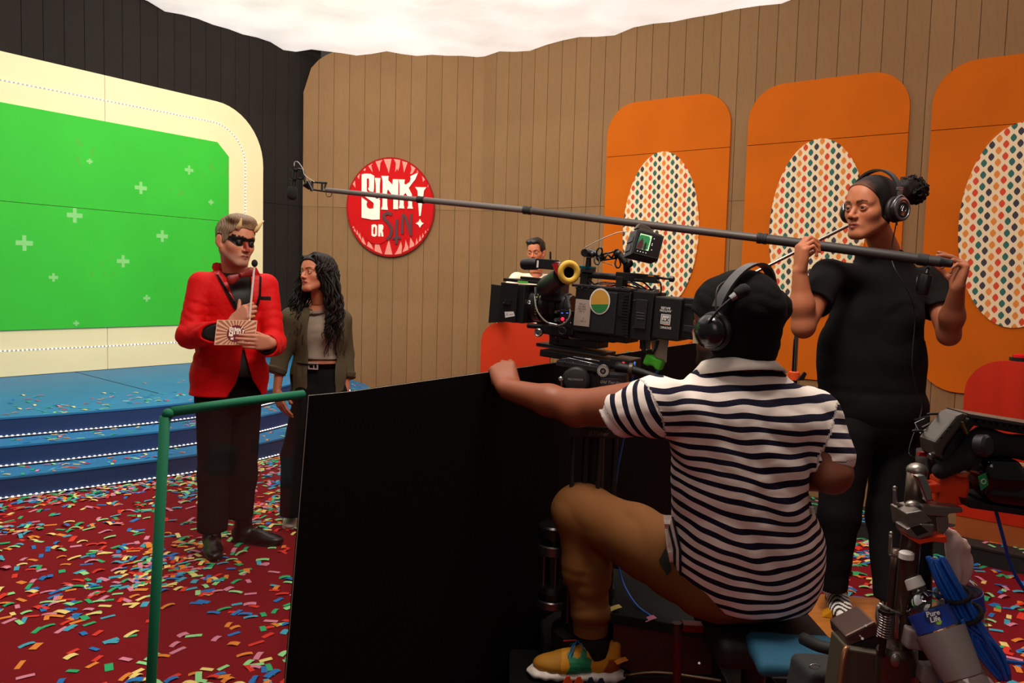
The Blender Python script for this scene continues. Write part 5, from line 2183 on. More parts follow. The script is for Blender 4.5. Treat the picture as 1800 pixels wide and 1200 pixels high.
# ================================================================== THE MAN SEATED ON THE DOLLY, SEEN FROM BEHIND
def build_seated():
    root = person('seated man in navy and white striped polo and tan trousers, his back turned', tuple(W(1320, 1088, 2.2)))
    Fm = frame(-164)
    l, f, u = Fm[:, 0], Fm[:, 1], Fm[:, 2]
    Hm = frame(-138, 2, 3)
    hc = W(1291, 570, 2.12)
    neck = W(1296, 655, 2.13)
    hd = Head(hc, Hm, 1.12, True, jaw=1.20)
    hn = hd.build(.0028, neck).net(2)
    base = '#7c4630'
    hcst = hd.paint(hn[0], base, stubble=('#150d0a', .95))
    sL, sR = W(1152, 712, 2.03), W(1424, 735, 2.14)
    eL, eR = W(1012, 716, 2.17), W(1462, 832, 2.10)
    wL = W(893, 684, 2.285)
    lo, hi = bounds([sL, eL, wL, W(850, 640, 2.4)], .09)
    v = Vol(lo, hi, .0032)
    v.cone(sL, eL, .070, .046, k=.02)
    mid = eL * .62 + wL * .38
    v.cone(eL, mid, .043, .043, k=.03).cone(mid, wL, .043, .0295, k=.02)
    v.ell(eL + V(.0, -.02, -.012), .028, k=.03)
    hand(v, wL, V(-.22, .76, .62), V(.0, .6, -.75), V(1, .1, .2), 1.04, curl=[(34, 58, 36), (38, 62, 36), (42, 64, 38), (46, 66, 40)], thumb=[(.6, .9, .35), (.4, 1.0, .0)], spread=.6)
    nL = v.net(2)
    wR = W(1405, 845, 2.42)
    lo, hi = bounds([sR, eR, wR], .11)
    v = Vol(lo, hi, .0045)
    v.cone(sR, eR, .066, .052, k=.02).cone(eR, wR, .050, .030, k=.02)
    hand(v, wR, V(-.6, .6, -.1), V(-.3, 0, -1), V(-.4, .5, .3), 1.0, curl=[(25, 30, 20)] * 4)
    nR = v.net(1)
    lo, hi = bounds([sR, sL, W(1300, 1040, 2.2), neck], .12)
    v = Vol(lo, hi, .012)
    v.cone(neck, W(1300, 780, 2.15), .06, .12, k=.05).cone(W(1300, 780, 2.15), W(1305, 990, 2.2), .13, .14, k=.05).cone(sR, sL, .04, .04, k=.04)
    nT = v.net(1)
    SK = skin_mat('skin_seated_man')
    obj('body', join_nets((*hn, hcst), (*nL, uniform(nL[0], '#84492f')), (*nR, uniform(nR[0], '#70402c')), (*nT, uniform(nT[0], base))), SK, root, smooth=True)
    hd.eyes(root)
    # slouchy beanie
    def slouch(v):
        v.ell(W(1305, 543, 2.13), (.090, .110, .080), k=.02)
        v.ell(W(1357, 540, 2.16), (.050, .075, .050), k=.04)
        v.ell(W(1322, 590, 2.18), (.070, .080, .060), k=.05)
        v.ell(W(1318, 612, 2.17), (.062, .07, .036), k=.03)
        v.cone(hd.T(0, -.04, -.04), W(1306, 645, 2.16), .078, .076, k=.03)
        v.disp(lambda P: .0035 * (np.abs(wob(P * V(1, 1, 2), 40, 3)) - .4) + .0006 * np.sin(P[:, 2] * 900))
    v = hd.cap(.0035, .010, [(.3, .034), (.075, .030), (.045, .012), (.020, -.004), (.006, -.045), (-.006, -.10), (-.03, -.22), (.3, -.3)], False, slouch)
    v.clip(W(1320, 636, 2.1), -ZU + V(-.12, 0, 0), k=.006)
    bn2 = v.net(2)
    obj('beanie', bn2, mat('black_knit', '#0b0b0b', .9, bump=(240, .4, .003), spec=.15), root, smooth=True)

    # striped polo
    lo, hi = bounds([sL, sR, W(1060, 740, 2.1), W(1480, 860, 2.1), W(1300, 1110, 2.2)], .13)
    v = Vol(lo, hi, .005)
    v.ell(W(1297, 745, 2.12), (.195, .135, .17), Fm, k=0)
    v.ell(W(1303, 850, 2.15), (.200, .160, .20), Fm, k=.08)
    v.ell(W(1308, 950, 2.20), (.222, .190, .17), Fm, k=.08)
    v.ell(W(1318, 1010, 2.22), (.205, .185, .13), Fm, k=.06)
    v.ell(W(1296, 668, 2.13), (.115, .08, .05), Fm, k=.06)
    v.cone(sL, sR, .066, .066, k=.07)
    cL = W(1083, 727, 2.10)
    cR = W(1462, 800, 2.115)
    v.cone(sL, cL, .082, .068, k=.03).cone(sR, cR, .080, .066, k=.03)
    wr_ = lambda P: .011 * (np.abs(wob(P * V(1.1, 1, 1.7) + V(0, 0, 1) * P[:, :1] * 1.2, 15, 4)) - .42) + .003 * (np.abs(wob(P * V(1, 1, 2.4), 34, 7)) - .4)
    v.disp(wr_)
    # hem: higher at his left hip, low behind
    v.clip(W(1190, 1015, 2.05), unit(V(.20, -.02, -1)), k=0) if False else None
    v.shell(.014)
    hemL = W(1200, 1046, 2.1)
    v.clip(V(0, 0, W(1300, 1098, 2.03)[2]), -ZU)
    o = W(1300, 1040, 2.1)
    loc = lambda x, y: ((W(x, y, 2.05) - o)[0], (W(x, y, 2.05) - o)[2])
    vol_poly(v, [loc(1100, 1150), loc(1100, 1018), loc(1186, 1012), loc(1200, 1046), loc(1250, 1078), loc(1300, 1096), loc(1300, 1150)], o, V(1, 0, 0), ZU, V(0, 1, 0), -.4, .5, k=0)
    dL, dR = unit(cL - sL), unit(cR - sR)
    cutoff(v, W(1074, 728, 2.105), unit(W(1074, 728, 2.105) - W(1140, 705, 2.05)) * 1.0 + V(0, 0, -.25), .12, .08)
    cutoff(v, W(1468, 822, 2.115), V(.12, -.1, -1), .09, .06)
    v.cone(neck - u * .012, neck + u * .2, .082, .13, k=.01, mode='-')
    pn = v.net(2)
    P = pn[0]
    z0 = P[:, 2]
    xc = W(1305, 900, 2.1)[0]
    dx = P[:, 0] - xc
    zt, zm = W(1300, 700, 2.1)[2], W(1300, 1060, 2.1)[2]
    t = np.clip((zt - z0) / (zt - zm), 0, 1)
    s_t = z0 - .9 * t * dx ** 2 + .16 * np.sin(t * PI) * dx + .010 * wob(P * V(1.1, 1, 1.7) + V(0, 0, 1) * P[:, :1] * 1.2, 15, 4) + .003 * wob(P, 40, 3) - .10 * (P[:, 1] - 2.0) * t
    # sleeves: measured along the arm
    aL = (P - sL) @ unit(cL - sL + V(0, 0, -.03))
    aR = (P - sR) @ unit(W(1468, 822, 2.115) - sR)
    seamL = (P - sL) @ unit(V(-1, -.1, -.42))
    seamR = (P - sR) @ unit(V(1, 0, -.35))
    s_l = aL * 1.0 + .10 * (P[:, 2] - sL[2])
    s_r = aR * 1.0 - .45 * (P[:, 0] - sR[0])
    isL = (seamL > .012) & (P[:, 0] < sL[0] + .06)
    isR = (seamR > .030) & (P[:, 0] > sR[0]) & (z0 < sR[2] + .05) & (z0 > W(1450, 870, 2.1)[2])
    s_all = np.where(isL, s_l, np.where(isR, s_r, s_t))
    # cuffs of white rib
    cuffm = np.where(isL, (P - W(1074, 728, 2.105)) @ unit(unit(W(1074, 728, 2.105) - W(1140, 705, 2.05)) + V(0, 0, -.25)) > -.024, False)
    cuffm |= isR & ((P - W(1468, 822, 2.115)) @ unit(V(.12, -.1, -1)) > -.022)
    s_all = np.where(cuffm, 10.0, s_all)
    k = NT('striped_jersey')
    a = k.n('ShaderNodeAttribute', attribute_name='stripe')
    fr_ = k.math('FRACT', k.math('DIVIDE', a.outputs['Fac'], .0335))
    isn = k.math('LESS_THAN', fr_, .44)
    isn = k.math('MULTIPLY', isn, k.math('LESS_THAN', a.outputs['Fac'], 5.0))
    nz_ = k.noise(500, 2)
    k.l(k.mix(isn, srgb('#e9dfd8'), srgb('#17152a')), k.b.inputs['Base Color'])
    k.b.inputs['Roughness'].default_value = .9
    k.b.inputs['Specular IOR Level'].default_value = .2
    k.bump(nz_, .15, .002)
    obj('polo_shirt', (pn[0], pn[1], None, {'stripe': s_all}), k.m, root, smooth=True)
    WH = mat('white_rib', '#e9dfd6', .9, bump=(300, .2, .002), spec=.2)
    obj('collar', ring_collar(W(1294, 645, 2.125), unit(V(-.03, .12, 1)), f, .106, .086, .028, .005, .25, gap=20), WH, root, smooth=True)
    # striped vent flap at the hip
    bp_ = bvh_of(pn)
    obj('vent_flap', decalpx([(1166, 905), (1180, 905), (1196, 960), (1198, 1014), (1182, 1012), (1172, 960)], bp_, .006, 8, .004), WH, root)
    for dx_ in (0, 10):
        obj('flap_stripe', decalpx([(1170 + dx_, 908), (1174 + dx_, 908), (1188 + dx_, 965), (1188 + dx_, 1012), (1184 + dx_, 1012), (1183 + dx_, 965)], bp_, .008, 8, .002), mat('navy_cloth', '#17152a', .9), root)

    # trousers
    hL, hR = W(1240, 1010, 2.20), W(1350, 1020, 2.25)
    kL = W(1024, 898, 2.50)
    aL_ = W(1038, 1100, 2.47)
    kR = W(1300, 960, 2.72)
    aR_ = W(1210, 1078, 2.74)
    lo, hi = bounds([hL, hR, kL, aL_, kR, aR_, W(1310, 1080, 2.2)], .14)
    v = Vol(lo, hi, .006)
    v.ell(W(1305, 1020, 2.22), (.19, .16, .11), Fm, k=0)
    v.cone(hL, kL, .118, .086, k=.05)
    cal = kL * .5 + aL_ * .5
    v.cone(kL, cal, .084, .074, k=.03).cone(cal, aL_, .076, .052, k=.03)
    v.ell(aL_ + V(.008, 0, .045), (.066, .066, .035), k=.03)
    v.ell(kL + V(-.02, 0, .0), .078, k=.03)
    v.cone(hR, kR, .11, .08, k=.04).cone(kR, aR_, .078, .050, k=.03)
    v.disp(lambda P: .010 * (np.abs(wob(P * V(1.4, 1, .8), 17, 3)) - .42) + .006 * (np.abs(wob(P * V(.6, 1, 2.4), 26, 6)) - .4) * (P[:, 2] < .62))
    cutoff(v, aL_ + V(.0, 0, -.012), V(.05, 0, -1), .09, .06)
    cutoff(v, aR_ + V(0, 0, -.01), V(-.1, 0, -1), .09, .06)
    v.clip(V(0, 0, W(1300, 1112, 2.1)[2]), -ZU) if False else None
    tn = v.net(2)
    TN = mat('tan_twill', '#6f4620', .8, bump=(180, .12, .002), spec=.25)
    obj('trousers', tn, TN, root, smooth=True)
    obj('cuff', MD().lathe(aL_ + V(.0, 0, .012), V(.03, 0, -1), [(0, .054), (.002, .057), (.032, .055), (.034, .048)], 28), TN, root, smooth=True, auto=40)
    bt_ = bvh_of(tn)
    obj('pocket', decalpx([(1158, 985), (1170, 962), (1180, 1000), (1172, 1012)], bt_, .005, 8, .003), mat('pocket_lining', '#141a16', .8), root)

    # colourful sneaker on his left foot
    YEL = mat('mustard_knit', '#c88a14', .7, bump=(200, .2, .002))
    GRN = mat('green_overlay', '#0c7a52', .5)
    BRN = mat('rust_heel', '#8a3c12', .6)
    SOL = mat('white_foam', '#d8cfc8', .6)

    def sneaker(heel, d_, s_, full=True):
        sd = np.cross(d_, ZU)
        M = np.stack([sd, d_, ZU], 1)
        T = lambda x, y, z: heel + M @ (V(x, y, z) * s_)
        v = Vol(*bounds([heel, heel + d_ * .3 * s_], .15), .0034)
        v.ell(T(0, .045, .062), V(.037, .055, .050) * s_, M, k=0)
        v.ell(T(0, .13, .062), V(.040, .085, .042) * s_, M, k=.03)
        v.ell(T(0, .205, .045), V(.045, .080, .034) * s_, M, k=.03)
        v.cone(T(0, .115, .085), T(0, .075, .125), .030 * s_, .036 * s_, k=.02)
        v.cone(T(0, .02, .085), T(0, .012, .120), .026 * s_, .020 * s_, k=.015)
        v.clip(T(0, 0, .028), -ZU)
        v.cone(T(0, .062, .088), T(0, .066, .2), .030 * s_, .034 * s_, k=.004, mode='-')
        n_ = v.net(1)
        q = ((n_[0] - heel) @ M) / s_
        col = np.tile(np.array(srgb('#cc8c12')), (len(n_[0]), 1))
        hm = (q[:, 1] < .03 + (.09 - q[:, 2]) * .5) & (q[:, 2] < .085)
        col[hm] = srgb('#8c3d12')
        col[(q[:, 1] > .19)] = srgb('#a8720f')
        sh = obj('shoe', (*n_, col), mat('sneaker_knit', '#ffffff', .7, attr='Col', bump=(220, .2, .002)), root, smooth=True, label='mustard sneaker with green overlay, rust heel and chunky white sole')
        # sole: chunky with waves
        prof = []
        for i in range(25):
            y_ = -.022 + .325 * i / 24
            prof.append((y_, .030 + .006 * math.sin(i * .9) * (i < 12) + (.012 if i < 3 else 0)))
        sm = Vol(*bounds([heel, heel + d_ * .3 * s_], .12), .0036)
        sm.ell(T(0, .05, .020), V(.047, .080, .026) * s_, M, k=0)
        sm.ell(T(0, .15, .016), V(.044, .09, .020) * s_, M, k=.02)
        sm.ell(T(0, .235, .018), V(.052, .072, .020) * s_, M, k=.02)
        sm.clip(T(0, 0, .001), -ZU)
        sm.disp(lambda P: .002 * np.sin(((P - heel) @ d_) * 170))
        obj('sole', sm.net(1), SOL, sh, smooth=True)
        for i, (y_, cc) in enumerate(((.16, '#d8400e'), (.125, '#d8400e'), (.088, '#1c2038'), (.055, '#1c2038'))):
            for q_ in (-1, 1):
                tr = MD().prism([(y_ - .017, .001), (y_ + .017, .001), (y_ + .006, .024), (y_ - .004, .027)], heel + sd * q_ * .0475 * s_, d_, ZU, sd * q_, -.004, .002)
                obj('sole_pod', tr, mat('pod_' + cc[1:], cc, .6), sh)
        bn = bvh_of(n_)
        # green web overlay on both flanks
        for q_ in (-1, 1):
            o_ = T(q_ * .12, 0, 0)
            ov = decal([(.085, .030), (.175, .030), (.160, .062), (.172, .092), (.158, .100), (.140, .082), (.128, .090), (.122, .112), (.108, .112), (.106, .090), (.090, .086), (.094, .060)], o_, d_ * s_, ZU * s_, -sd * q_, bn, .003, .014, .003)
            obj('green_overlay', ov, GRN, sh)
        BL = mat('blue_lace', '#2c6fb4', .6)
        lc = MD()
        for (a, b) in (((-.03, .112, .105), (.0, .140, .128)), ((.03, .112, .105), (.0, .140, .128)), ((-.036, .158, .092), (0, .140, .128)), ((.036, .158, .092), (0, .140, .128)), ((-.034, .168, .082), (.0, .150, .118)), ((.034, .168, .082), (0, .150, .118))):
            lc.tube([T(*a), (T(*a) + T(*b)) / 2 + ZU * .006, T(*b)], .0022, 6, smooth=3)
        obj('lace', lc, BL, sh, smooth=True)
        obj('lace_tip', MD().cyl(T(0, .142, .130), T(.01, .185, .120), .0022, n=8), mat('red_tip', '#c01420', .5), sh)
        obj('pull_tab', MD().tube([T(0, -.008, .112), T(0, -.030, .122), T(0, -.034, .104), T(0, -.012, .098)], .003, 6, smooth=4), SOL, sh, smooth=True)

    fh = W(1086, 1188, 2.47)
    zs = float(W(1020, 1193, 2.47)[2])
    fh = V(fh[0], 2.47, zs)
    sneaker(fh, unit(V(-1, .06, 0)), .96)
    obj('sock', MD().cyl(aL_ + V(.002, 0, .0), V(fh[0] - .066, 2.475, zs + .080), .042, .040, 20), mat('black_sock', '#0c0d12', .9), root, smooth=True)
    f2 = W(1240, 1100, 2.76)
    f2 = V(f2[0], 2.76, W(1200, 1092, 2.76)[2])
    sneaker(f2, unit(V(-1, .35, 0)), .90)

    # headset
    hp = thing('headset', 'black single-cable production headset over the beanie with its foam microphone swung up', 'headset', tuple(hc))
    DK = MATS['black_plastic']
    CUP = mat('black_glossy', '#16171a', .25, coat=.3)
    side = hd.M[:, 0]
    fw, up_ = hd.M[:, 1], hd.M[:, 2]
    for q in (1, -1):
        cc = hd.T(q * .090, -.008, -.008)
        ax = side * q
        e = obj('ear_cup', MD().lathe(cc + ax * .012, ax, [(0, .040), (.006, .045), (.022, .042), (.034, .030), (.038, .014), (.039, .001)], 32), CUP, hp, smooth=True)
        obj('ear_pad', MD().lathe(cc, ax, [(-.008, .028), (-.006, .046), (.004, .051), (.012, .048), (.014, .040)], 32), MATS['black_leatherette'], e, smooth=True)
        obj('screw', MD().cyl(cc + ax * .044 + fw * .012 + up_ * .008, cc + ax * .049 + fw * .012 + up_ * .008, .004, n=10), MATS['polished_steel'], e)
        obj('screw', MD().cyl(cc + ax * .040 - fw * .022 + up_ * .014, cc + ax * .046 - fw * .022 + up_ * .014, .003, n=10), MATS['polished_steel'], e)
    lc = hd.T(.128, .032, -.028)
    Ml = np.stack([side, fw, up_], 1)
    obj('paper_label', MD().box(hd.T(.117, .026, -.026), (.0008, .008, .014), Ml), mat('label_cream', '#b8b08c', .7), hp)
    pts = []
    for a in np.linspace(-80, 80, 21):
        pts.append(hd.T(.112 * math.sin(R(a)), -.020 - .03 * math.cos(R(a)), .030 + .112 * math.cos(R(a))))
    bd = MD()
    n = len(pts)
    vs = []
    for p in pts:
        d = unit(p - hd.T(0, -.03, .02))
        for sg in (-1, 1):
            vs += [p + fw * sg * .013, p + fw * sg * .013 + d * .007]
    fs = []
    for i in range(n - 1):
        a = i * 4
        b = a + 4
        fs += [(a, b, b + 1, a + 1), (a + 2, a + 3, b + 3, b + 2), (a + 1, b + 1, b + 3, a + 3), (a, a + 2, b + 2, b)]
    fs += [(0, 1, 3, 2), (4 * n - 4, 4 * n - 2, 4 * n - 1, 4 * n - 3)]
    bd.add(vs, fs)
    obj('headband', bd, mat('satin_grey_band', '#4a4a4c', .3), hp, smooth=True, auto=40)
    b0 = hd.T(.130, -.006, .0)
    mt_ = W(1305, 512, 1.985)
    m1 = W(1288, 522, 1.985)
    obj('microphone_arm', MD().tube([b0, (b0 + m1) / 2 + V(-.006, -.01, .004), m1], .0035, 8, smooth=4), MATS['cable_black'], hp, smooth=True)
    obj('microphone_clip', MD().cyl(W(1284, 525, 1.985), W(1294, 518, 1.985), .008, .010, 14), mat('light_steel', '#9a9ca0', .3, .8), hp)
    d = unit(W(1318, 503, 1.985) - W(1293, 519, 1.985))
    obj('foam_tip', MD().lathe(W(1293, 519, 1.985), d, [(0, .010), (.006, .015), (.025, .017), (.036, .012), (.040, .003)], 16), MATS['foam_black'], hp, smooth=True)
    obj('cable', MD().tube([W(1283, 490, 2.08), W(1262, 505, 2.03), W(1258, 535, 2.01), W(1262, 552, 2.00)], .002, 6, smooth=5), MATS['cable_black'], hp, smooth=True)


build_seated()


# ================================================================== YOUNG MAN BEHIND THE ORANGE PODIUM
def build_back_man():
    Y = 7.75
    root = person('young dark-haired man in a cream t-shirt behind the orange podium, face half hidden', (W(942, 500, Y)[0], Y, .0))
    Fm = frame(-12)
    l, f, u = Fm[:, 0], Fm[:, 1], Fm[:, 2]
    Hm = frame(-20, -6, -3)
    hc = W(942, 443.5, Y - .04)
    neck = hc + V(.01, .05, -.20)
    hd = Head(hc, Hm, 1.03, True, gaze=(-.1, 1, -.45), jaw=.98)
    hn = hd.build(.0038, neck).net(2)
    cst = hd.paint(hn[0], '#b9714e', brow='#20140f', browk=1.5, stubble=('#3a241c', .35))
    T, M, s = hd.T, hd.M, hd.s
    sR, sL = neck + V(-.19, -.02, -.06), neck + V(.19, .06, -.06)
    hR = W(872, 559, 7.33)
    hL = W(955, 561, 7.33)
    eR, eL = sR + V(-.16, -.08, -.24), sL + V(.06, -.15, -.26)
    lo, hi = bounds([sR, eR, hR], .09)
    v = Vol(lo, hi, .0045)
    v.cone(sR, eR, .045, .038, k=.02).cone(eR, hR + V(.03, .06, .02), .038, .026, k=.02)
    hand(v, hR + V(.03, .06, .02), V(-.25, -1, .1), V(0, -.3, -1), V(1, 0, 0), 1.0, curl=[(30, 45, 30)] * 4)
    nR = v.net(1)
    lo, hi = bounds([sL, eL, hL], .09)
    v = Vol(lo, hi, .0045)
    v.cone(sL, eL, .045, .038, k=.02).cone(eL, hL + V(.0, .08, .02), .038, .026, k=.02)
    hand(v, hL + V(0, .08, .02), V(-.2, -1, .1), V(0, -.3, -1), V(-1, 0, 0), 1.0, curl=[(30, 45, 30)] * 4)
    nL = v.net(1)
    lo, hi = bounds([neck, neck + V(0, 0, -1.5)], .2)
    v = Vol(lo, hi, .014)
    pel = neck + V(0, .03, -.62)
    v.cone(neck, neck + V(0, 0, -.2), .05, .07, k=.01).cone(neck + V(0, 0, -.2), pel, .07, .07, k=.01)
    nT = v.net(1)
    obj('body', join_nets((*hn, cst), (*nR, uniform(nR[0], '#b9714e')), (*nL, uniform(nL[0], '#b9714e')), (*nT, uniform(nT[0], '#b9714e'))), skin_mat('skin_young_man'), root, smooth=True)
    hd.eyes(root, '#2a1a10')
    v = Vol(hc - .17, hc + .18, .004)
    v.ell(T(0, -.022, .044), V(.086, .104, .096) * s, M, k=0)
    v.ell(T(-.01, .04, .100), V(.066, .055, .034) * s, M, k=.02)
    v.ell(T(-.004, .094, -.002), V(.070, .070, .078) * s, M, k=.006, mode='-')
    for q in (-1, 1):
        v.ell(T(q * .085, .0, -.035), V(.03, .04, .045) * s, M, k=.01, mode='-')
    v.clip(T(0, 0, -.06), -M[:, 2])
    v.disp(lambda P: .005 * wob(P, 75, 5))
    obj('hair', v.net(1), mat('black_hair_short', '#14100f', .5), root, smooth=True)
    v = Vol(*bounds([sR, sL, eR, eL, pel], .16), .008)
    v.ell(neck + V(0, .02, -.22), (.18, .12, .19), Fm, k=0)
    v.ell(neck + V(0, .03, -.46), (.165, .12, .2), Fm, k=.08)
    v.cone(sR, sL, .06, .06, k=.06)
    v.cone(sR, sR * .45 + eR * .55, .065, .068, k=.03).cone(sL, sL * .45 + eL * .55, .065, .068, k=.03)
    v.disp(lambda P: .006 * (np.abs(wob(P, 16, 3)) - .4))
    cutoff(v, sR * .45 + eR * .55, eR - sR, .09, .05)
    cutoff(v, sL * .45 + eL * .55, eL - sL, .09, .05)
    v.cone(neck - u * .002, neck + u * .2, .060, .10, k=.004, mode='-')
    v.clip(pel + V(0, 0, -.02), -ZU)
    obj('t_shirt', v.net(2), mat('cream_tee', '#ecdcc4', .85), root, smooth=True)
    v = Vol(*bounds([pel, V(pel[0] - .1, Y + .1, 0), V(pel[0] + .1, Y + .1, 0)], .15), .012)
    v.ell(pel, (.16, .115, .14), Fm, k=0)
    for q in (-1, 1):
        v.cone(pel + l * q * .085, V(pel[0], Y + .08, .48) + l * q * .1, .088, .068, k=.03).cone(V(pel[0], Y + .08, .48) + l * q * .1, V(pel[0], Y + .1, .10) + l * q * .1, .068, .055, k=.03)
    v.clip(V(0, 0, .09), -ZU)
    obj('trousers', v.net(1), mat('dark_jeans', '#1c2230', .8), root, smooth=True)
    for q in (-1, 1):
        h_ = V(pel[0], Y + .14, 0) + l * q * .1
        t_ = h_ + f * .26
        lo, hi = bounds([h_, t_], .12)
        lo[2], hi[2] = -.02, .18
        v = Vol(lo, hi, .006)
        dress_shoe(v, h_, t_, 1.0)
        so = obj('shoe', v.net(1), SHOE, root, smooth=True)
        obj('sole', sole(h_, t_, 1.0, .014), MATS['sole_black'], so)


build_back_man()
# ================================================================== DIVIDER, CAMERA, DOLLY, CART
def proj(P):
    v = np.asarray(P) - EYE
    return 900 + FPX * (v @ _Rv) / (v @ _F), 600 - FPX * (v @ _Uv) / (v @ _F)


def text_mesh(s, size=1.0, font_shear=0.0, bold=0.0):
    cu = bpy.data.curves.new('txt', 'FONT')
    cu.body = s
    cu.size = size
    cu.align_x = 'CENTER'
    cu.align_y = 'CENTER'
    cu.shear = font_shear
    cu.offset = bold
    cu.resolution_u = 2
    o = bpy.data.objects.new('txt', cu)
    COL.objects.link(o)
    dg = bpy.context.evaluated_depsgraph_get()
    me = bpy.data.meshes.new_from_object(o.evaluated_get(dg))
    vs = np.array([v.co[:] for v in me.vertices])
    fs = [tuple(p.vertices) for p in me.polygons]
    bpy.data.objects.remove(o)
    bpy.data.curves.remove(cu)
    bpy.data.meshes.remove(me)
    return vs, fs


def text_on(s, o, ex, ey, size, off=0.0, n=None, shear=0.0, bold=0.0):
    vs, fs = text_mesh(s, size, shear, bold)
    o, ex, ey = (np.asarray(q, float) for q in (o, ex, ey))
    n = np.zeros(3) if n is None else np.asarray(n, float)
    md = MD()
    md.add([o + ex * v[0] + ey * v[1] + n * off for v in vs], fs)
    return md


def text_px(s, cx, cy, size, target, ang=0, off=.0015, shear=0, bold=0, flip=1):
    """lettering read at a picture place, laid on the target surface"""
    vs, fs = text_mesh(s, size, shear, bold)
    ca, sa = math.cos(R(ang)), math.sin(R(ang))
    out = []
    last = 1.0
    for v in vs:
        x, y = v[0] * flip, v[1]
        px, py = cx + x * ca + y * sa, cy + x * sa - y * ca
        d = Vector(ray(px, py)).normalized()
        hit, _, _, _ = target.ray_cast(Vector(EYE), d)
        if hit is not None:
            last = (hit - Vector(EYE)).length
        out.append(EYE + np.array(d) * (last - off))
    md = MD()
    md.add(out, fs)
    return md


# ------------------------------------------------------------------ divider: green-taped frame with clear sheet, black board clipped over it
ZT_ = 1.235
dA, dB = WZ(297, 727, ZT_), WZ(1222, 603, ZT_)
DD = unit((dB - dA) * V(1, 1, 0))
DN = V(-DD[1], DD[0], 0)                                # away from the photographer
DQ = unit(V(0, 0, -1) + DN * .095)                      # the sheet leans
DF = unit(np.cross(DD, DQ))
DF = DF if DF[1] < 0 else -DF                           # faces the photographer


def dpl(x, y):
    p = on_plane(x, y, dA, DF) - dA
    return p @ DD, p @ DQ


LQ = (ZT_ - .03) / -DQ[2]
sE = dpl(540, 696)[0]
sR_ = dpl(1285, 595)[0]
dv = thing('divider', 'clear upright divider sheet with a green taped frame beside the black board', 'divider', tuple(dA * V(1, 1, 0)))
GT = mat('green_cloth_tape', '#0a6a4a', .7, bump=(120, .2, .002), spec=.3)
rT = .0098
off0 = DF * -.012
obj('frame_rail', MD().tube([dA + off0 + DD * .015, dA + off0 + DD * (sE * .5) - DQ * .001, dA + off0 + DD * (sE - .002)], rT, 16), GT, dv, smooth=True)
obj('frame_post', MD().tube([dA + off0 + DQ * .008, dA + off0 + DQ * LQ * .5 + DD * .0, dA + off0 + DQ * LQ], rT, 16), GT, dv, smooth=True)
obj('frame_corner', MD().sphere(dA + off0 + DD * .006 + DQ * .004, rT * 1.12), GT, dv, smooth=True)
obj('frame_post', MD().tube([dA + off0 + DD * (sR_ * .62), dA + off0 + DD * (sR_ * .62) + DQ * LQ], rT * .8, 12), GT, dv, smooth=True)
obj('foot_rail', MD().tube([dA + off0 + DQ * (LQ - .0), dA + off0 + DQ * (LQ - .0) + DD * sR_ * .62], rT, 12), GT, dv, smooth=True)
k = NT('clear_sheet')
k.b.inputs['Base Color'].default_value = (.9, .9, .9, 1)
k.b.inputs['Roughness'].default_value = .06
mx = k.n('ShaderNodeMixShader')
tr_ = k.n('ShaderNodeBsdfTransparent')
tr_.inputs[0].default_value = (.90, .90, .90, 1)
df = k.n('ShaderNodeBsdfDiffuse')
df.inputs[0].default_value = (.5, .45, .42, 1)
gl = k.n('ShaderNodeBsdfGlossy')
gl.inputs['Roughness'].default_value = .03
m1 = k.n('ShaderNodeMixShader')
m1.inputs[0].default_value = .016
k.l(tr_.outputs[0], m1.inputs[1])
k.l(df.outputs[0], m1.inputs[2])
mx.inputs[0].default_value = .035
k.l(m1.outputs[0], mx.inputs[1])
k.l(gl.outputs[0], mx.inputs[2])
k.l(mx.outputs[0], k.t.nodes['Material Output'].inputs[0])
obj('clear_sheet', MD().prism([(.004, .008), (sR_ * .62, .008), (sR_ * .62, LQ - .01), (.004, LQ - .01)], dA, DD, DQ, DF, -.0135, -.0105), k.m, dv)
bb = thing('black_board', 'large matte black foam board standing as a screen in front of the camera', 'board', tuple((dA + DD * sE) * V(1, 1, 0)))
e1 = dpl(540, 694)
e2 = dpl(500, 1185)
kx_ = (e2[0] - e1[0]) / (e2[1] - e1[1])
BK = mat('matte_black_board', '#0c0b0a', .8, spec=.1, vary=(1.2, .25))
outl = [e1, (e1[0] + .12, e1[1] + .004), (sR_, -.004), (sR_, LQ), (e1[0] + kx_ * LQ, LQ)]
obj('front_sheet', MD().prism(outl, dA, DD, DQ, DF, .006, .0075), BK, bb)
obj('foam_core', MD().prism([(a + (.0008 if i in (0, 4) else 0), b + (.0006 if i < 3 else 0)) for i, (a, b) in enumerate(outl)], dA, DD, DQ, DF, .0022, .0059), mat('foam_core', '#b0a698', .9), bb)
obj('back_sheet', MD().prism(outl, dA, DD, DQ, DF, .0005, .0021), BK, bb)

# ------------------------------------------------------------------ the film camera
ca_, cp_ = R(28), R(3.5)
CL = V(-math.cos(ca_) * math.cos(cp_), math.sin(ca_) * math.cos(cp_), math.sin(cp_))
CN = V(-math.sin(ca_), -math.cos(ca_), 0)
CU = unit(np.cross(CL, CN))
CU = CU if CU[2] > 0 else -CU
C0 = W(1060, 550, 2.52)
CM = np.stack([-CL, CN, CU], 1)          # x to the back of the camera (right of the picture), y to the viewer, z up


def cpl(x, y, n=0.0):
    return on_plane(x, y, C0 + CN * n, CN)


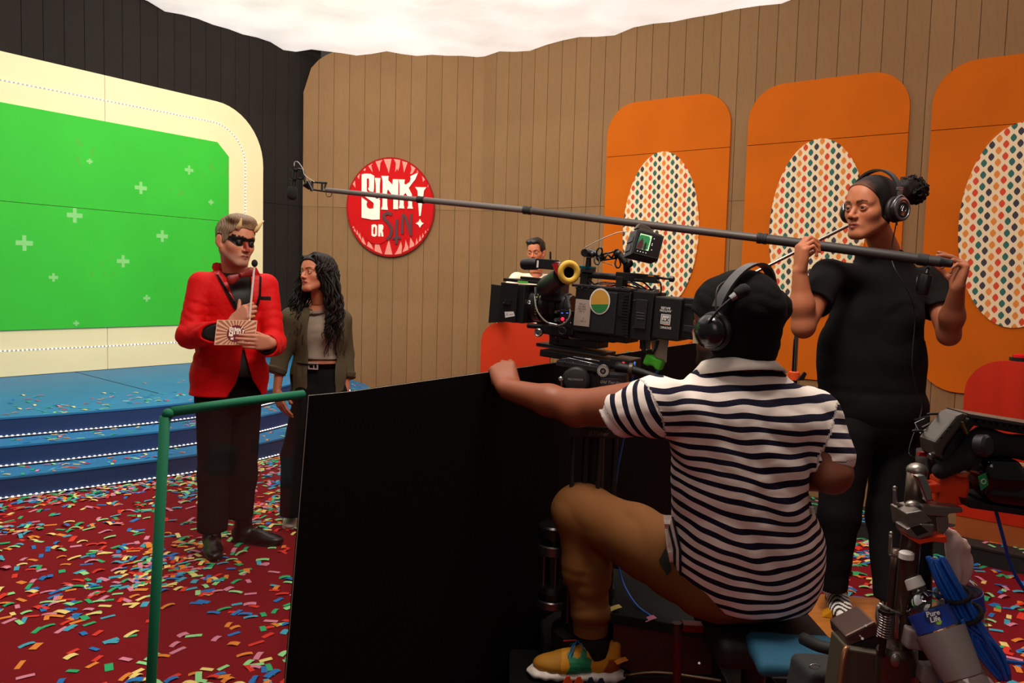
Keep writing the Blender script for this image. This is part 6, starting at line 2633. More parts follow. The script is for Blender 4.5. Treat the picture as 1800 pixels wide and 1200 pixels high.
def cbox(md, x0, y0, x1, y1, n0, n1, ref=None):
    """box whose viewer-side face (at n1) covers the picture rectangle"""
    ref = n1 if ref is None else ref
    a = cpl(x0, (y0 + y1) / 2, ref)
    b = cpl(x1, (y0 + y1) / 2, ref)
    t = cpl((x0 + x1) / 2, y0, ref)
    u_ = cpl((x0 + x1) / 2, y1, ref)
    hx = abs((b - a) @ CL) / 2
    hz = abs((t - u_) @ CU) / 2
    c = (a + b + t + u_) / 4 + CN * ((n0 + n1) / 2 - ref)
    return md.box(c, (hx, (n1 - n0) / 2, hz), CM)


def ccyl(md, x, y, r, n0, n1, n=24, ref=None):
    c = cpl(x, y, n1 if ref is None else ref)
    return md.cyl(c + CN * (n0 - n1), c, r, n=n)


cam_t = thing('film_camera', 'black digital cinema camera rig with yellow eyecup on the dolly head', 'camera', tuple(cpl(1050, 612)))
CB1 = mat('camera_black', '#121214', .42)
CB2 = mat('camera_grey', '#222226', .38)
CB3 = mat('camera_dark', '#09090a', .5)
STL = mat('camera_steel', '#a4a6aa', .25, .95)
WHT = mat('print_white', '#dcdcda', .6)
REDM = mat('anodised_red', '#b01018', .35, .4)


def cpart(name, m, bevel=.0025, parent=None, **kw):
    def go(md):
        return obj(name, md, m, parent or cam_t, bevel=bevel, **kw)
    return go


# body, side door, media bay
body = cpart('camera_body', CB1, .005)(cbox(MD(), 1008, 508, 1106, 588, -.075, .07))
cpart('body_keel', CB3, .004)(cbox(cbox(MD(), 1000, 586, 1080, 598, -.06, .05), 1070, 589, 1103, 602, -.05, .055))
cpart('side_door', CB2, .003)(cbox(MD(), 1040, 512, 1082, 586, .0705, .078))
rib = MD()
for i in range(15):
    y_ = 518 + i * 5.2
    w_ = 6 + 7 * math.sin(PI * (i + .5) / 15)
    cbox(rib, 1104 - w_, y_, 1104, y_ + 2.2, .071, .0745)
cpart('cooling_fin', CB3, 0, kind='stuff')(rib)
cpart('vent_slot', CB3, .001)(cbox(MD(), 1086, 528, 1094, 556, .071, .074))
cpart('top_plate', CB2, .002)(cbox(MD(), 1004, 503, 1108, 508, -.08, .072))
md = MD()
for i in range(9):
    p = cpl(1012 + i * 11, 505.5, .0735)
    md.cyl(p - CN * .004, p, .0022, n=8)
cpart('screw', STL, 0)(md)
cpart('media_bay', CB1, .003)(cbox(MD(), 1109, 512, 1146, 598, -.065, .06))
cpart('bay_door', CB2, .002)(cbox(MD(), 1116, 526, 1136, 578, .0605, .066))
md = MD()
for y_ in (549, 554, 559):
    cbox(md, 1119, y_, 1133, y_ + 1.6, .0662, .0675)
cpart('bay_slot', mat('slot_grey', '#4c4c50', .5), 0)(md)
cpart('bay_latch', STL, .0005)(cbox(cbox(MD(), 1112, 576, 1134, 577.2, .0605, .0625), 1112, 527, 1117, 528.2, .0605, .0625))
# battery
bat = cpart('battery', CB3, .005)(cbox(MD(), 1148, 522, 1196, 598, -.075, .07))
cpart('battery_plate', CB1, .004)(cbox(MD(), 1196, 524, 1236, 597, -.08, .045))
cpart('battery_latch', CB2, .002)(cbox(cbox(MD(), 1200, 572, 1222, 584, .0455, .052), 1203, 535, 1230, 540, .0455, .05))
sw = MD()
bc = cpl(1170, 561, .0712)
for dx, dz, hx, hz in ((0, .0135, .0145, .0012), (0, -.0135, .0145, .0012), (-.0135, 0, .0012, .0145), (.0135, 0, .0012, .0145)):
    sw.box(bc + CM @ V(dx, 0, dz), (hx, .0006, hz), CM)
obj('badge_frame', sw, WHT, bat)
obj('badge', MD().box(bc, (.0105, .0005, .0105), CM), WHT, bat)
ex_, ey_ = CL, -CU                         # the printing stands on its head
CD = mat('print_dark', '#101012', .6)
obj('lettering', text_on('XT', bc + CN * .0012, ex_, ey_, .015, bold=.0004), CD, bat)
obj('lettering', text_on('DIONIC', cpl(1170, 575.5, .0712), ex_, ey_, .0095, bold=.0002), WHT, bat)
obj('lettering', text_on('ANTON', cpl(1170, 546, .0712), ex_, ey_, .0095, bold=.0002), WHT, bat)
obj('lettering', text_on('BAUER', cpl(1170, 541, .0712), ex_, ey_, .0095, bold=.0002), WHT, bat)
obj('orange_line', MD().box(cpl(1172, 571, .0712), (.010, .0004, .0008), CM), mat('print_orange', '#e0662a', .6), bat)
# tape note and round sticker (its picture is left plain)
note = cpart('paper_note', mat('aged_paper', '#a89a90', .8), 0)(cbox(MD(), 1010, 526, 1037.5, 573, .0702, .0712))
nt_ = text_on('FPS 24\nISO 800\n180 5600\nND .6', cpl(1023, 541, .0716), -CL, CU, .0075)
obj('handwriting', nt_, CD, note)
obj('handwriting', text_on('G\nunit 2', cpl(1025, 562, .0716), -CL, CU, .0075, shear=.3), CD, note)
sc = cpl(1054.5, 529.5, .0785)
obj('sticker', MD().prism([(.0335 * math.cos(a), .040 * math.sin(a)) for a in np.linspace(0, 2 * PI, 40, endpoint=False)], sc, -CL, CU, CN, 0, .0012), WHT, cam_t, label='oval sticker with white border and plain ochre and green field')
obj('sticker_field', MD().prism([(.0295 * math.cos(a), .0355 * math.sin(a)) for a in np.linspace(0, 2 * PI, 40, endpoint=False)], sc, -CL, CU, CN, .0013, .0018), mat('ochre_print', '#c8963a', .6), cam_t)
obj('sticker_band', MD().prism([(.0295 * math.cos(a), .0355 * math.sin(a)) for a in np.linspace(R(200), R(350), 20)], sc, -CL, CU, CN, .0019, .0022), mat('green_print', '#1f7a3a', .6), cam_t)
# control panel near the lens mount
cpart('control_panel', CB2, .002)(cbox(MD(), 984, 545, 1004, 575, .045, .066))
p = cpl(989, 560.5, .0665)
cpart('record_button', mat('red_glow', '#ff1030', .3, emit=('#ff1838', 2.2)), 0, smooth=True)(MD().lathe(p, CN, [(0, .0058), (.003, .005), (.004, .002)], 16))
md = MD()
for x_, y_ in ((988, 550), (997, 550)):
    cbox(md, x_ - 1.6, y_ - .8, x_ + 1.6, y_ + .8, .0663, .0672)
cpart('panel_mark', mat('blue_glow', '#3a70ff', .4, emit=('#4a7aff', 1.0)), 0)(md)
md = MD()
for x_, y_ in ((996, 562), (1003, 567), (991, 566), (1000, 556)):
    cbox(md, x_ - .8, y_ - .8, x_ + .8, y_ + .8, .0663, .0675)
cpart('panel_mark', WHT, 0)(md)

# lens: barrel along the camera axis
lc = cpl(965, 536, -.008)
ax0 = lc - CL * ((lc - cpl(1008, 540, -.008)) @ CL)
ax0 = cpl(1006, 541, -.008)
L_ = np.linalg.norm(cpl(921, 535, -.008) - ax0)
prof = [(0, .040), (.012, .040), (.013, .046), (.026, .046), (.027, .041), (.040, .041), (.041, .050), (.052, .050), (.053, .046), (.066, .046), (.067, .052), (.086, .052), (.088, .047), (.100, .050), (.102, .056), (L_ * .86, .058), (L_ - .004, .060), (L_, .060), (L_ + .002, .054), (L_ - .006, .050)]
lens = cpart('lens_barrel', mat('lens_satin', '#2a2a2c', .28, .3), 0, smooth=True, auto=30)(MD().lathe(ax0, CL, prof, 48))
gr = MD()
for k_ in range(64):
    a = 2 * PI * k_ / 64
    d = CN * math.cos(a) + CU * math.sin(a)
    for t0, rr in ((.0765, .0525), (.0465, .0505)):
        gr.box(ax0 + CL * t0 + d * rr, (.0075 if rr > .051 else .005, .0011, .0016), np.stack([CL, np.cross(d, CL), d], 1))
obj('gear_tooth', gr, CB3, lens, kind='stuff')
fd = unit(CN * .95 + CU * .1)
lt = bvh_of((np.vstack(MD().lathe(ax0, CL, prof, 48).v), np.array([f for f in MD().lathe(ax0, CL, prof, 48).f if len(f) == 4])))
obj('focal_marking', text_px('32', 928.5, 531, 9, lt, 5, .0012, bold=.15), WHT, lens)
md = MD()
for k_ in range(11):
    a = -0.9 + .17 * k_
    d = CN * math.cos(a) + CU * math.sin(a)
    md.box(ax0 + CL * (.106) + d * .0572, (.002, .0006 + .0004 * (k_ % 3), .0004), np.stack([CL, np.cross(d, CL), d], 1))
obj('scale_mark', md, mat('scale_yellow', '#c8b868', .6), lens, kind='stuff')
# lens motor and support
cpart('lens_motor', CB1, .002)(cbox(MD(), 988, 560, 1008, 588, .02, .06))
cpart('clamp_screw', STL, 0, smooth=True, auto=30)(ccyl(ccyl(MD(), 977, 548, .0045, .0, .062), 977, 562, .006, .02, .064))
# matte box: flared hood and side flag
mb = MD()
fr_c, bk_c = cpl(883, 532, -.01), cpl(918, 534, -.01)
FRN = [(-.100, .062), (.085, .062), (.085, -.066), (-.100, -.066)]
BKN = [(-.075, .056), (.070, .056), (.070, -.056), (-.075, -.056)]
th = .004
vs = [fr_c + CN * a + CU * b for a, b in FRN] + [bk_c + CN * a + CU * b for a, b in BKN] + [fr_c + CN * a * .94 + CU * b * .94 for a, b in FRN] + [bk_c + CN * a * .93 + CU * b * .93 for a, b in BKN]
fs = []
for i in range(4):
    j = (i + 1) % 4
    fs += [(i, j, 4 + j, 4 + i), (8 + i, 12 + i, 12 + j, 8 + j), (i, 8 + i, 8 + j, j), (4 + i, 4 + j, 12 + j, 12 + i)]
mb.add(vs, fs)
mbo = obj('matte_box', mb, CB3, cam_t)
obj('side_flag', cbox(MD(), 878, 497, 908, 566, .088, .0915), CB1, mbo, bevel=.001)
obj('filter_stage', cbox(MD(), 906, 500, 921, 568, -.075, .075), CB1, mbo, bevel=.003)
obj('top_bracket', cbox(cbox(MD(), 884, 491, 945, 496.5, -.05, .05), 914, 487, 950, 492, -.02, .03), CB1, mbo, bevel=.002)
obj('level_sticker', cbox(MD(), 910, 493.6, 928, 497.8, .0505, .0515), mat('green_level', '#5fbf4a', .5), mbo)
obj('flag_hinge', ccyl(cbox(MD(), 884, 527, 897, 535, .0916, .097), 885.5, 532, .004, .09, .100), CB1, mbo)
obj('hinge_screw', ccyl(MD(), 885.5, 532, .0022, .1002, .1014), STL, mbo)
lb = MD().prism([(-.018, .006), (.014, .010), (.020, -.004), (-.014, -.013)], cpl(895.5, 552, .0918), -CL, CU, CN, 0, .0008)
lo_ = obj('label', lb, WHT, mbo)
obj('handwriting', text_on('G. cam', cpl(896, 552.3, .0918) + CN * .001, unit(-CL + CU * .18), unit(CU + CL * .18), .0095, shear=.2), CD, lo_)

# eyepiece with yellow eyecup
e0, e1_ = cpl(958, 507, .05), W(989, 484, 2.40)
ev = unit(e1_ - e0)
cpart('eyepiece', CB1, 0, smooth=True, auto=35)(MD().lathe(e0, ev, [(0, .022), (.006, .031), (.045, .034), (.050, .031), (np.linalg.norm(e1_ - e0), .030)], 28))
cpart('eyepiece_hinge', CB2, .003)(cbox(MD(), 950, 496, 985, 528, -.02, .045))
EC = W(1000, 478.5, 2.365)
en = unit(V(-.28, -1, -.02) + V(.62, 0, 0))
cu_ = unit(np.cross(en, V(0, 0, 1)))
cw = np.cross(cu_, en)
tor = MD()
vs = []
n1_, n2_ = 36, 14
for i in range(n1_):
    a = 2 * PI * i / n1_
    d = cu_ * math.cos(a) + cw * math.sin(a)
    for j in range(n2_):
        b = 2 * PI * j / n2_
        vs.append(EC + d * (.0262 + .0096 * math.cos(b)) + en * (.0065 * math.sin(b)))
fs = [(i * n2_ + j, ((i + 1) % n1_) * n2_ + j, ((i + 1) % n1_) * n2_ + (j + 1) % n2_, i * n2_ + (j + 1) % n2_) for i in range(n1_) for j in range(n2_)]
tor.add(vs, fs)
YL = mat('yellow_chamois', '#d8b040', .75, bump=(260, .2, .002))
ec = obj('eyecup', tor, YL, cam_t, smooth=True, label='padded yellow eyecup')
st_ = MD()
for i in range(60):
    a = 2 * PI * i / 60
    d = cu_ * math.cos(a) + cw * math.sin(a)
    st_.cyl(EC + d * .0345 + en * .002, EC + d * .0362 - en * .001, .0006, n=5)
obj('stitch', st_, mat('thread', '#b09030', .8), ec, kind='stuff')
cpart('eye_tube', CB3, 0, smooth=True, auto=35)(MD().lathe(EC - en * .055, en, [(0, .026), (.01, .030), (.046, .0255), (.052, .024), (.050, .016), (.02, .012)], 28))
cpart('red_gusset', REDM, .0)(MD().prism([(-.006, .012), (.014, .018), (.010, -.020)], W(973, 471, 2.385), V(1, 0, 0), ZU, V(0, -1, 0), -.006, .004))
# distance sensor in front
s0, s1_ = cpl(918, 464, .0), cpl(944, 464, .0)
cpart('sensor_scope', CB1, 0, smooth=True, auto=30)(MD().lathe(s1_, s0 - s1_, [(0, .0185), (.004, .0190), (np.linalg.norm(s0 - s1_) - .01, .0195), (np.linalg.norm(s0 - s1_), .016), (np.linalg.norm(s0 - s1_) - .004, .012)], 28))
cpart('scope_body', CB1, .003)(cbox(MD(), 942, 455, 974, 473, -.02, .018))
cpart('scope_label', WHT, 0)(cbox(MD(), 943.5, 457.5, 946.5, 470, .0182, .0190))
cpart('antenna', CB3, 0, smooth=True, auto=30)(MD().cyl(cpl(967.5, 456), cpl(967.5, 442), .0036, .003, 12))
cpart('scope_bracket', STL, .001)(MD().tube([cpl(972, 462), cpl(984, 463), cpl(988, 472)], .004, 8, smooth=3))
# top handle
cpart('handle_rod', CB1, 0, smooth=True, auto=35)(MD().cyl(cpl(1015, 481, .0), cpl(1086, 487, .0), .0105, n=18))
cpart('handle_post', CB3, .002)(cbox(MD(), 1019, 480, 1032, 505, -.03, .012))
cpart('handle_post', CB3, .002)(cbox(MD(), 1082, 486, 1094, 508, -.03, .02))
cpart('handle_grip', CB1, .003)(cbox(MD(), 1081, 480, 1153, 495, -.02, .018))
cpart('grip_marking', mat('amber_mark', '#c06a28', .5), 0)(cbox(MD(), 1139, 484, 1149, 486, .0182, .019))
cpart('grip_screw', STL, .0005)(cbox(MD(), 1115, 490, 1130, 492, .0182, .020))
cpart('rear_rod', CB1, 0, smooth=True)(MD().tube([cpl(1152, 487), cpl(1170, 489.5), cpl(1182, 490)], .004, 10))
cpart('rod_knob', CB2, 0, smooth=True, auto=35)(MD().lathe(cpl(1176, 490), -CL, [(0, .005), (.002, .009), (.014, .009), (.017, .005)], 16))
cpart('red_cleat', REDM, .0)(MD().prism([(-.009, 0), (.008, 0), (.003, .020)], cpl(1072, 512, .02), -CL, CU, CN, -.006, .006))
cpart('cleat_clamp', mat('teal_anodised', '#0f6878', .35, .4), .002)(cbox(MD(), 1018, 467, 1040, 472, -.02, .02))
cpart('cleat_base', CB2, .002)(cbox(MD(), 1020, 472, 1039, 479, -.02, .02))
# wiring over the body
g = random.Random(12)
wr1 = [[(1030, 483), (1045, 500), (1062, 504), (1088, 500)], [(1028, 486), (1040, 503), (1052, 507), (1070, 502)], [(1062, 496), (1075, 497), (1088, 499)], [(1046, 499), (1060, 496), (1076, 498)],
       [(1092, 494), (1110, 497), (1126, 506), (1140, 512)], [(1096, 500), (1116, 505), (1132, 510), (1150, 508)], [(1104, 492), (1122, 500), (1136, 508)], [(1090, 503), (1112, 508), (1140, 514)],
       [(1150, 491), (1160, 496), (1162, 508), (1161, 520)], [(1128, 494), (1136, 500), (1144, 508), (1150, 514)], [(1040, 505), (1060, 508), (1080, 506), (1100, 508), (1120, 514)]]
for i, q in enumerate(wr1):
    n_ = g.uniform(-.05, .03)
    cpart('cable', CB3 if i % 3 else CB1, 0, smooth=True)(MD().tube([cpl(x, y, n_) for x, y in q], .0028, 7, smooth=5))
cpart('coiled_cable', mat('pinkish_cable', '#6a5450', .5), 0, smooth=True)(MD().tube([cpl(1053 + t * 25, 498.5 - t * .5, .01) + CU * .0028 * math.cos(t * 90) + CN * .0028 * math.sin(t * 90) for t in np.linspace(0, 1, 130)], .0011, 5))
cpart('rear_connector', STL, .001)(cbox(cbox(MD(), 1150, 508, 1156, 520, -.01, .01), 1120, 510, 1148, 514, -.01, .02))
# looping lens cable
cpart('motor_cable', mat('grey_cable', '#8a8884', .35, .3), 0, smooth=True)(MD().tube([cpl(942, 508, .055), cpl(940, 522, .07), cpl(944, 545, .085), cpl(956, 562, .09), cpl(968, 569, .09), cpl(982, 572, .085), cpl(995, 566, .085), cpl(1002, 552, .08), cpl(1000, 535, .07), cpl(999, 523, .065)], .0028, 8, smooth=6))
for a, b, r_ in ((cpl(941, 505, .06), cpl(942, 519, .068), .0045), (cpl(996, 520, .066), cpl(1001, 541, .075), .006), (cpl(966, 569, .09), cpl(980, 572, .088), .0055)):
    cpart('cable_plug', STL, 0, smooth=True, auto=30)(MD().cyl(a, b, r_, n=12))
# rods, follow-focus knobs, base
cpart('support_rod', CB3, 0, smooth=True, auto=35)(MD().cyl(cpl(928, 572, .04), cpl(985, 577, .04), .0085, n=16).cyl(cpl(945, 566, -.06), cpl(1000, 570, -.06), .0085, n=16))
cpart('bridge_plate', CB1, .003)(cbox(cbox(MD(), 950, 574, 1012, 590, -.05, .05), 965, 588, 985, 606, -.03, .04))
for x_, y_ in ((948.5, 584), (991, 581)):
    kb = cpart('chrome_knob', STL if x_ < 960 else CB1, 0, smooth=True, auto=25)(MD().lathe(cpl(x_, y_, .055), CN, [(0, .009), (.002, .0135), (.012, .0135), (.014, .011), (.012, .008), (.013, .003)], 20))
    kr = MD()
    for i in range(20):
        a = 2 * PI * i / 20
        d = CL * math.cos(a) + CU * math.sin(a)
        kr.box(cpl(x_, y_, .055) + CN * .007 + d * .0137, (.0008, .0045, .0008), np.stack([np.cross(d, CN), CN, d], 1))
    obj('knurl', kr, STL, kb, kind='stuff')
cpart('red_screw', REDM, 0)(ccyl(MD(), 977, 593, .003, .038, .044))

# articulated arm and on-board monitor
arm = MD()
cpart('arm_stem', CB3, 0, smooth=True, auto=35)(MD().cyl(W(1034, 468, 2.53), W(1035, 452, 2.53), .010, .008, 16).sphere(W(1036, 446, 2.53), .010))
ap = obj('arm_knuckle', MD().cyl(W(1027, 444, 2.50), W(1035, 445, 2.53), .012, n=18).cyl(W(1036, 440, 2.53), W(1060, 452, 2.50), .0085, n=14).sphere(W(1055, 452, 2.50), .014).sphere(W(1041, 447, 2.52), .011), CB1, cam_t, smooth=True, auto=40)
for (x0, y0, x1, y1) in ((1052, 450, 1055, 437), (1048, 452, 1050, 463), (1085, 452, 1084, 440), (1086, 455, 1086, 469)):
    lv = MD()
    a, b = W(x0, y0, 2.49), W(x1, y1, 2.48)
    d = unit(b - a)
    s_ = unit(np.cross(d, V(0, -1, 0)))
    L2 = np.linalg.norm(b - a)
    lv.tube([a - s_ * .005, a + d * L2 * .6 - s_ * .0085, b - s_ * .005, b + d * .003, b + s_ * .005, a + d * L2 * .6 + s_ * .0085, a + s_ * .005], .0028, 7, smooth=3)
    obj('locking_lever', lv, CB1, cam_t, smooth=True)
tr2 = MD()
for pts in ([(1058, 447), (1084, 441)], [(1060, 457), (1085, 453)], [(1062, 456), (1068, 446)], [(1068, 446), (1075, 454)], [(1075, 454), (1081, 443)]):
    tr2.tube([W(x, y, 2.49) for x, y in pts], .0032, 7)
obj('truss_arm', tr2, CB1, cam_t, smooth=True)
obj('monitor_pivot', MD().sphere(W(1087, 446, 2.48), .012).sphere(W(1106, 463, 2.47), .013).cyl(W(1088, 447, 2.48), W(1101, 462, 2.47), .011, n=14).cyl(W(1101, 455, 2.48), W(1102, 482, 2.50), .011, n=16), CB3, cam_t, smooth=True, auto=40)
TL, TR, BL_ = W(1121, 402, 2.435), W(1168, 414.5, 2.50), W(1108.5, 447, 2.385)
mex, mey = TR - TL, BL_ - TL
mez = unit(np.cross(mex, mey))
mez = mez if mez[1] < 0 else -mez
mez = unit(mez + V(.0, 0, 0))
mon = thing('onboard_monitor', 'small hooded monitor on the articulated arm above the film camera, picture lit', 'monitor', tuple(BL_ + mex * .5))
mo = obj('housing', MD().prism([(0, 0), (1, 0), (1, 1), (0, 1)], TL, mex, mey, mez, -.034, 0), CB1, mon, bevel=.003)
obj('bezel', MD().prism([(.03, .05), (.97, .05), (.97, .95), (.03, .95)], TL, mex, mey, mez, .0005, .003), CB3, mon)
SCR = mat('screen_dark', '#08090c', .2, emit=('#06080c', .4))
obj('display', MD().prism([(.06, .10), (.93, .10), (.93, .88), (.06, .88)], TL, mex, mey, mez, .0032, .0036), SCR, mon)
scr_o = (TL, mex, mey, mez)
pic = lambda poly, m, a, b, nm='picture': obj(nm, MD().prism(poly, TL, mex, mey, mez, a, b), m, mon)
pic([(.12, .16), (.54, .16), (.54, .74), (.10, .74)], mat('pic_cream', '#b9d8a8', .4, emit=('#a8d8a0', .7)), .0037, .0039, 'picture_border')
pic([(.15, .20), (.45, .20), (.50, .28), (.50, .70), (.10, .74), (.10, .30)], mat('pic_green', '#14663a', .4, emit=('#14703c', .7)), .0040, .0042, 'picture_green')
pic([(.10, .74), (.12, .50), (.19, .40), (.22, .30), (.26, .38), (.30, .50), (.30, .74)], mat('pic_red', '#3a1018', .4, emit=('#4a1420', .5)), .0043, .0045, 'picture_figure')
pic([(.33, .74), (.34, .52), (.38, .42), (.42, .52), (.44, .74)], mat('pic_dark', '#181412', .4, emit=('#181210', .4)), .0043, .0045, 'picture_figure')
md = MD()
for x_, y_ in ((.62, .22), (.60, .42), (.60, .48), (.63, .66), (.16, .82), (.26, .82), (.36, .82), (.46, .82)):
    md.prism([(x_, y_), (x_ + .03, y_), (x_ + .03, y_ + .03), (x_, y_ + .03)], TL, mex, mey, mez, .0037, .0040)
obj('readout', md, mat('readout_white', '#d0d0d0', .5, emit=('#d0d0d0', .6)), mon)
obj('battery_pack', MD().prism([(.15, -.10), (.95, -.06), (.95, .0), (.05, .0)], TL, mex, mey, mez, -.030, -.006), mat('pack_brown', '#3a332c', .5), mon, bevel=.002)
obj('top_clamp', MD().prism([(.10, -.30), (.45, -.26), (.80, -.02), (.02, -.08)], TL, mex, mey, mez, -.026, -.010), mat('clamp_bronze', '#4c453c', .4, .5), mon, bevel=.003)
obj('side_button', MD().box(TL - mez * .02 + mey * .35 - mex * .012, (.001, .010, .012), np.stack([unit(mex), unit(mey), mez], 1)).box(TL - mez * .02 + mey * .70 - mex * .012, (.001, .010, .010), np.stack([unit(mex), unit(mey), mez], 1)), CB2, mon)
obj('white_cable', MD().tube([W(1104, 407, 2.45), W(1085, 409, 2.45), W(1060, 419, 2.46), W(1038, 430, 2.48), W(1027, 437, 2.5), W(1024, 445, 2.52), W(1029, 452, 2.53)], .0016, 6, smooth=6), MATS['cable_white'], mon, smooth=True)
obj('white_cable', MD().tube([W(1058, 460, 2.5), W(1070, 464, 2.5), W(1082, 467, 2.49)], .0014, 6, smooth=5), MATS['cable_white'], mon, smooth=True)

# cable tail, tag and green wrap below the battery
for q, m_ in (([(1126, 598), (1128, 612), (1138, 622), (1146, 620), (1154, 612), (1158, 598)], CB3), ([(1132, 598), (1134, 616), (1142, 624), (1150, 618), (1155, 598)], CB3)):
    cpart('cable_loop', m_, 0, smooth=True)(MD().tube([cpl(x, y, .0) for x, y in q], .0032, 7, smooth=6))
cpart('clear_pouch', mat('clear_grey_plastic', '#7c7874', .25), .001)(cbox(MD(), 1125, 585, 1144, 614, -.012, -.008))
tag_ = thing('paper_tag', 'white paper tag hanging under the camera battery', 'tag', tuple(cpl(1160, 600)))
obj('tag_sheet', MD().prism([(-.030, .038), (.024, .044), (.028, -.032), (-.004, -.036), (-.020, -.010)], cpl(1158, 617, -.02), -CL, CU, CN, -.0012, 0), mat('tag_paper', '#b8a498', .8), tag_)
gw = thing('green_cable_wrap', 'bright green hook-and-loop wrap round the cables under the camera', 'cable wrap', tuple(cpl(1150, 640)))
v = Vol(*bounds([cpl(1150, 636, .02)], .08), .003)
gx = unit(cpl(1166, 642, .02) - cpl(1138, 630, .02))
Mg = np.stack([gx, CN, np.cross(gx, CN)], 1)
v.box(cpl(1151, 636, .02), (.026, .014, .013), Mg, rr=.004)
v.box(cpl(1140, 632, .02), (.010, .016, .017), Mg, rr=.004, k=.006)
v.box(cpl(1160, 641, .02), (.009, .017, .016), Mg, rr=.004, k=.006)
obj('wrap', v.net(1), mat('neon_green', '#46b524', .7), gw, smooth=True)

# ------------------------------------------------------------------ dolly with fluid head
dolly = thing('camera_dolly', 'dark wheeled camera dolly with fluid head, column, deck and padded seat', 'dolly', tuple(W(1100, 1250, 2.6) * V(1, 1, 0)))


def dpart(name, m, md, bevel=.003, **kw):
    return obj(name, md, m, dolly, bevel=bevel, **kw)


HB = mat('head_black', '#141415', .45, bump=(300, .08, .001))
# sliding plates, sloping with the camera axis
def plate(x0, y0, x1, y1, th, n0, n1):
    a, b = cpl(x0, y0, 0), cpl(x1, y1, 0)
    d = unit(b - a)
    up2 = unit(np.cross(CN, d))
    up2 = up2 if up2[2] > 0 else -up2
    return MD().box((a + b) / 2 + CN * (n0 + n1) / 2 - up2 * th / 2, (np.linalg.norm(b - a) / 2, (n1 - n0) / 2, th / 2), np.stack([d, CN, up2], 1))


dpart('sliding_plate', CB1, plate(953, 601, 1072, 619, .010, -.055, .045), .0015)
dpart('dovetail_plate', CB1, plate(962, 612, 1090, 632, .022, -.07, .055), .003)
dpart('plate_riser', CB3, plate(985, 593, 1060, 600, .022, -.05, .04), .003)
dpart('plate_edge', mat('edge_grey', '#55565a', .35, .6), plate(955, 605, 1066, 622, .004, .046, .048), 0)
dpart('plate_end', HB, MD().box(cpl(1100, 637, .01), (.034, .05, .016), CM), .004)
dpart('record_lamp', mat('dull_red', '#c03030', .4, emit=('#ff4040', .5)), MD().box(cpl(1096, 637, .0605), (.004, .001, .0025), CM), 0)
# head: drum, rosette, tilt body
hc_ = W(1012, 669, 2.40)
hn_ = unit(V(-.22, -1, .02))
dpart('tilt_drum', HB, MD().lathe(hc_ - hn_ * .11, hn_, [(0, .034), (.004, .040), (.10, .043), (.107, .041), (.110, .036)], 40), 0, smooth=True, auto=30)
dpart('drum_cover', mat('drum_grey', '#1b1b1c', .5), MD().lathe(hc_ + hn_ * .0005, hn_, [(0, .036), (.002, .035), (.003, .032)], 40), 0, smooth=True, auto=30)
dpart('engraving', mat('engraving_silver', '#a8a8a8', .4, .4), text_on('PEDONAPIX', hc_ + hn_ * .0045 + ZU * .004, unit(np.cross(ZU, hn_)), ZU, .0085), 0)
dpart('drag_lever', STL, MD().lathe(W(986, 666, 2.38), hn_, [(0, .0075), (.006, .0075), (.008, .005)], 16).tube([W(986, 668, 2.385), W(987, 685, 2.39)], .004, 8), 0, smooth=True, auto=30)
rc = W(1060, 652, 2.36)
ro = dpart('rosette', HB, MD().lathe(rc - hn_ * .02, hn_, [(0, .018), (.018, .020), (.020, .018)], 32), 0, smooth=True, auto=30)
rt = MD()
for i in range(22):
    a = 2 * PI * i / 22
    d = unit(np.cross(ZU, hn_)) * math.cos(a) + ZU * math.sin(a)
    rt.box(rc + hn_ * .001 + d * .0135, (.0042, .0009, .0011), np.stack([d, hn_, np.cross(d, hn_)], 1))
obj('rosette_tooth', rt, mat('tooth_light', '#c8c8c6', .4, .5), ro, kind='stuff')
obj('rosette_screw', MD().cyl(rc, rc + hn_ * .004, .0042, n=12), STL, ro)
dpart('tilt_body', HB, MD().box(W(1068, 676, 2.47), (.062, .05, .045), np.stack([V(.97, -.24, 0), V(-.24, -.97, 0), ZU], 1)), .008)
dpart('head_cradle', CB1, MD().box(W(1022, 642, 2.46), (.072, .045, .009), np.stack([unit(V(.95, -.25, -.10)), V(-.25, -.95, 0), unit(V(.1, 0, 1))], 1)), .003)
dpart('cradle_edge', STL, MD().tube([W(988, 631, 2.42), W(1000, 629, 2.42), W(1030, 636, 2.40), W(1052, 641, 2.38)], .0013, 6).tube([W(1008, 627, 2.40), W(1054, 634.5, 2.37)], .0022, 6), 0, smooth=True)
dpart('cradle_web', CB1, MD().tube([W(992, 634, 2.43), W(996, 644, 2.43), W(1003, 648, 2.43), W(1008, 636, 2.43)], .003, 6, smooth=3).tube([W(1036, 640, 2.42), W(1040, 652, 2.42), W(1048, 658, 2.42)], .004, 6, smooth=3), 0, smooth=True)
tb = MD().box(W(1074, 672, 2.355), (.030, .002, .012), np.stack([V(.97, -.24, 0), V(-.24, -.97, 0), ZU], 1))
pl_o = dpart('name_plate', mat('plate_black', '#1a1a1c', .4), tb, .001)
obj('engraving', text_on('Old Tier-Jase', W(1074, 672, 2.352), V(.97, -.24, 0), ZU, .0125, shear=.35), MATS['engraving_silver'], pl_o)
dpart('handle_socket', mat('socket_brown', '#4c443e', .4, .5), MD().lathe(W(1104, 649, 2.33), V(.95, -.3, -.05), [(0, .012), (.004, .020), (.014, .021), (.018, .014)], 24), 0, smooth=True, auto=30)
dpart('pan_handle', CB3, MD().tube([W(1085, 645, 2.36), W(1112, 650, 2.32), W(1150, 662, 2.26), W(1192, 680, 2.20)], [.016, .012, .010, .012], 14, smooth=4), 0, smooth=True)
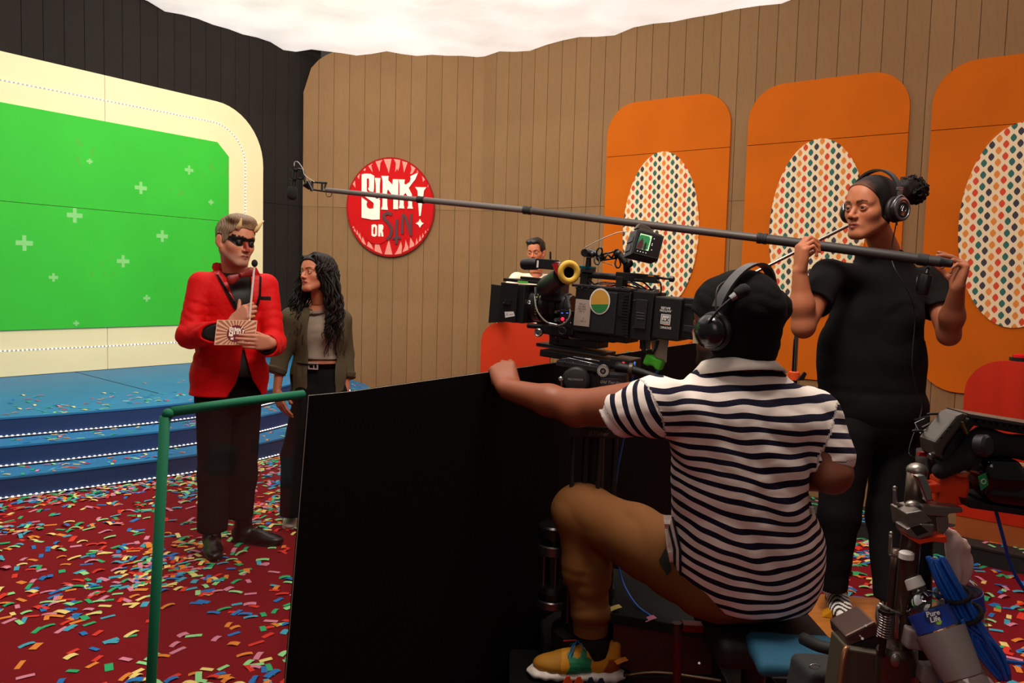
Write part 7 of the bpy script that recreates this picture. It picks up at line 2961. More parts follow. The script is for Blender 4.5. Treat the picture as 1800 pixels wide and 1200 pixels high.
# riser column, levelling frame with four black uprights
dpart('head_base', HB, MD().lathe(W(1042, 722, 2.52), -ZU, [(0, .075), (.02, .085), (.04, .085), (.05, .06)], 32), 0, smooth=True, auto=30)
dpart('crossbar', CB1, MD().box(W(1045, 752, 2.50), (.082, .05, .022), np.stack([V(1, -.1, 0), V(.1, 1, 0), ZU], 1)), .004)
tx = text_on('JLFisher', W(1053, 762, 2.445), V(1, -.1, 0), ZU, .019)
dpart('lettering', mat('faded_lettering', '#6a5648', .6), tx, 0)
for i, x_ in enumerate((1008, 1030, 1054, 1082)):
    a = W(x_, 762, 2.48 + .03 * (i % 2))
    dpart('upright', CB1 if i % 2 else mat('upright_satin', '#1c1c1d', .3), MD().cyl(a, V(a[0], a[1], .42), .0075 + .002 * (i % 2), n=16), 0, smooth=True, auto=40)
dpart('column', CB3, MD().lathe(V(W(1045, 800, 2.56)[0], 2.60, .30), ZU, [(0, .12), (.05, .12), (.06, .09), (.20, .085), (.21, .04), (.80, .035)], 32), 0, smooth=True, auto=30)
hy = W(985, 940, 2.62)
hx_, hy_ = hy[0] - .02, 2.62
z_ = lambda y: W(985, y, 2.55)[2]
dpart('pump_ring', mat('ring_black', '#101010', .3), MD().lathe(V(hx_, hy_, z_(955)), ZU, [(0, .052), (.006, .056), (.038, .056), (.044, .050)], 36), 0, smooth=True, auto=30)
dpart('pump_ring', mat('pump_steel', '#6a6866', .3, .9), MD().lathe(V(hx_, hy_, z_(985)), ZU, [(0, .048), (.004, .054), (.032, .054), (.036, .048)], 36), 0, smooth=True, auto=30)
dpart('pump_ring', MATS['pump_steel'], MD().lathe(V(hx_, hy_, z_(1080)), ZU, [(0, .048), (.004, .053), (.026, .053), (.030, .048)], 36), 0, smooth=True, auto=30)
dpart('pump_ring', MATS['ring_black'], MD().lathe(V(hx_, hy_, z_(1062)), ZU, [(0, .050), (.022, .056), (.044, .050)], 36), 0, smooth=True, auto=30)
for i in range(5):
    a = i * 1.256 + 3.6
    dpart('pump_rod', MATS['pump_steel'], MD().cyl(V(hx_ + .036 * math.cos(a), hy_ + .036 * math.sin(a), z_(1040)), V(hx_ + .036 * math.cos(a), hy_ + .036 * math.sin(a), z_(985)), .006, n=12), 0, smooth=True, auto=40)
dpart('pump_core', CB3, MD().cyl(V(hx_, hy_, z_(1080)), V(hx_, hy_, z_(950)), .022, n=16), 0, smooth=True, auto=40)
# chassis, deck, side step
CH = mat('chassis_brown', '#4a3a34', .38, .55, vary=(3, .12))
GRIPM = mat('grip_tape', '#1c1d1c', .95, bump=(420, .7, .003), spec=.2)
yD = 2.46
pd = lambda pts, y0, y1: MD().prism([((W(x, y, y0)[0]), (W(x, y, y0)[2])) for x, y in pts], (0, 0, 0), (1, 0, 0), ZU, (0, 1, 0), y0, y1)
dpart('chassis_side', CH, pd([(1078, 1094), (1180, 1112), (1236, 1120), (1292, 1152), (1400, 1260), (1250, 1290), (1170, 1215), (1078, 1165)], yD, yD + .46), .004)
dpart('deck_pad', GRIPM, pd([(1070, 1078), (1180, 1096), (1245, 1106), (1300, 1138), (1430, 1262), (1402, 1262), (1292, 1154), (1236, 1121), (1180, 1113), (1070, 1095)], yD - .03, yD + .40), .002)
dpart('rivet', STL, MD().cyl(W(1229, 1165, yD - .004), W(1229, 1165, yD + .004), .004, n=10), 0)
dpart('chassis_base', CB3, MD().box((.55, 2.85, .20), (.42, .40, .07)), .01)
dpart('foot_board', mat('board_black', '#0c0c0c', .9, spec=.1), MD().box((.22, 2.50, float(W(1020, 1193, 2.47)[2]) - .0105), (.20, .17, .009)), .002)
dpart('foot_board_edge', CB3, MD().box((.22, 2.52, float(W(1020, 1193, 2.47)[2]) - .040), (.195, .16, .018)), .002)
dpart('side_rail', mat('dull_brass', '#8a7c62', .3, .8), MD().tube([W(1096, 1187, 2.42), W(1150, 1181, 2.40), W(1220, 1189, 2.38), W(1320, 1204, 2.34)], .0045, 10, smooth=4), 0, smooth=True)
dpart('rail_bolt', CH, MD().lathe(W(1300, 1198, 2.345), V(0, -1, 0), [(0, .022), (.006, .020), (.010, .010)], 20), 0, smooth=True, auto=30)
for x_, y_ in ((.24, 2.62), (.90, 2.62), (.24, 3.12), (.90, 3.12)):
    wh = dpart('wheel', mat('black_tyre', '#141414', .8), MD().lathe(V(x_ - .03, y_, .1305), V(1, 0, 0), [(0, .06), (.004, .115), (.015, .13), (.045, .13), (.056, .115), (.06, .06)], 32), 0, smooth=True, auto=30)
    obj('hub', MD().lathe(V(x_ - .032, y_, .1305), V(1, 0, 0), [(0, .03), (.004, .055), (.060, .055), (.064, .03)], 24), MATS['pump_steel'], wh, smooth=True, auto=30)
PR = mat('oxblood_metal', '#5a1c1c', .35, .4)
dpart('pivot_post', PR, MD().cyl(W(1190, 1262, 2.24), W(1190, 1108, 2.24), .0125, n=20), 0, smooth=True, auto=40)
dpart('pivot_collar', mat('collar_brown', '#4c3a38', .3, .6), MD().cyl(W(1190, 1122, 2.24), W(1190, 1094, 2.24), .0140, n=20), 0, smooth=True, auto=40)
dpart('pivot_bracket', mat('bracket_red', '#6a0f14', .35, .3), MD().box(W(1224, 1101, 2.24), (.042, .02, .010), np.stack([V(1, 0, -.04), V(0, 1, 0), V(.04, 0, 1)], 1)), .003)
# seat under the man
v = Vol(*bounds([W(1335, 1100, 2.2)], .26), .006)
v.box(W(1338, 1112, 2.22), (.165, .16, .045), rr=.035)
dpart('seat_cushion', mat('seat_black', '#0b0b0b', .6), v.net(1), 0, smooth=True)
sx = W(1338, 1112, 2.22)
dpart('seat_post', CB3, MD().cyl(V(sx[0], sx[1] + .05, sx[2] - .04), V(sx[0], sx[1] + .05, .22), .035, n=20), 0, smooth=True, auto=40)
dpart('seat_arm', CB3, MD().box((sx[0] - .02, 2.55, .30), (.05, .34, .03)), .006)
# blue mat and strap box to the right of the seat
bm_ = thing('blue_mat', 'blue padded mat folded over the dolly beside the seat', 'mat', tuple(W(1400, 1150, 1.95)))
v = Vol(*bounds([W(1330, 1150, 1.95), W(1480, 1150, 1.95)], .14), .005)
v.box(W(1400, 1152, 2.0), (.115, .10, .022), np.stack([unit(V(1, -.1, -.04)), unit(V(.1, 1, 0)), ZU], 1), rr=.02)
v.disp(lambda P: .006 * wob(P, 26, 2))
obj('mat_pad', v.net(2), mat('teal_blue_canvas', '#14506c', .8, bump=(160, .2, .002)), bm_, smooth=True)
obj('strap', MD().tube([W(1412, 1122, 1.93), W(1440, 1135, 1.88), W(1474, 1142, 1.86)], .016, 8, smooth=4), mat('strap_black', '#101312', .7), bm_, smooth=True)
gb = thing('sand_bag', 'dark grey fabric bag with a steel eyelet at the bottom of the picture', 'bag', tuple(W(1440, 1200, 1.72)))
v = Vol(*bounds([W(1440, 1190, 1.72)], .13), .005)
v.box(W(1440, 1200, 1.74), (.055, .05, .05), np.stack([unit(V(1, .15, -.1)), unit(V(-.15, 1, 0)), unit(V(.1, 0, 1))], 1), rr=.016)
v.disp(lambda P: .003 * wob(P, 40, 1))
gn = v.net(1)
obj('bag', gn, mat('charcoal_canvas', '#26282a', .85, bump=(200, .3, .002)), gb, smooth=True)
eye_c = W(1432, 1171, 1.685)
obj('eyelet', MD().tube([eye_c + V(.0115 * math.cos(a), 0, .005 * math.sin(a)) + V(0, .0, 0) for a in np.linspace(0, 2 * PI, 21)], .0012, 6), STL, gb, smooth=True)

# blue data cable hanging from the head to the deck
bc_ = thing('blue_cable', 'bright blue cable looping from the fluid head down behind the man\'s knee to the deck', 'cable', tuple(W(1145, 1088, 2.45)))
BLU = mat('blue_cable', '#1560c8', .4, spec=.5)
obj('cable', MD().tube([W(1116, 636, 2.36), W(1112, 665, 2.34), W(1108, 700, 2.38), W(1098, 760, 2.45), W(1085, 830, 2.52), W(1078, 900, 2.62), W(1082, 960, 2.64), W(1094, 1020, 2.6), W(1118, 1062, 2.52), W(1146, 1084, 2.46)], .0034, 8, smooth=8), BLU, bc_, smooth=True)
obj('cable', MD().tube([W(1174, 598, 2.47), W(1170, 620, 2.46), W(1163, 638, 2.45), W(1152, 658, 2.44), W(1140, 660, 2.44), W(1130, 652, 2.44)], .0032, 8, smooth=8), BLU, bc_, smooth=True)

# ------------------------------------------------------------------ apple box under the operator
WOOD = mat('plywood_orange', '#a8651e', .6, bump=(14, .15, .003), vary=(5, .18), stretch=(1, 8, 8))
WOODD = mat('plywood_side', '#6e3f18', .65, vary=(5, .18), stretch=(1, 1, 10))
ab = thing('apple_box', 'shallow wooden box on the carpet under the boom operator\'s feet', 'box', (1.46, 3.12, 0))
Mab = np.stack([unit(V(1, -.12, 0)), unit(V(.12, 1, 0)), ZU], 1)
ac = V(1.53, 3.09, 0)
obj('top_board', MD().box(ac + ZU * .196, (.31, .22, .009), Mab), WOOD, ab, bevel=.002)
obj('bottom_board', MD().box(ac + ZU * .0095, (.31, .22, .009), Mab), WOOD, ab, bevel=.002)
for q in (-1, 1):
    obj('side_board', MD().box(ac + ZU * .1027 + Mab @ V(0, q * .205, 0), (.31, .012, .0838), Mab), WOODD, ab)
    obj('end_board', MD().box(ac + ZU * .1027 + Mab @ V(q * .297, 0, 0), (.012, .19, .0838), Mab), WOODD, ab)
yw = thing('yellow_wedge', 'yellow plastic wedge lying on the wooden box', 'wedge', tuple(WZ(1466, 1078, .206)))
wc = WZ(1466, 1082, .206)
obj('wedge', MD().prism([(-.045, 0), (.045, 0), (.045, .05), (.01, .05), (-.035, .012)], wc, unit(V(1, -.3, 0)), ZU, unit(V(.3, 1, 0)), -.03, .03), mat('yellow_plastic', '#c88a10', .45), yw, bevel=.003)

# ------------------------------------------------------------------ c-stand behind the seated man
cs = thing('c_stand', 'chrome stand with a slanting grip arm behind the two crew members', 'stand', tuple(W(1400, 900, 4.0) * V(1, 1, 0)))
CR = mat('chrome_rod', '#b8b2ac', .18, 1.0)
CRD = mat('dark_steel', '#3c3734', .3, .9)
yc = 3.95
pb = W(1396, 655, yc)
bx, by_ = pb[0], yc
obj('column', MD().cyl(V(bx, by_, .12), V(bx, by_, W(1400, 440, yc)[2]), .0135, .0125, 18), CR, cs, smooth=True, auto=40)
obj('lower_tube', MD().cyl(V(bx, by_, .10), V(bx, by_, W(1397, 655, yc)[2]), .018, n=18), CRD, cs, smooth=True, auto=40)
a_, b_ = W(1296, 494, yc - .03), W(1492, 396, yc - .03)
obj('grip_arm', MD().cyl(a_, b_, .0085, n=16), CR, cs, smooth=True, auto=40)
obj('grip_head', MD().lathe(V(bx, by_ - .05, W(1400, 443, yc)[2]), V(0, 1, 0), [(0, .025), (.01, .032), (.05, .032), (.06, .025)], 24), CRD, cs, smooth=True, auto=30)
obj('orange_collar', MD().lathe(V(bx, by_, W(1397, 668, yc)[2]), ZU, [(0, .021), (.002, .027), (.04, .027), (.044, .021)], 20), mat('orange_collar', '#d84a14', .5), cs, smooth=True, auto=30)
obj('tee_handle', MD().prism([(0, 0), (.035, .045), (.05, .035), (.035, .0)], W(1399, 668, yc - .03), V(1, 0, 0), ZU, V(0, -1, 0), 0, .012), BLKP, cs, bevel=.004)
for i, a in enumerate((.4, 2.5, 4.6)):
    d = V(math.cos(a), math.sin(a), 0)
    zz = .10 + .03 * i
    obj('leg', MD().tube([V(bx, by_, zz + .06), V(bx, by_, zz + .05) + d * .06, V(bx, by_, .02) + d * .42, V(bx, by_, .012) + d * .46], .011, 10), CRD, cs, smooth=True)
# ------------------------------------------------------------------ operating post at the right edge, hung with gear
YC = 1.28
post = thing('steering_post', 'worn metal steering post with hooks, clamps and spring in the right foreground', 'post', tuple(W(1580, 1290, YC)))
MT = mat('worn_metal', '#5c4c44', .32, .85, vary=(8, .15), bump=(60, .1, .002))
MTL = mat('cast_aluminium', '#8c8680', .38, .85, bump=(90, .15, .002))
ORP = mat('orange_red_plastic', '#d8380c', .4)


def pp_(name, m, md, bevel=.0015, parent=None, **kw):
    return obj(name, md, m, parent or post, bevel=bevel, **kw)


Wc = lambda x, y, d=0.0: W(x, y, YC + d)
pp_('main_tube', MT, MD().tube([Wc(1612, 828), Wc(1600, 960), Wc(1586, 1110), Wc(1573, 1290)], .0155, 20, smooth=3), 0, smooth=True)
pp_('side_tube', MT, MD().tube([Wc(1576, 965, .03), Wc(1566, 1080, .03), Wc(1556, 1290, .03)], .008, 14, smooth=3), 0, smooth=True)
pp_('rear_tube', mat('dark_tube', '#2a2320', .4, .7), MD().tube([Wc(1630, 790, .05), Wc(1622, 950, .05), Wc(1612, 1290, .05)], .017, 16, smooth=3), 0, smooth=True)
pp_('dome_cap', MTL, MD().sphere(Wc(1612, 826), (.0165, .0165, .012)).sphere(Wc(1606, 888, -.012), (.014, .010, .009)), 0, smooth=True)
pp_('chrome_lever', mat('bright_steel', '#b4b2ae', .2, 1.0), MD().prism([(-.013, .020), (.002, .022), (.014, -.004), (.016, -.020), (.006, -.022), (-.002, -.004)], Wc(1620, 857, -.03), V(1, 0, 0), ZU, V(0, -1, 0), -.008, .006), .003)
for (x0, y0, x1, y1, x2, y2) in ((1573, 857, 1573, 884, 1596, 893), (1566.5, 937, 1565, 974, 1597, 983)):
    pp_('hook', MTL, MD().tube([Wc(x0, y0, -.01), Wc(x1, y1 - 3, -.01), Wc(x1 + 3, y1 + 1, -.01), Wc(x2, y2, -.004)], .0031, 10, smooth=4).sphere(Wc(x0, y0, -.01), .0034), 0, smooth=True)
# casting
def wprism(pts, d0, d1, m, name, bevel=.002, parent=None, **kw):
    y0 = YC + d0
    md = MD().prism([(W(x, y, y0)[0], W(x, y, y0)[2]) for x, y in pts], (0, 0, 0), (1, 0, 0), ZU, (0, 1, 0), y0, YC + d1)
    return obj(name, md, m, parent or post, bevel=bevel, **kw)


wprism([(1593, 902), (1621, 897), (1640, 916), (1622, 922), (1612, 938), (1597, 934)], -.045, .01, MTL, 'casting')
wprism([(1594, 930), (1620, 921), (1643, 922), (1640, 940), (1616, 948), (1597, 944)], -.05, -.01, MTL, 'casting')
wprism([(1600, 927), (1618, 922), (1632, 935), (1612, 942)], -.0505, -.048, CB3, 'casting_recess', 0)
wprism([(1621, 888), (1692, 892), (1693, 901), (1668, 903), (1666, 909), (1624, 905)], -.03, .005, MTL, 'clamp_bar')
wprism([(1645, 908), (1668, 908), (1668, 928), (1660, 938), (1648, 936)], -.025, .0, MTL, 'clamp_jaw')
wprism([(1594, 936), (1617, 948), (1640, 945), (1665, 943), (1664, 954), (1640, 951), (1616, 956), (1598, 946)], -.048, -.02, ORP, 'orange_tape', 0)
pp_('white_cap', WHT, MD().lathe(Wc(1593, 982, -.03), ZU, [(0, .008), (.001, .0115), (.010, .0115), (.012, .009)], 18), 0, smooth=True, auto=30)
# spring and its rod
sp0, sp1 = Wc(1553, 1120, -.02), Wc(1558, 1076, -.02)
dsp = unit(sp1 - sp0)
us = unit(np.cross(dsp, V(0, 1, 0)))
vs_ = np.cross(us, dsp)
Ls = np.linalg.norm(sp1 - sp0)
pp_('spring', mat('bright_steel', '#b4b2ae', .2, 1.0), MD().tube([sp0 + dsp * Ls * t + (us * math.cos(t * 62) + vs_ * math.sin(t * 62)) * .0095 for t in np.linspace(0, 1, 200)], .0017, 6), 0, smooth=True)
pp_('spring_rod', CRD, MD().cyl(sp0 - dsp * .03, sp1 + dsp * .006, .0055, n=14).cyl(sp1, sp1 + dsp * .004, .013, n=20), 0, smooth=True, auto=30)
pp_('guide_rod', MATS['bright_steel'], MD().cyl(Wc(1576, 1120, -.01), Wc(1578, 1075, -.01), .0048, n=14), 0, smooth=True, auto=30)
pp_('spring_yoke', MTL, MD().tube([Wc(1546, 1062, -.01), Wc(1543, 1085, -.015), Wc(1550, 1112, -.02), Wc(1556, 1124, -.02)], .004, 10, smooth=4).tube([Wc(1544, 1060, -.01), Wc(1572, 1076, -.02), Wc(1584, 1080, -.01)], .003, 8, smooth=4), 0, smooth=True)
pp_('clamp_block', MT, MD().lathe(Wc(1572, 1236, -.005), unit(Wc(1576, 1126, -.005) - Wc(1572, 1236, -.005)), [(0, .030), (.004, .031), (.090, .030), (.094, .026), (.100, .024)], 28), 0, smooth=True, auto=30)
pp_('knob', MTL, MD().sphere(Wc(1574, 1160, -.035), (.008, .006, .012)), 0, smooth=True)
# base plates
wprism([(1486, 1118), (1538, 1092), (1549, 1108), (1552, 1112), (1489, 1137)], .22, .30, mat('brown_plate', '#6a5650', .32, .7), 'cover_plate', .004)
wprism([(1489, 1137), (1553, 1113), (1554, 1152), (1490, 1142)], .225, .29, mat('grey_plate', '#34302e', .45, .5), 'side_plate', .002)
wprism([(1490, 1140), (1562, 1152), (1566, 1260), (1474, 1260)], .20, .28, mat('olive_plate', '#5a5446', .5, .4), 'front_plate', .003)
pp_('edge_tube', mat('copper_tube', '#8a5c40', .3, .7), MD().tube([W(1489, 1136, 1.47), W(1482, 1160, 1.46), W(1470, 1260, 1.44)], .0058, 12, smooth=3), 0, smooth=True)
md = MD()
for x_, y_ in ((1522, 1099), (1516, 1122), (1542, 1089), (1552, 1115)):
    md.cyl(W(x_, y_, YC + .222), W(x_, y_, YC + .214), .0025, n=10)
pp_('screw', STL, md, 0)
pp_('lower_tube', MTL, MD().tube([Wc(1608, 1140, .0), Wc(1610, 1250, .0)], .0048, 12), 0, smooth=True)

# monitor unit clamped on the post
mu = thing('field_monitor', 'battered field monitor seen edge-on above the post, black padding under it', 'monitor', tuple(Wc(1700, 850)))
FM = mat('monitor_shell', '#55504c', .3, .6)
FMD = mat('monitor_black', '#0d0d0e', .35)


def wq(name, pts, d0, d1, m, bevel=.002, **kw):
    return wprism(pts, d0, d1, m, name, bevel, mu, **kw)


wq('shell', [(1643, 777), (1682, 730), (1692, 726), (1704, 729), (1662, 786), (1654, 806), (1646, 800)], -.03, .02, FM, .004)
wq('face_edge', [(1645, 800), (1656, 806), (1664, 788), (1706, 732), (1800, 748), (1860, 758), (1860, 774), (1712, 748), (1672, 798), (1660, 812)], -.022, .03, FMD, .003)
wq('top_edge', [(1704, 727), (1800, 743), (1860, 752), (1860, 758), (1706, 734)], -.028, .04, FM, .001)
md = MD()
for i in range(9):
    p = W(1722 + i * 12, 741 + i * 1.9, YC - .0285)
    md.cyl(p + V(0, .004, 0), p, .0022 if i % 3 else .0032, n=8)
obj('edge_button', md, FMD, mu)
md = MD()
for x_, y_ in ((1655, 769), (1665, 757), (1671, 750)):
    p = W(x_, y_, YC - .0315)
    md.cyl(p + V(0, .004, 0), p, .0018, n=8)
obj('port', md, CB3, mu)
wq('brass_bracket', [(1690, 742), (1694, 741), (1703, 762), (1699, 764)], -.034, -.026, mat('brass_strip', '#8a7048', .3, .8), .0005)
v = Vol(*bounds([Wc(1650, 830), Wc(1720, 780), Wc(1800, 800)], .06), .003)
v.cone(Wc(1654, 826, -.02), Wc(1706, 802, -.02), .0135, .016, k=0)
v.cone(Wc(1660, 806, .0), Wc(1730, 772, .0), .014, .020, k=.01)
v.cone(Wc(1726, 778, .0), Wc(1830, 790, .0), .018, .022, k=.02)
v.disp(lambda P: .0022 * wob(P, 90, 3))
obj('foam_padding', v.net(2), mat('black_fleece', '#121113', .95, bump=(300, .4, .002)), mu, smooth=True)
obj('rear_knob', MD().lathe(Wc(1716, 782, -.035), V(.5, -.8, .1), [(0, .012), (.002, .017), (.016, .018), (.020, .014), (.021, .004)], 24), CB2, mu, smooth=True, auto=30)
v = Vol(*bounds([Wc(1700, 800), Wc(1830, 890)], .05), .003)
v.box(Wc(1775, 850, .01), (.062, .045, .034), np.stack([unit(V(1, 0, -.10)), V(0, 1, 0), unit(V(.1, 0, 1))], 1), rr=.022)
v.box(Wc(1745, 822, .0), (.030, .035, .020), rr=.014, k=.015)
obj('battery_case', v.net(1), mat('gloss_black_case', '#0c0c0e', .18, coat=.5), mu, smooth=True)
wq('case_foot', [(1700, 880), (1860, 905), (1860, 915), (1705, 893)], -.03, .04, CB3, .002)
gs = wq('green_sticker', [(1720, 838), (1733, 831), (1738, 852), (1725, 862)], -.0415, -.0395, mat('green_sticker', '#168048', .5), 0)
obj('sticker_mark', MD().tube([W(1729 + 4 * math.cos(a), 846 + 4 * math.sin(a), YC - .0425) for a in np.linspace(0, 2 * PI, 15)], .0006, 5), WHT, gs)
wq('orange_bracket', [(1652, 842), (1664, 836), (1690, 832), (1704, 834), (1706, 858), (1698, 888), (1660, 892), (1650, 884)], -.005, .03, ORP, .005)
wq('orange_knob', [(1632, 851), (1655, 850), (1657, 865), (1640, 868), (1632, 862)], -.02, .01, ORP, .003)
wq('bracket_arm', [(1676, 830), (1706, 831), (1700, 840), (1684, 838)], -.02, .01, mat('orange_dull', '#b8492a', .5), .002)
for q in ([(1646, 788), (1638, 768), (1622, 758), (1604, 757)], [(1670, 742), (1650, 735), (1634, 745), (1620, 752)], [(1650, 805), (1638, 800), (1632, 808), (1636, 815)], [(1668, 735), (1655, 728), (1640, 727), (1630, 728)]):
    obj('cable', MD().tube([Wc(x, y, .02) for x, y in q], .0022, 7, smooth=6), CB3, mu, smooth=True)
obj('plug', MD().cyl(Wc(1634, 802, -.01), Wc(1646, 798, -.01), .0055, n=12), STL, mu, smooth=True, auto=30)
obj('red_plug', MD().cyl(Wc(1614, 797, .03), Wc(1628, 799, .03), .0035, n=10), REDM, mu)
# body pack outline clipped to the operator's hip
bpk_ = thing('belt_pack', 'flat black radio pack with thin white outline on the operator\'s hip', 'radio pack', tuple(W(1618, 750, 3.02)))
bpo = MD().prism([(-.026, .030), (.030, .048), (.034, .0), (-.008, -.018)], W(1620, 752, 3.03), V(1, 0, 0), ZU, V(0, -1, 0), -.02, .0)
obj('pack', bpo, CB3, bpk_, bevel=.002)
obj('outline', MD().tube([W(1608, 743, 3.008), W(1617, 761, 3.008), W(1633, 750, 3.008)], .0009, 5).tube([W(1608, 743, 3.008), W(1625, 735, 3.008)], .0009, 5), WHT, bpk_)

# white bag
bag = thing('plastic_bag', 'crumpled translucent white plastic bag stuffed behind the blue cable coil', 'bag', tuple(Wc(1680, 1010, .04)))
v = Vol(*bounds([Wc(1680, 930, .05), Wc(1660, 1060, .05)], .07), .0028)
v.chain([Wc(1672, 938, .05), Wc(1683, 965, .05), Wc(1686, 995, .05), Wc(1674, 1030, .05), Wc(1660, 1065, .05)], [.012, .020, .019, .015, .017], k=.01, flat=(V(0, 1, 0), .6))
v.ell(Wc(1697, 985, .05), (.010, .01, .014), k=.01)
v.disp(lambda P: .0035 * 1.8 * (np.abs(wob(P * V(2.2, 1, .5), 80, 4)) - .4))
obj('bag', v.net(1), mat('milky_plastic', '#c8a8a0', .35, sss=.3), bag, smooth=True)

# blue cable coil with two bands
coil = thing('cable_coil', 'thick hank of bright blue cable strapped with black bands, hanging on the post', 'cable', tuple(Wc(1640, 985)))
g = random.Random(21)
strd = []
for i in range(38):
    u0, u1, u2, u3 = (g.uniform(-1, 1) for _ in range(4))
    dd = g.uniform(-.030, .012)
    strd.append(MD().tube([Wc(1645 + u0 * 15, 985 - abs(u0) * 6 + u1 * 2, dd * .5), Wc(1664 + u0 * 19, 1020 + u1 * 3, dd), Wc(1685 + u0 * 20, 1058 + u1 * 4, dd), Wc(1706 + u0 * 20, 1095, dd), Wc(1732 + u2 * 23, 1135, dd), Wc(1752 + u2 * 20, 1168, dd), Wc(1766 + u2 * 9, 1190 + u3 * 6, dd)], .0030, 7, smooth=5))
for m_ in strd:
    obj('strand', m_, BLU, coil, smooth=True)
for (x0, y0, x1, y1, w_) in ((1662, 1048, 1690, 1038, .0038), (1680, 1086, 1711, 1068, .004)):
    a, b = Wc(x0, y0, -.01), Wc(x1, y1, -.01)
    ax = unit(b - a)
    c = (a + b) / 2
    dr = unit(np.cross(ax, V(0, 1, 0)))
    obj('band', MD().tube([c + ax * math.cos(t) * .0235 + V(0, 1, 0) * math.sin(t) * .032 for t in np.linspace(0, 2 * PI, 30)], w_, 8), mat('band_black', '#0e0e10', .8), coil, smooth=True)
obj('loose_end', MD().tube([Wc(1690, 1088, -.045), Wc(1698, 1110, -.05), Wc(1696, 1145, -.05), Wc(1680, 1175, -.05), Wc(1655, 1200, -.05), Wc(1630, 1225, -.05)], .0034, 9, smooth=6), BLU, coil, smooth=True)
obj('loose_end', MD().tube([Wc(1752, 1158, -.01), Wc(1785, 1164, -.01), Wc(1840, 1168, .0)], .0034, 9, smooth=6), BLU, coil, smooth=True)
b2_ = thing('thin_blue_cable', 'blue cable running down from the monitor unit across the red carpet at right', 'cable', tuple(Wc(1750, 892)))
obj('cable', MD().tube([Wc(1748, 888, .02), Wc(1762, 940, .02), Wc(1776, 990, .03), Wc(1800, 1035, .03), Wc(1840, 1075, .04)], .0030, 8, smooth=6), mat('navy_blue_cable', '#0f3f96', .4), b2_, smooth=True)

# grey cup holder with a water bottle
ctop, cbot = Wc(1652, 1108, -.046), Wc(1692, 1190, -.082)
cax = unit(cbot - ctop)
holder = thing('cup_holder', 'grey plastic cup holder clipped to the post', 'cup holder', tuple(cbot))
GP = mat('grey_plastic', '#7a6e6c', .5)
Lh = np.linalg.norm(cbot - ctop)
obj('cup', MD().lathe(ctop, cax, [(.001, .036), (0, .0385), (.003, .0385), (Lh, .031), (Lh + .002, .028), (Lh - .004, .026), (.004, .0345)], 40), GP, holder, smooth=True, auto=40)
for (x_, y_, s_) in ((1612, 1118, 1.0), (1634, 1180, .9)):
    v = Vol(*bounds([Wc(x_, y_, -.03)], .05), .0025)
    v.box(Wc(x_, y_, -.03), (.020 * s_, .012, .020 * s_), np.stack([unit(V(1, 0, -.12)), V(0, 1, 0), unit(V(.12, 0, 1))], 1), rr=.005)
    v.ell(Wc(x_ - 4, y_ - 26, -.03), (.018, .02, .012), k=.004, mode='-')
    obj('clip_wing', v.net(1), GP, holder, smooth=True)
k = NT('clear_bottle')
mx = k.n('ShaderNodeMixShader')
tr_ = k.n('ShaderNodeBsdfTransparent')
tr_.inputs[0].default_value = (.80, .80, .80, 1)
gl = k.n('ShaderNodeBsdfGlossy')
gl.inputs['Roughness'].default_value = .05
lw = k.n('ShaderNodeLayerWeight')
lw.inputs[0].default_value = .35
k.l(k.math('MULTIPLY_ADD', lw.outputs['Facing'], .55, .10), mx.inputs[0])
k.l(tr_.outputs[0], mx.inputs[1])
k.l(gl.outputs[0], mx.inputs[2])
k.l(mx.outputs[0], k.t.nodes['Material Output'].inputs[0])
CLR = k.m
LBL = mat('label_blue', '#143c9c', .4)
LBD = mat('label_navy', '#101c58', .4)


def bottle(top, ax, s, lab, group=None):
    t = thing('water_bottle', lab, 'bottle', tuple(top + ax * .12 * s))
    prof = [(0, .0115), (.006, .0115), (.008, .013), (.011, .0125), (.018, .021), (.026, .0285), (.033, .0318), (.038, .0308), (.070, .0308), (.074, .0322), (.125, .0322), (.130, .030), (.135, .0322), (.19, .0315), (.198, .027), (.20, .01)]
    prof = [(a * s, b * s) for a, b in prof]
    obj('bottle_body', MD().lathe(top, ax, prof, 40), CLR, t, smooth=True, auto=50)
    obj('cap', MD().lathe(top - ax * .012 * s, ax, [(0, .013 * s), (.0015 * s, .0148 * s), (.016 * s, .0150 * s), (.017 * s, .0135 * s)], 28), WHT, t, smooth=True, auto=30)
    lm = MD().lathe(top, ax, [(.0390 * s, .0314 * s), (.0394 * s, .0326 * s), (.0686 * s, .0326 * s), (.069 * s, .0314 * s)], 48)
    lm.f, lm.c = lm.f[:-2], lm.c[:-2]
    lo = obj('label_band', lm, LBL, t, smooth=True, auto=40)
    net = (np.vstack(lm.v), np.array([f for f in lm.f if len(f) == 4]))
    return t, bvh_of(net), lo


btop = Wc(1608.5, 1028, -.012)
bax = unit(Wc(1655, 1118, -.050) - btop)
bt, bb_, blo = bottle(btop, bax, 1.02, 'small clear water bottle with a blue label standing in the grey cup holder')
obj('label_roundel', decalpx([(1640 + 16 * math.cos(a), 1082 + 14 * math.sin(a)) for a in np.linspace(0, 2 * PI, 18, endpoint=False)], bb_, .0010, 4), LBD, blo)
obj('lettering', text_px('Pure', 1640, 1078, 13, bb_, -13, .0022, bold=.35), WHT, blo)
obj('lettering', text_px('Life', 1644, 1088, 13, bb_, -13, .0022, bold=.35), WHT, blo)
obj('label_logo', decalpx([(1645, 1094), (1651, 1093), (1653, 1089), (1656, 1091), (1654, 1097), (1648, 1098)], bb_, .0022, 4), mat('logo_lime', '#8ab82a', .5), blo)
b2t = Wc(1684, 1002, .10)
b2a = unit(V(.22, .0, -1))
bottle(b2t, b2a, 1.05, 'second clear water bottle half hidden behind the blue cable coil')

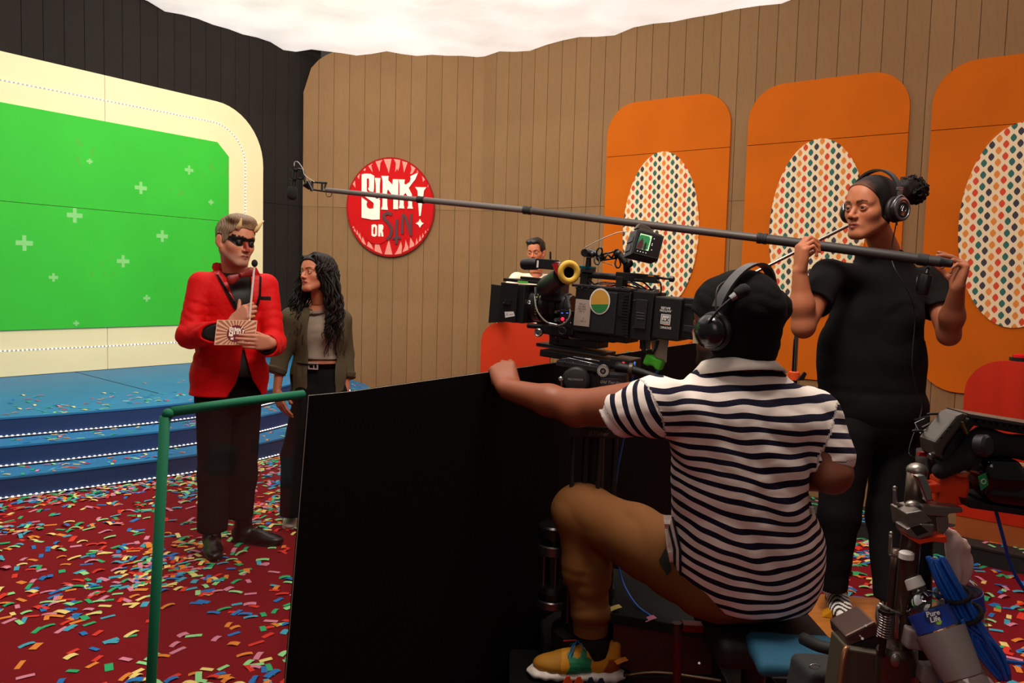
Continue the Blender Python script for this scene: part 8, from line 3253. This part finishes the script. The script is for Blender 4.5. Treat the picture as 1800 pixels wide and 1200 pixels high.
# ================================================================== CONFETTI
def confetti():
    g = random.Random(77)
    COLS = {'orange': '#dc8130', 'yellow': '#e6cf7c', 'red': '#d43022', 'pink': '#cf7f98', 'blue': '#1f6fb8', 'light blue': '#3f9fb8', 'green': '#28a468', 'pale green': '#8fd48c'}
    names_ = list(COLS)
    mats_ = {n: mat('paper_' + n.replace(' ', '_'), c, .75, spec=.25) for n, c in COLS.items()}
    fp = front[:, :2]

    def stage_side(x, y):
        i = int(np.argmin(((fp - (x, y)) ** 2).sum(1)))
        i = min(max(i, 1), len(fp) - 2)
        T = unit(fp[i + 1] - fp[i - 1])
        d = V(x, y) - fp[i]
        return -(T[0] * d[1] - T[1] * d[0])          # + on the photographer's side

    def dens(x, y):
        a = wob(V(x, y, 0), 2.3, 2) * .5 + wob(V(x, y, 1), 5.1, 5) * .5
        return .10 + 1.5 * max(0, a) ** 1.3

    def piece(md, p, yaw, L, Wd, bend, tilt, col=None):
        d = V(math.cos(yaw), math.sin(yaw), 0)
        s = V(-math.sin(yaw), math.cos(yaw), 0)
        vs, k2 = [], 3
        for i in range(k2 + 1):
            t = i / k2 - .5
            zz = bend * (1 - 4 * t * t) * L + tilt * (t + .5) * L
            for q in (-.5, .5):
                vs.append(p + d * t * L + s * q * Wd + ZU * (zz + .0012))
        fs = [(2 * i, 2 * i + 1, 2 * i + 3, 2 * i + 2) for i in range(k2)]
        return md.add(vs, fs, col)

    pts = []
    while len(pts) < 4000:                              # left: between divider and stage
        x, y = g.uniform(-5.2, .9), g.uniform(1.6, 8.6)
        sd = stage_side(x, y)
        if sd < .012:
            continue
        d_ = dens(x, y) + (1.4 if sd < .10 else 0.5 if sd < .3 else 0)
        if g.random() > d_:
            continue
        px, py = proj((x, y, 0))
        if not (-60 < px < 1000 and py < 1400):
            continue
        pts.append((x, y, 0.0))
    while len(pts) < 4750:                              # right: between operator and step
        x, y = g.uniform(.9, 3.6), g.uniform(2.4, 6.5)
        rel = (V(x, y, 0) - PO) @ PN
        if rel < .01 or g.random() > dens(x, y) * 1.3:
            continue
        dbx = np.abs(Mab.T @ (V(x, y, 0) - ac))
        if dbx[0] < .32 and dbx[1] < .23:
            continue
        px, py = proj((x, y, 0))
        if not (1380 < px < 1860 and py < 1330):
            continue
        pts.append((x, y, 0.0))
    info = []
    for (x, y, z) in pts:
        L = g.choice((.048, .058, .066)) * g.uniform(.9, 1.05)
        info.append((V(x, y, z + g.uniform(0, .002)), g.gauss(.45, .9) if g.random() < .75 else g.uniform(0, PI), L, g.uniform(.019, .024) if g.random() < .8 else .030, g.choice((0, 0, .05, .1, .16)), g.choice((0, 0, 0, .05, .15)), g.choice(names_)))
    # the 300 seen largest become individuals
    def vis(i):
        px, py = proj(i[0])
        e = i[0]
        ok = (2 < px < 268 or 296 < px < 500) and 850 < py < 1190
        if 1700 < px < 1795 and 1010 < py < 1190:
            ok = True
        return ok
    order = sorted([k_ for k_, i in enumerate(info) if vis(i)], key=lambda k_: np.linalg.norm(info[k_][0] - EYE))
    ind = set(order[:300])
    base = {}
    for k_ in sorted(ind):
        p, yaw, L, Wd, bend, tilt, cn = info[k_]
        key = (cn, bend > .05)
        if key not in base:
            md = MD()
            piece(md, V(0, 0, 0), 0, .052, .019, .07 if bend > .05 else .012, .03)
            me_o = obj('confetti_piece', md, mats_[cn], None, fix=False)
            o = me_o
            base[key] = o
            o.location = tuple(p)
            o.rotation_euler = (0, 0, yaw)
        else:
            o = dup(base[key], loc=tuple(p), rot=(0, 0, yaw))
        o.scale = (L / .052, Wd / .019, 1)
        px, py = proj(p)
        if px < 268:
            zn = ('left of the green post, ' + ('nearest the photographer' if py > 1110 else 'midway up the floor' if py > 1000 else 'close to the stage'))
        elif px < 520:
            zn = ('seen through the clear sheet, ' + ('nearest the photographer' if py > 1110 else 'just below his shoes' if py > 1000 else 'level with his shoes'))
        else:
            zn = 'on the right beside the blue cables'
        tag(o, f'small {cn} confetti piece {zn}', 'confetti', f'{cn} confetti {zn}')
    md = MD()
    for k_, i in enumerate(info):
        if k_ in ind:
            continue
        piece(md, *i[:6], COLS[i[6]])
    PM = mat('paper_mixed', '#ffffff', .75, attr='Col', spec=.25)
    o = obj('confetti_scatter', md, PM, None, fix=False)
    tag(o, 'mass of many-coloured paper confetti strewn over the dark red carpet', 'confetti', kind='stuff')
    # stage treads and deck
    md = MD()
    n = 0
    while n < 560:
        i = g.random()
        q = g.randrange(8, len(fp) - 6)
        T = unit(fp[min(q + 1, len(fp) - 1)] - fp[q - 1])
        inw = V(-T[1], T[0])
        if i < .30:
            lev, dist = 0, g.uniform(.02, .27)
        elif i < .58:
            lev, dist = 1, g.uniform(.31, .56)
        else:
            lev, dist = 2, .60 + abs(g.gauss(0, .5))
        b_ = fp[q] + inw * dist + T * g.uniform(-.12, .12)
        if b_[1] > 10.3 or (lev == 2 and (V(b_[0], b_[1], 0) - WL_O) @ WL_N < .1):
            continue
        piece(md, V(b_[0], b_[1], .15 * (lev + 1) + g.uniform(.0005, .002)), g.gauss(.3, .9), .05, .019, g.choice((0, .05, .12)), 0, COLS[g.choice(names_)])
        n += 1
    o = obj('stage_confetti', md, PM, None, fix=False)
    tag(o, 'many-coloured paper confetti scattered on the blue stage steps', 'confetti', kind='stuff')
    md = MD()
    for i in range(420):
        t, w_ = g.uniform(-3.9, 2.6), g.uniform(.02, .36)
        piece(md, PO + PD * t - PN * w_ + ZU * (.1005 + g.uniform(0, .003)), g.uniform(0, PI), .05, .019, g.choice((0, .05, .12)), 0, COLS[g.choice(names_)])
    o = obj('step_confetti', md, PM, None, fix=False)
    tag(o, 'many-coloured paper confetti lying along the low black step', 'confetti', kind='stuff')
    # a few pieces on the dolly and on a podium top
    for (p, cn, lab) in ((W(1142, 1090, 2.44), 'pink', 'pink confetti piece stuck to the dolly deck'), (W(1081, 1071, 2.46), 'yellow', 'buff confetti strip curled on the dolly deck behind the trouser cuff'), (W(1092, 1164, 2.40), 'orange', 'orange confetti piece beside the heel of the sneaker')):
        md = MD()
        piece(md, p, .3, .038, .026, .04, .25)
        o = obj('confetti_piece', md, mats_[cn], None, fix=False)
        tag(o, lab, 'confetti')


confetti()
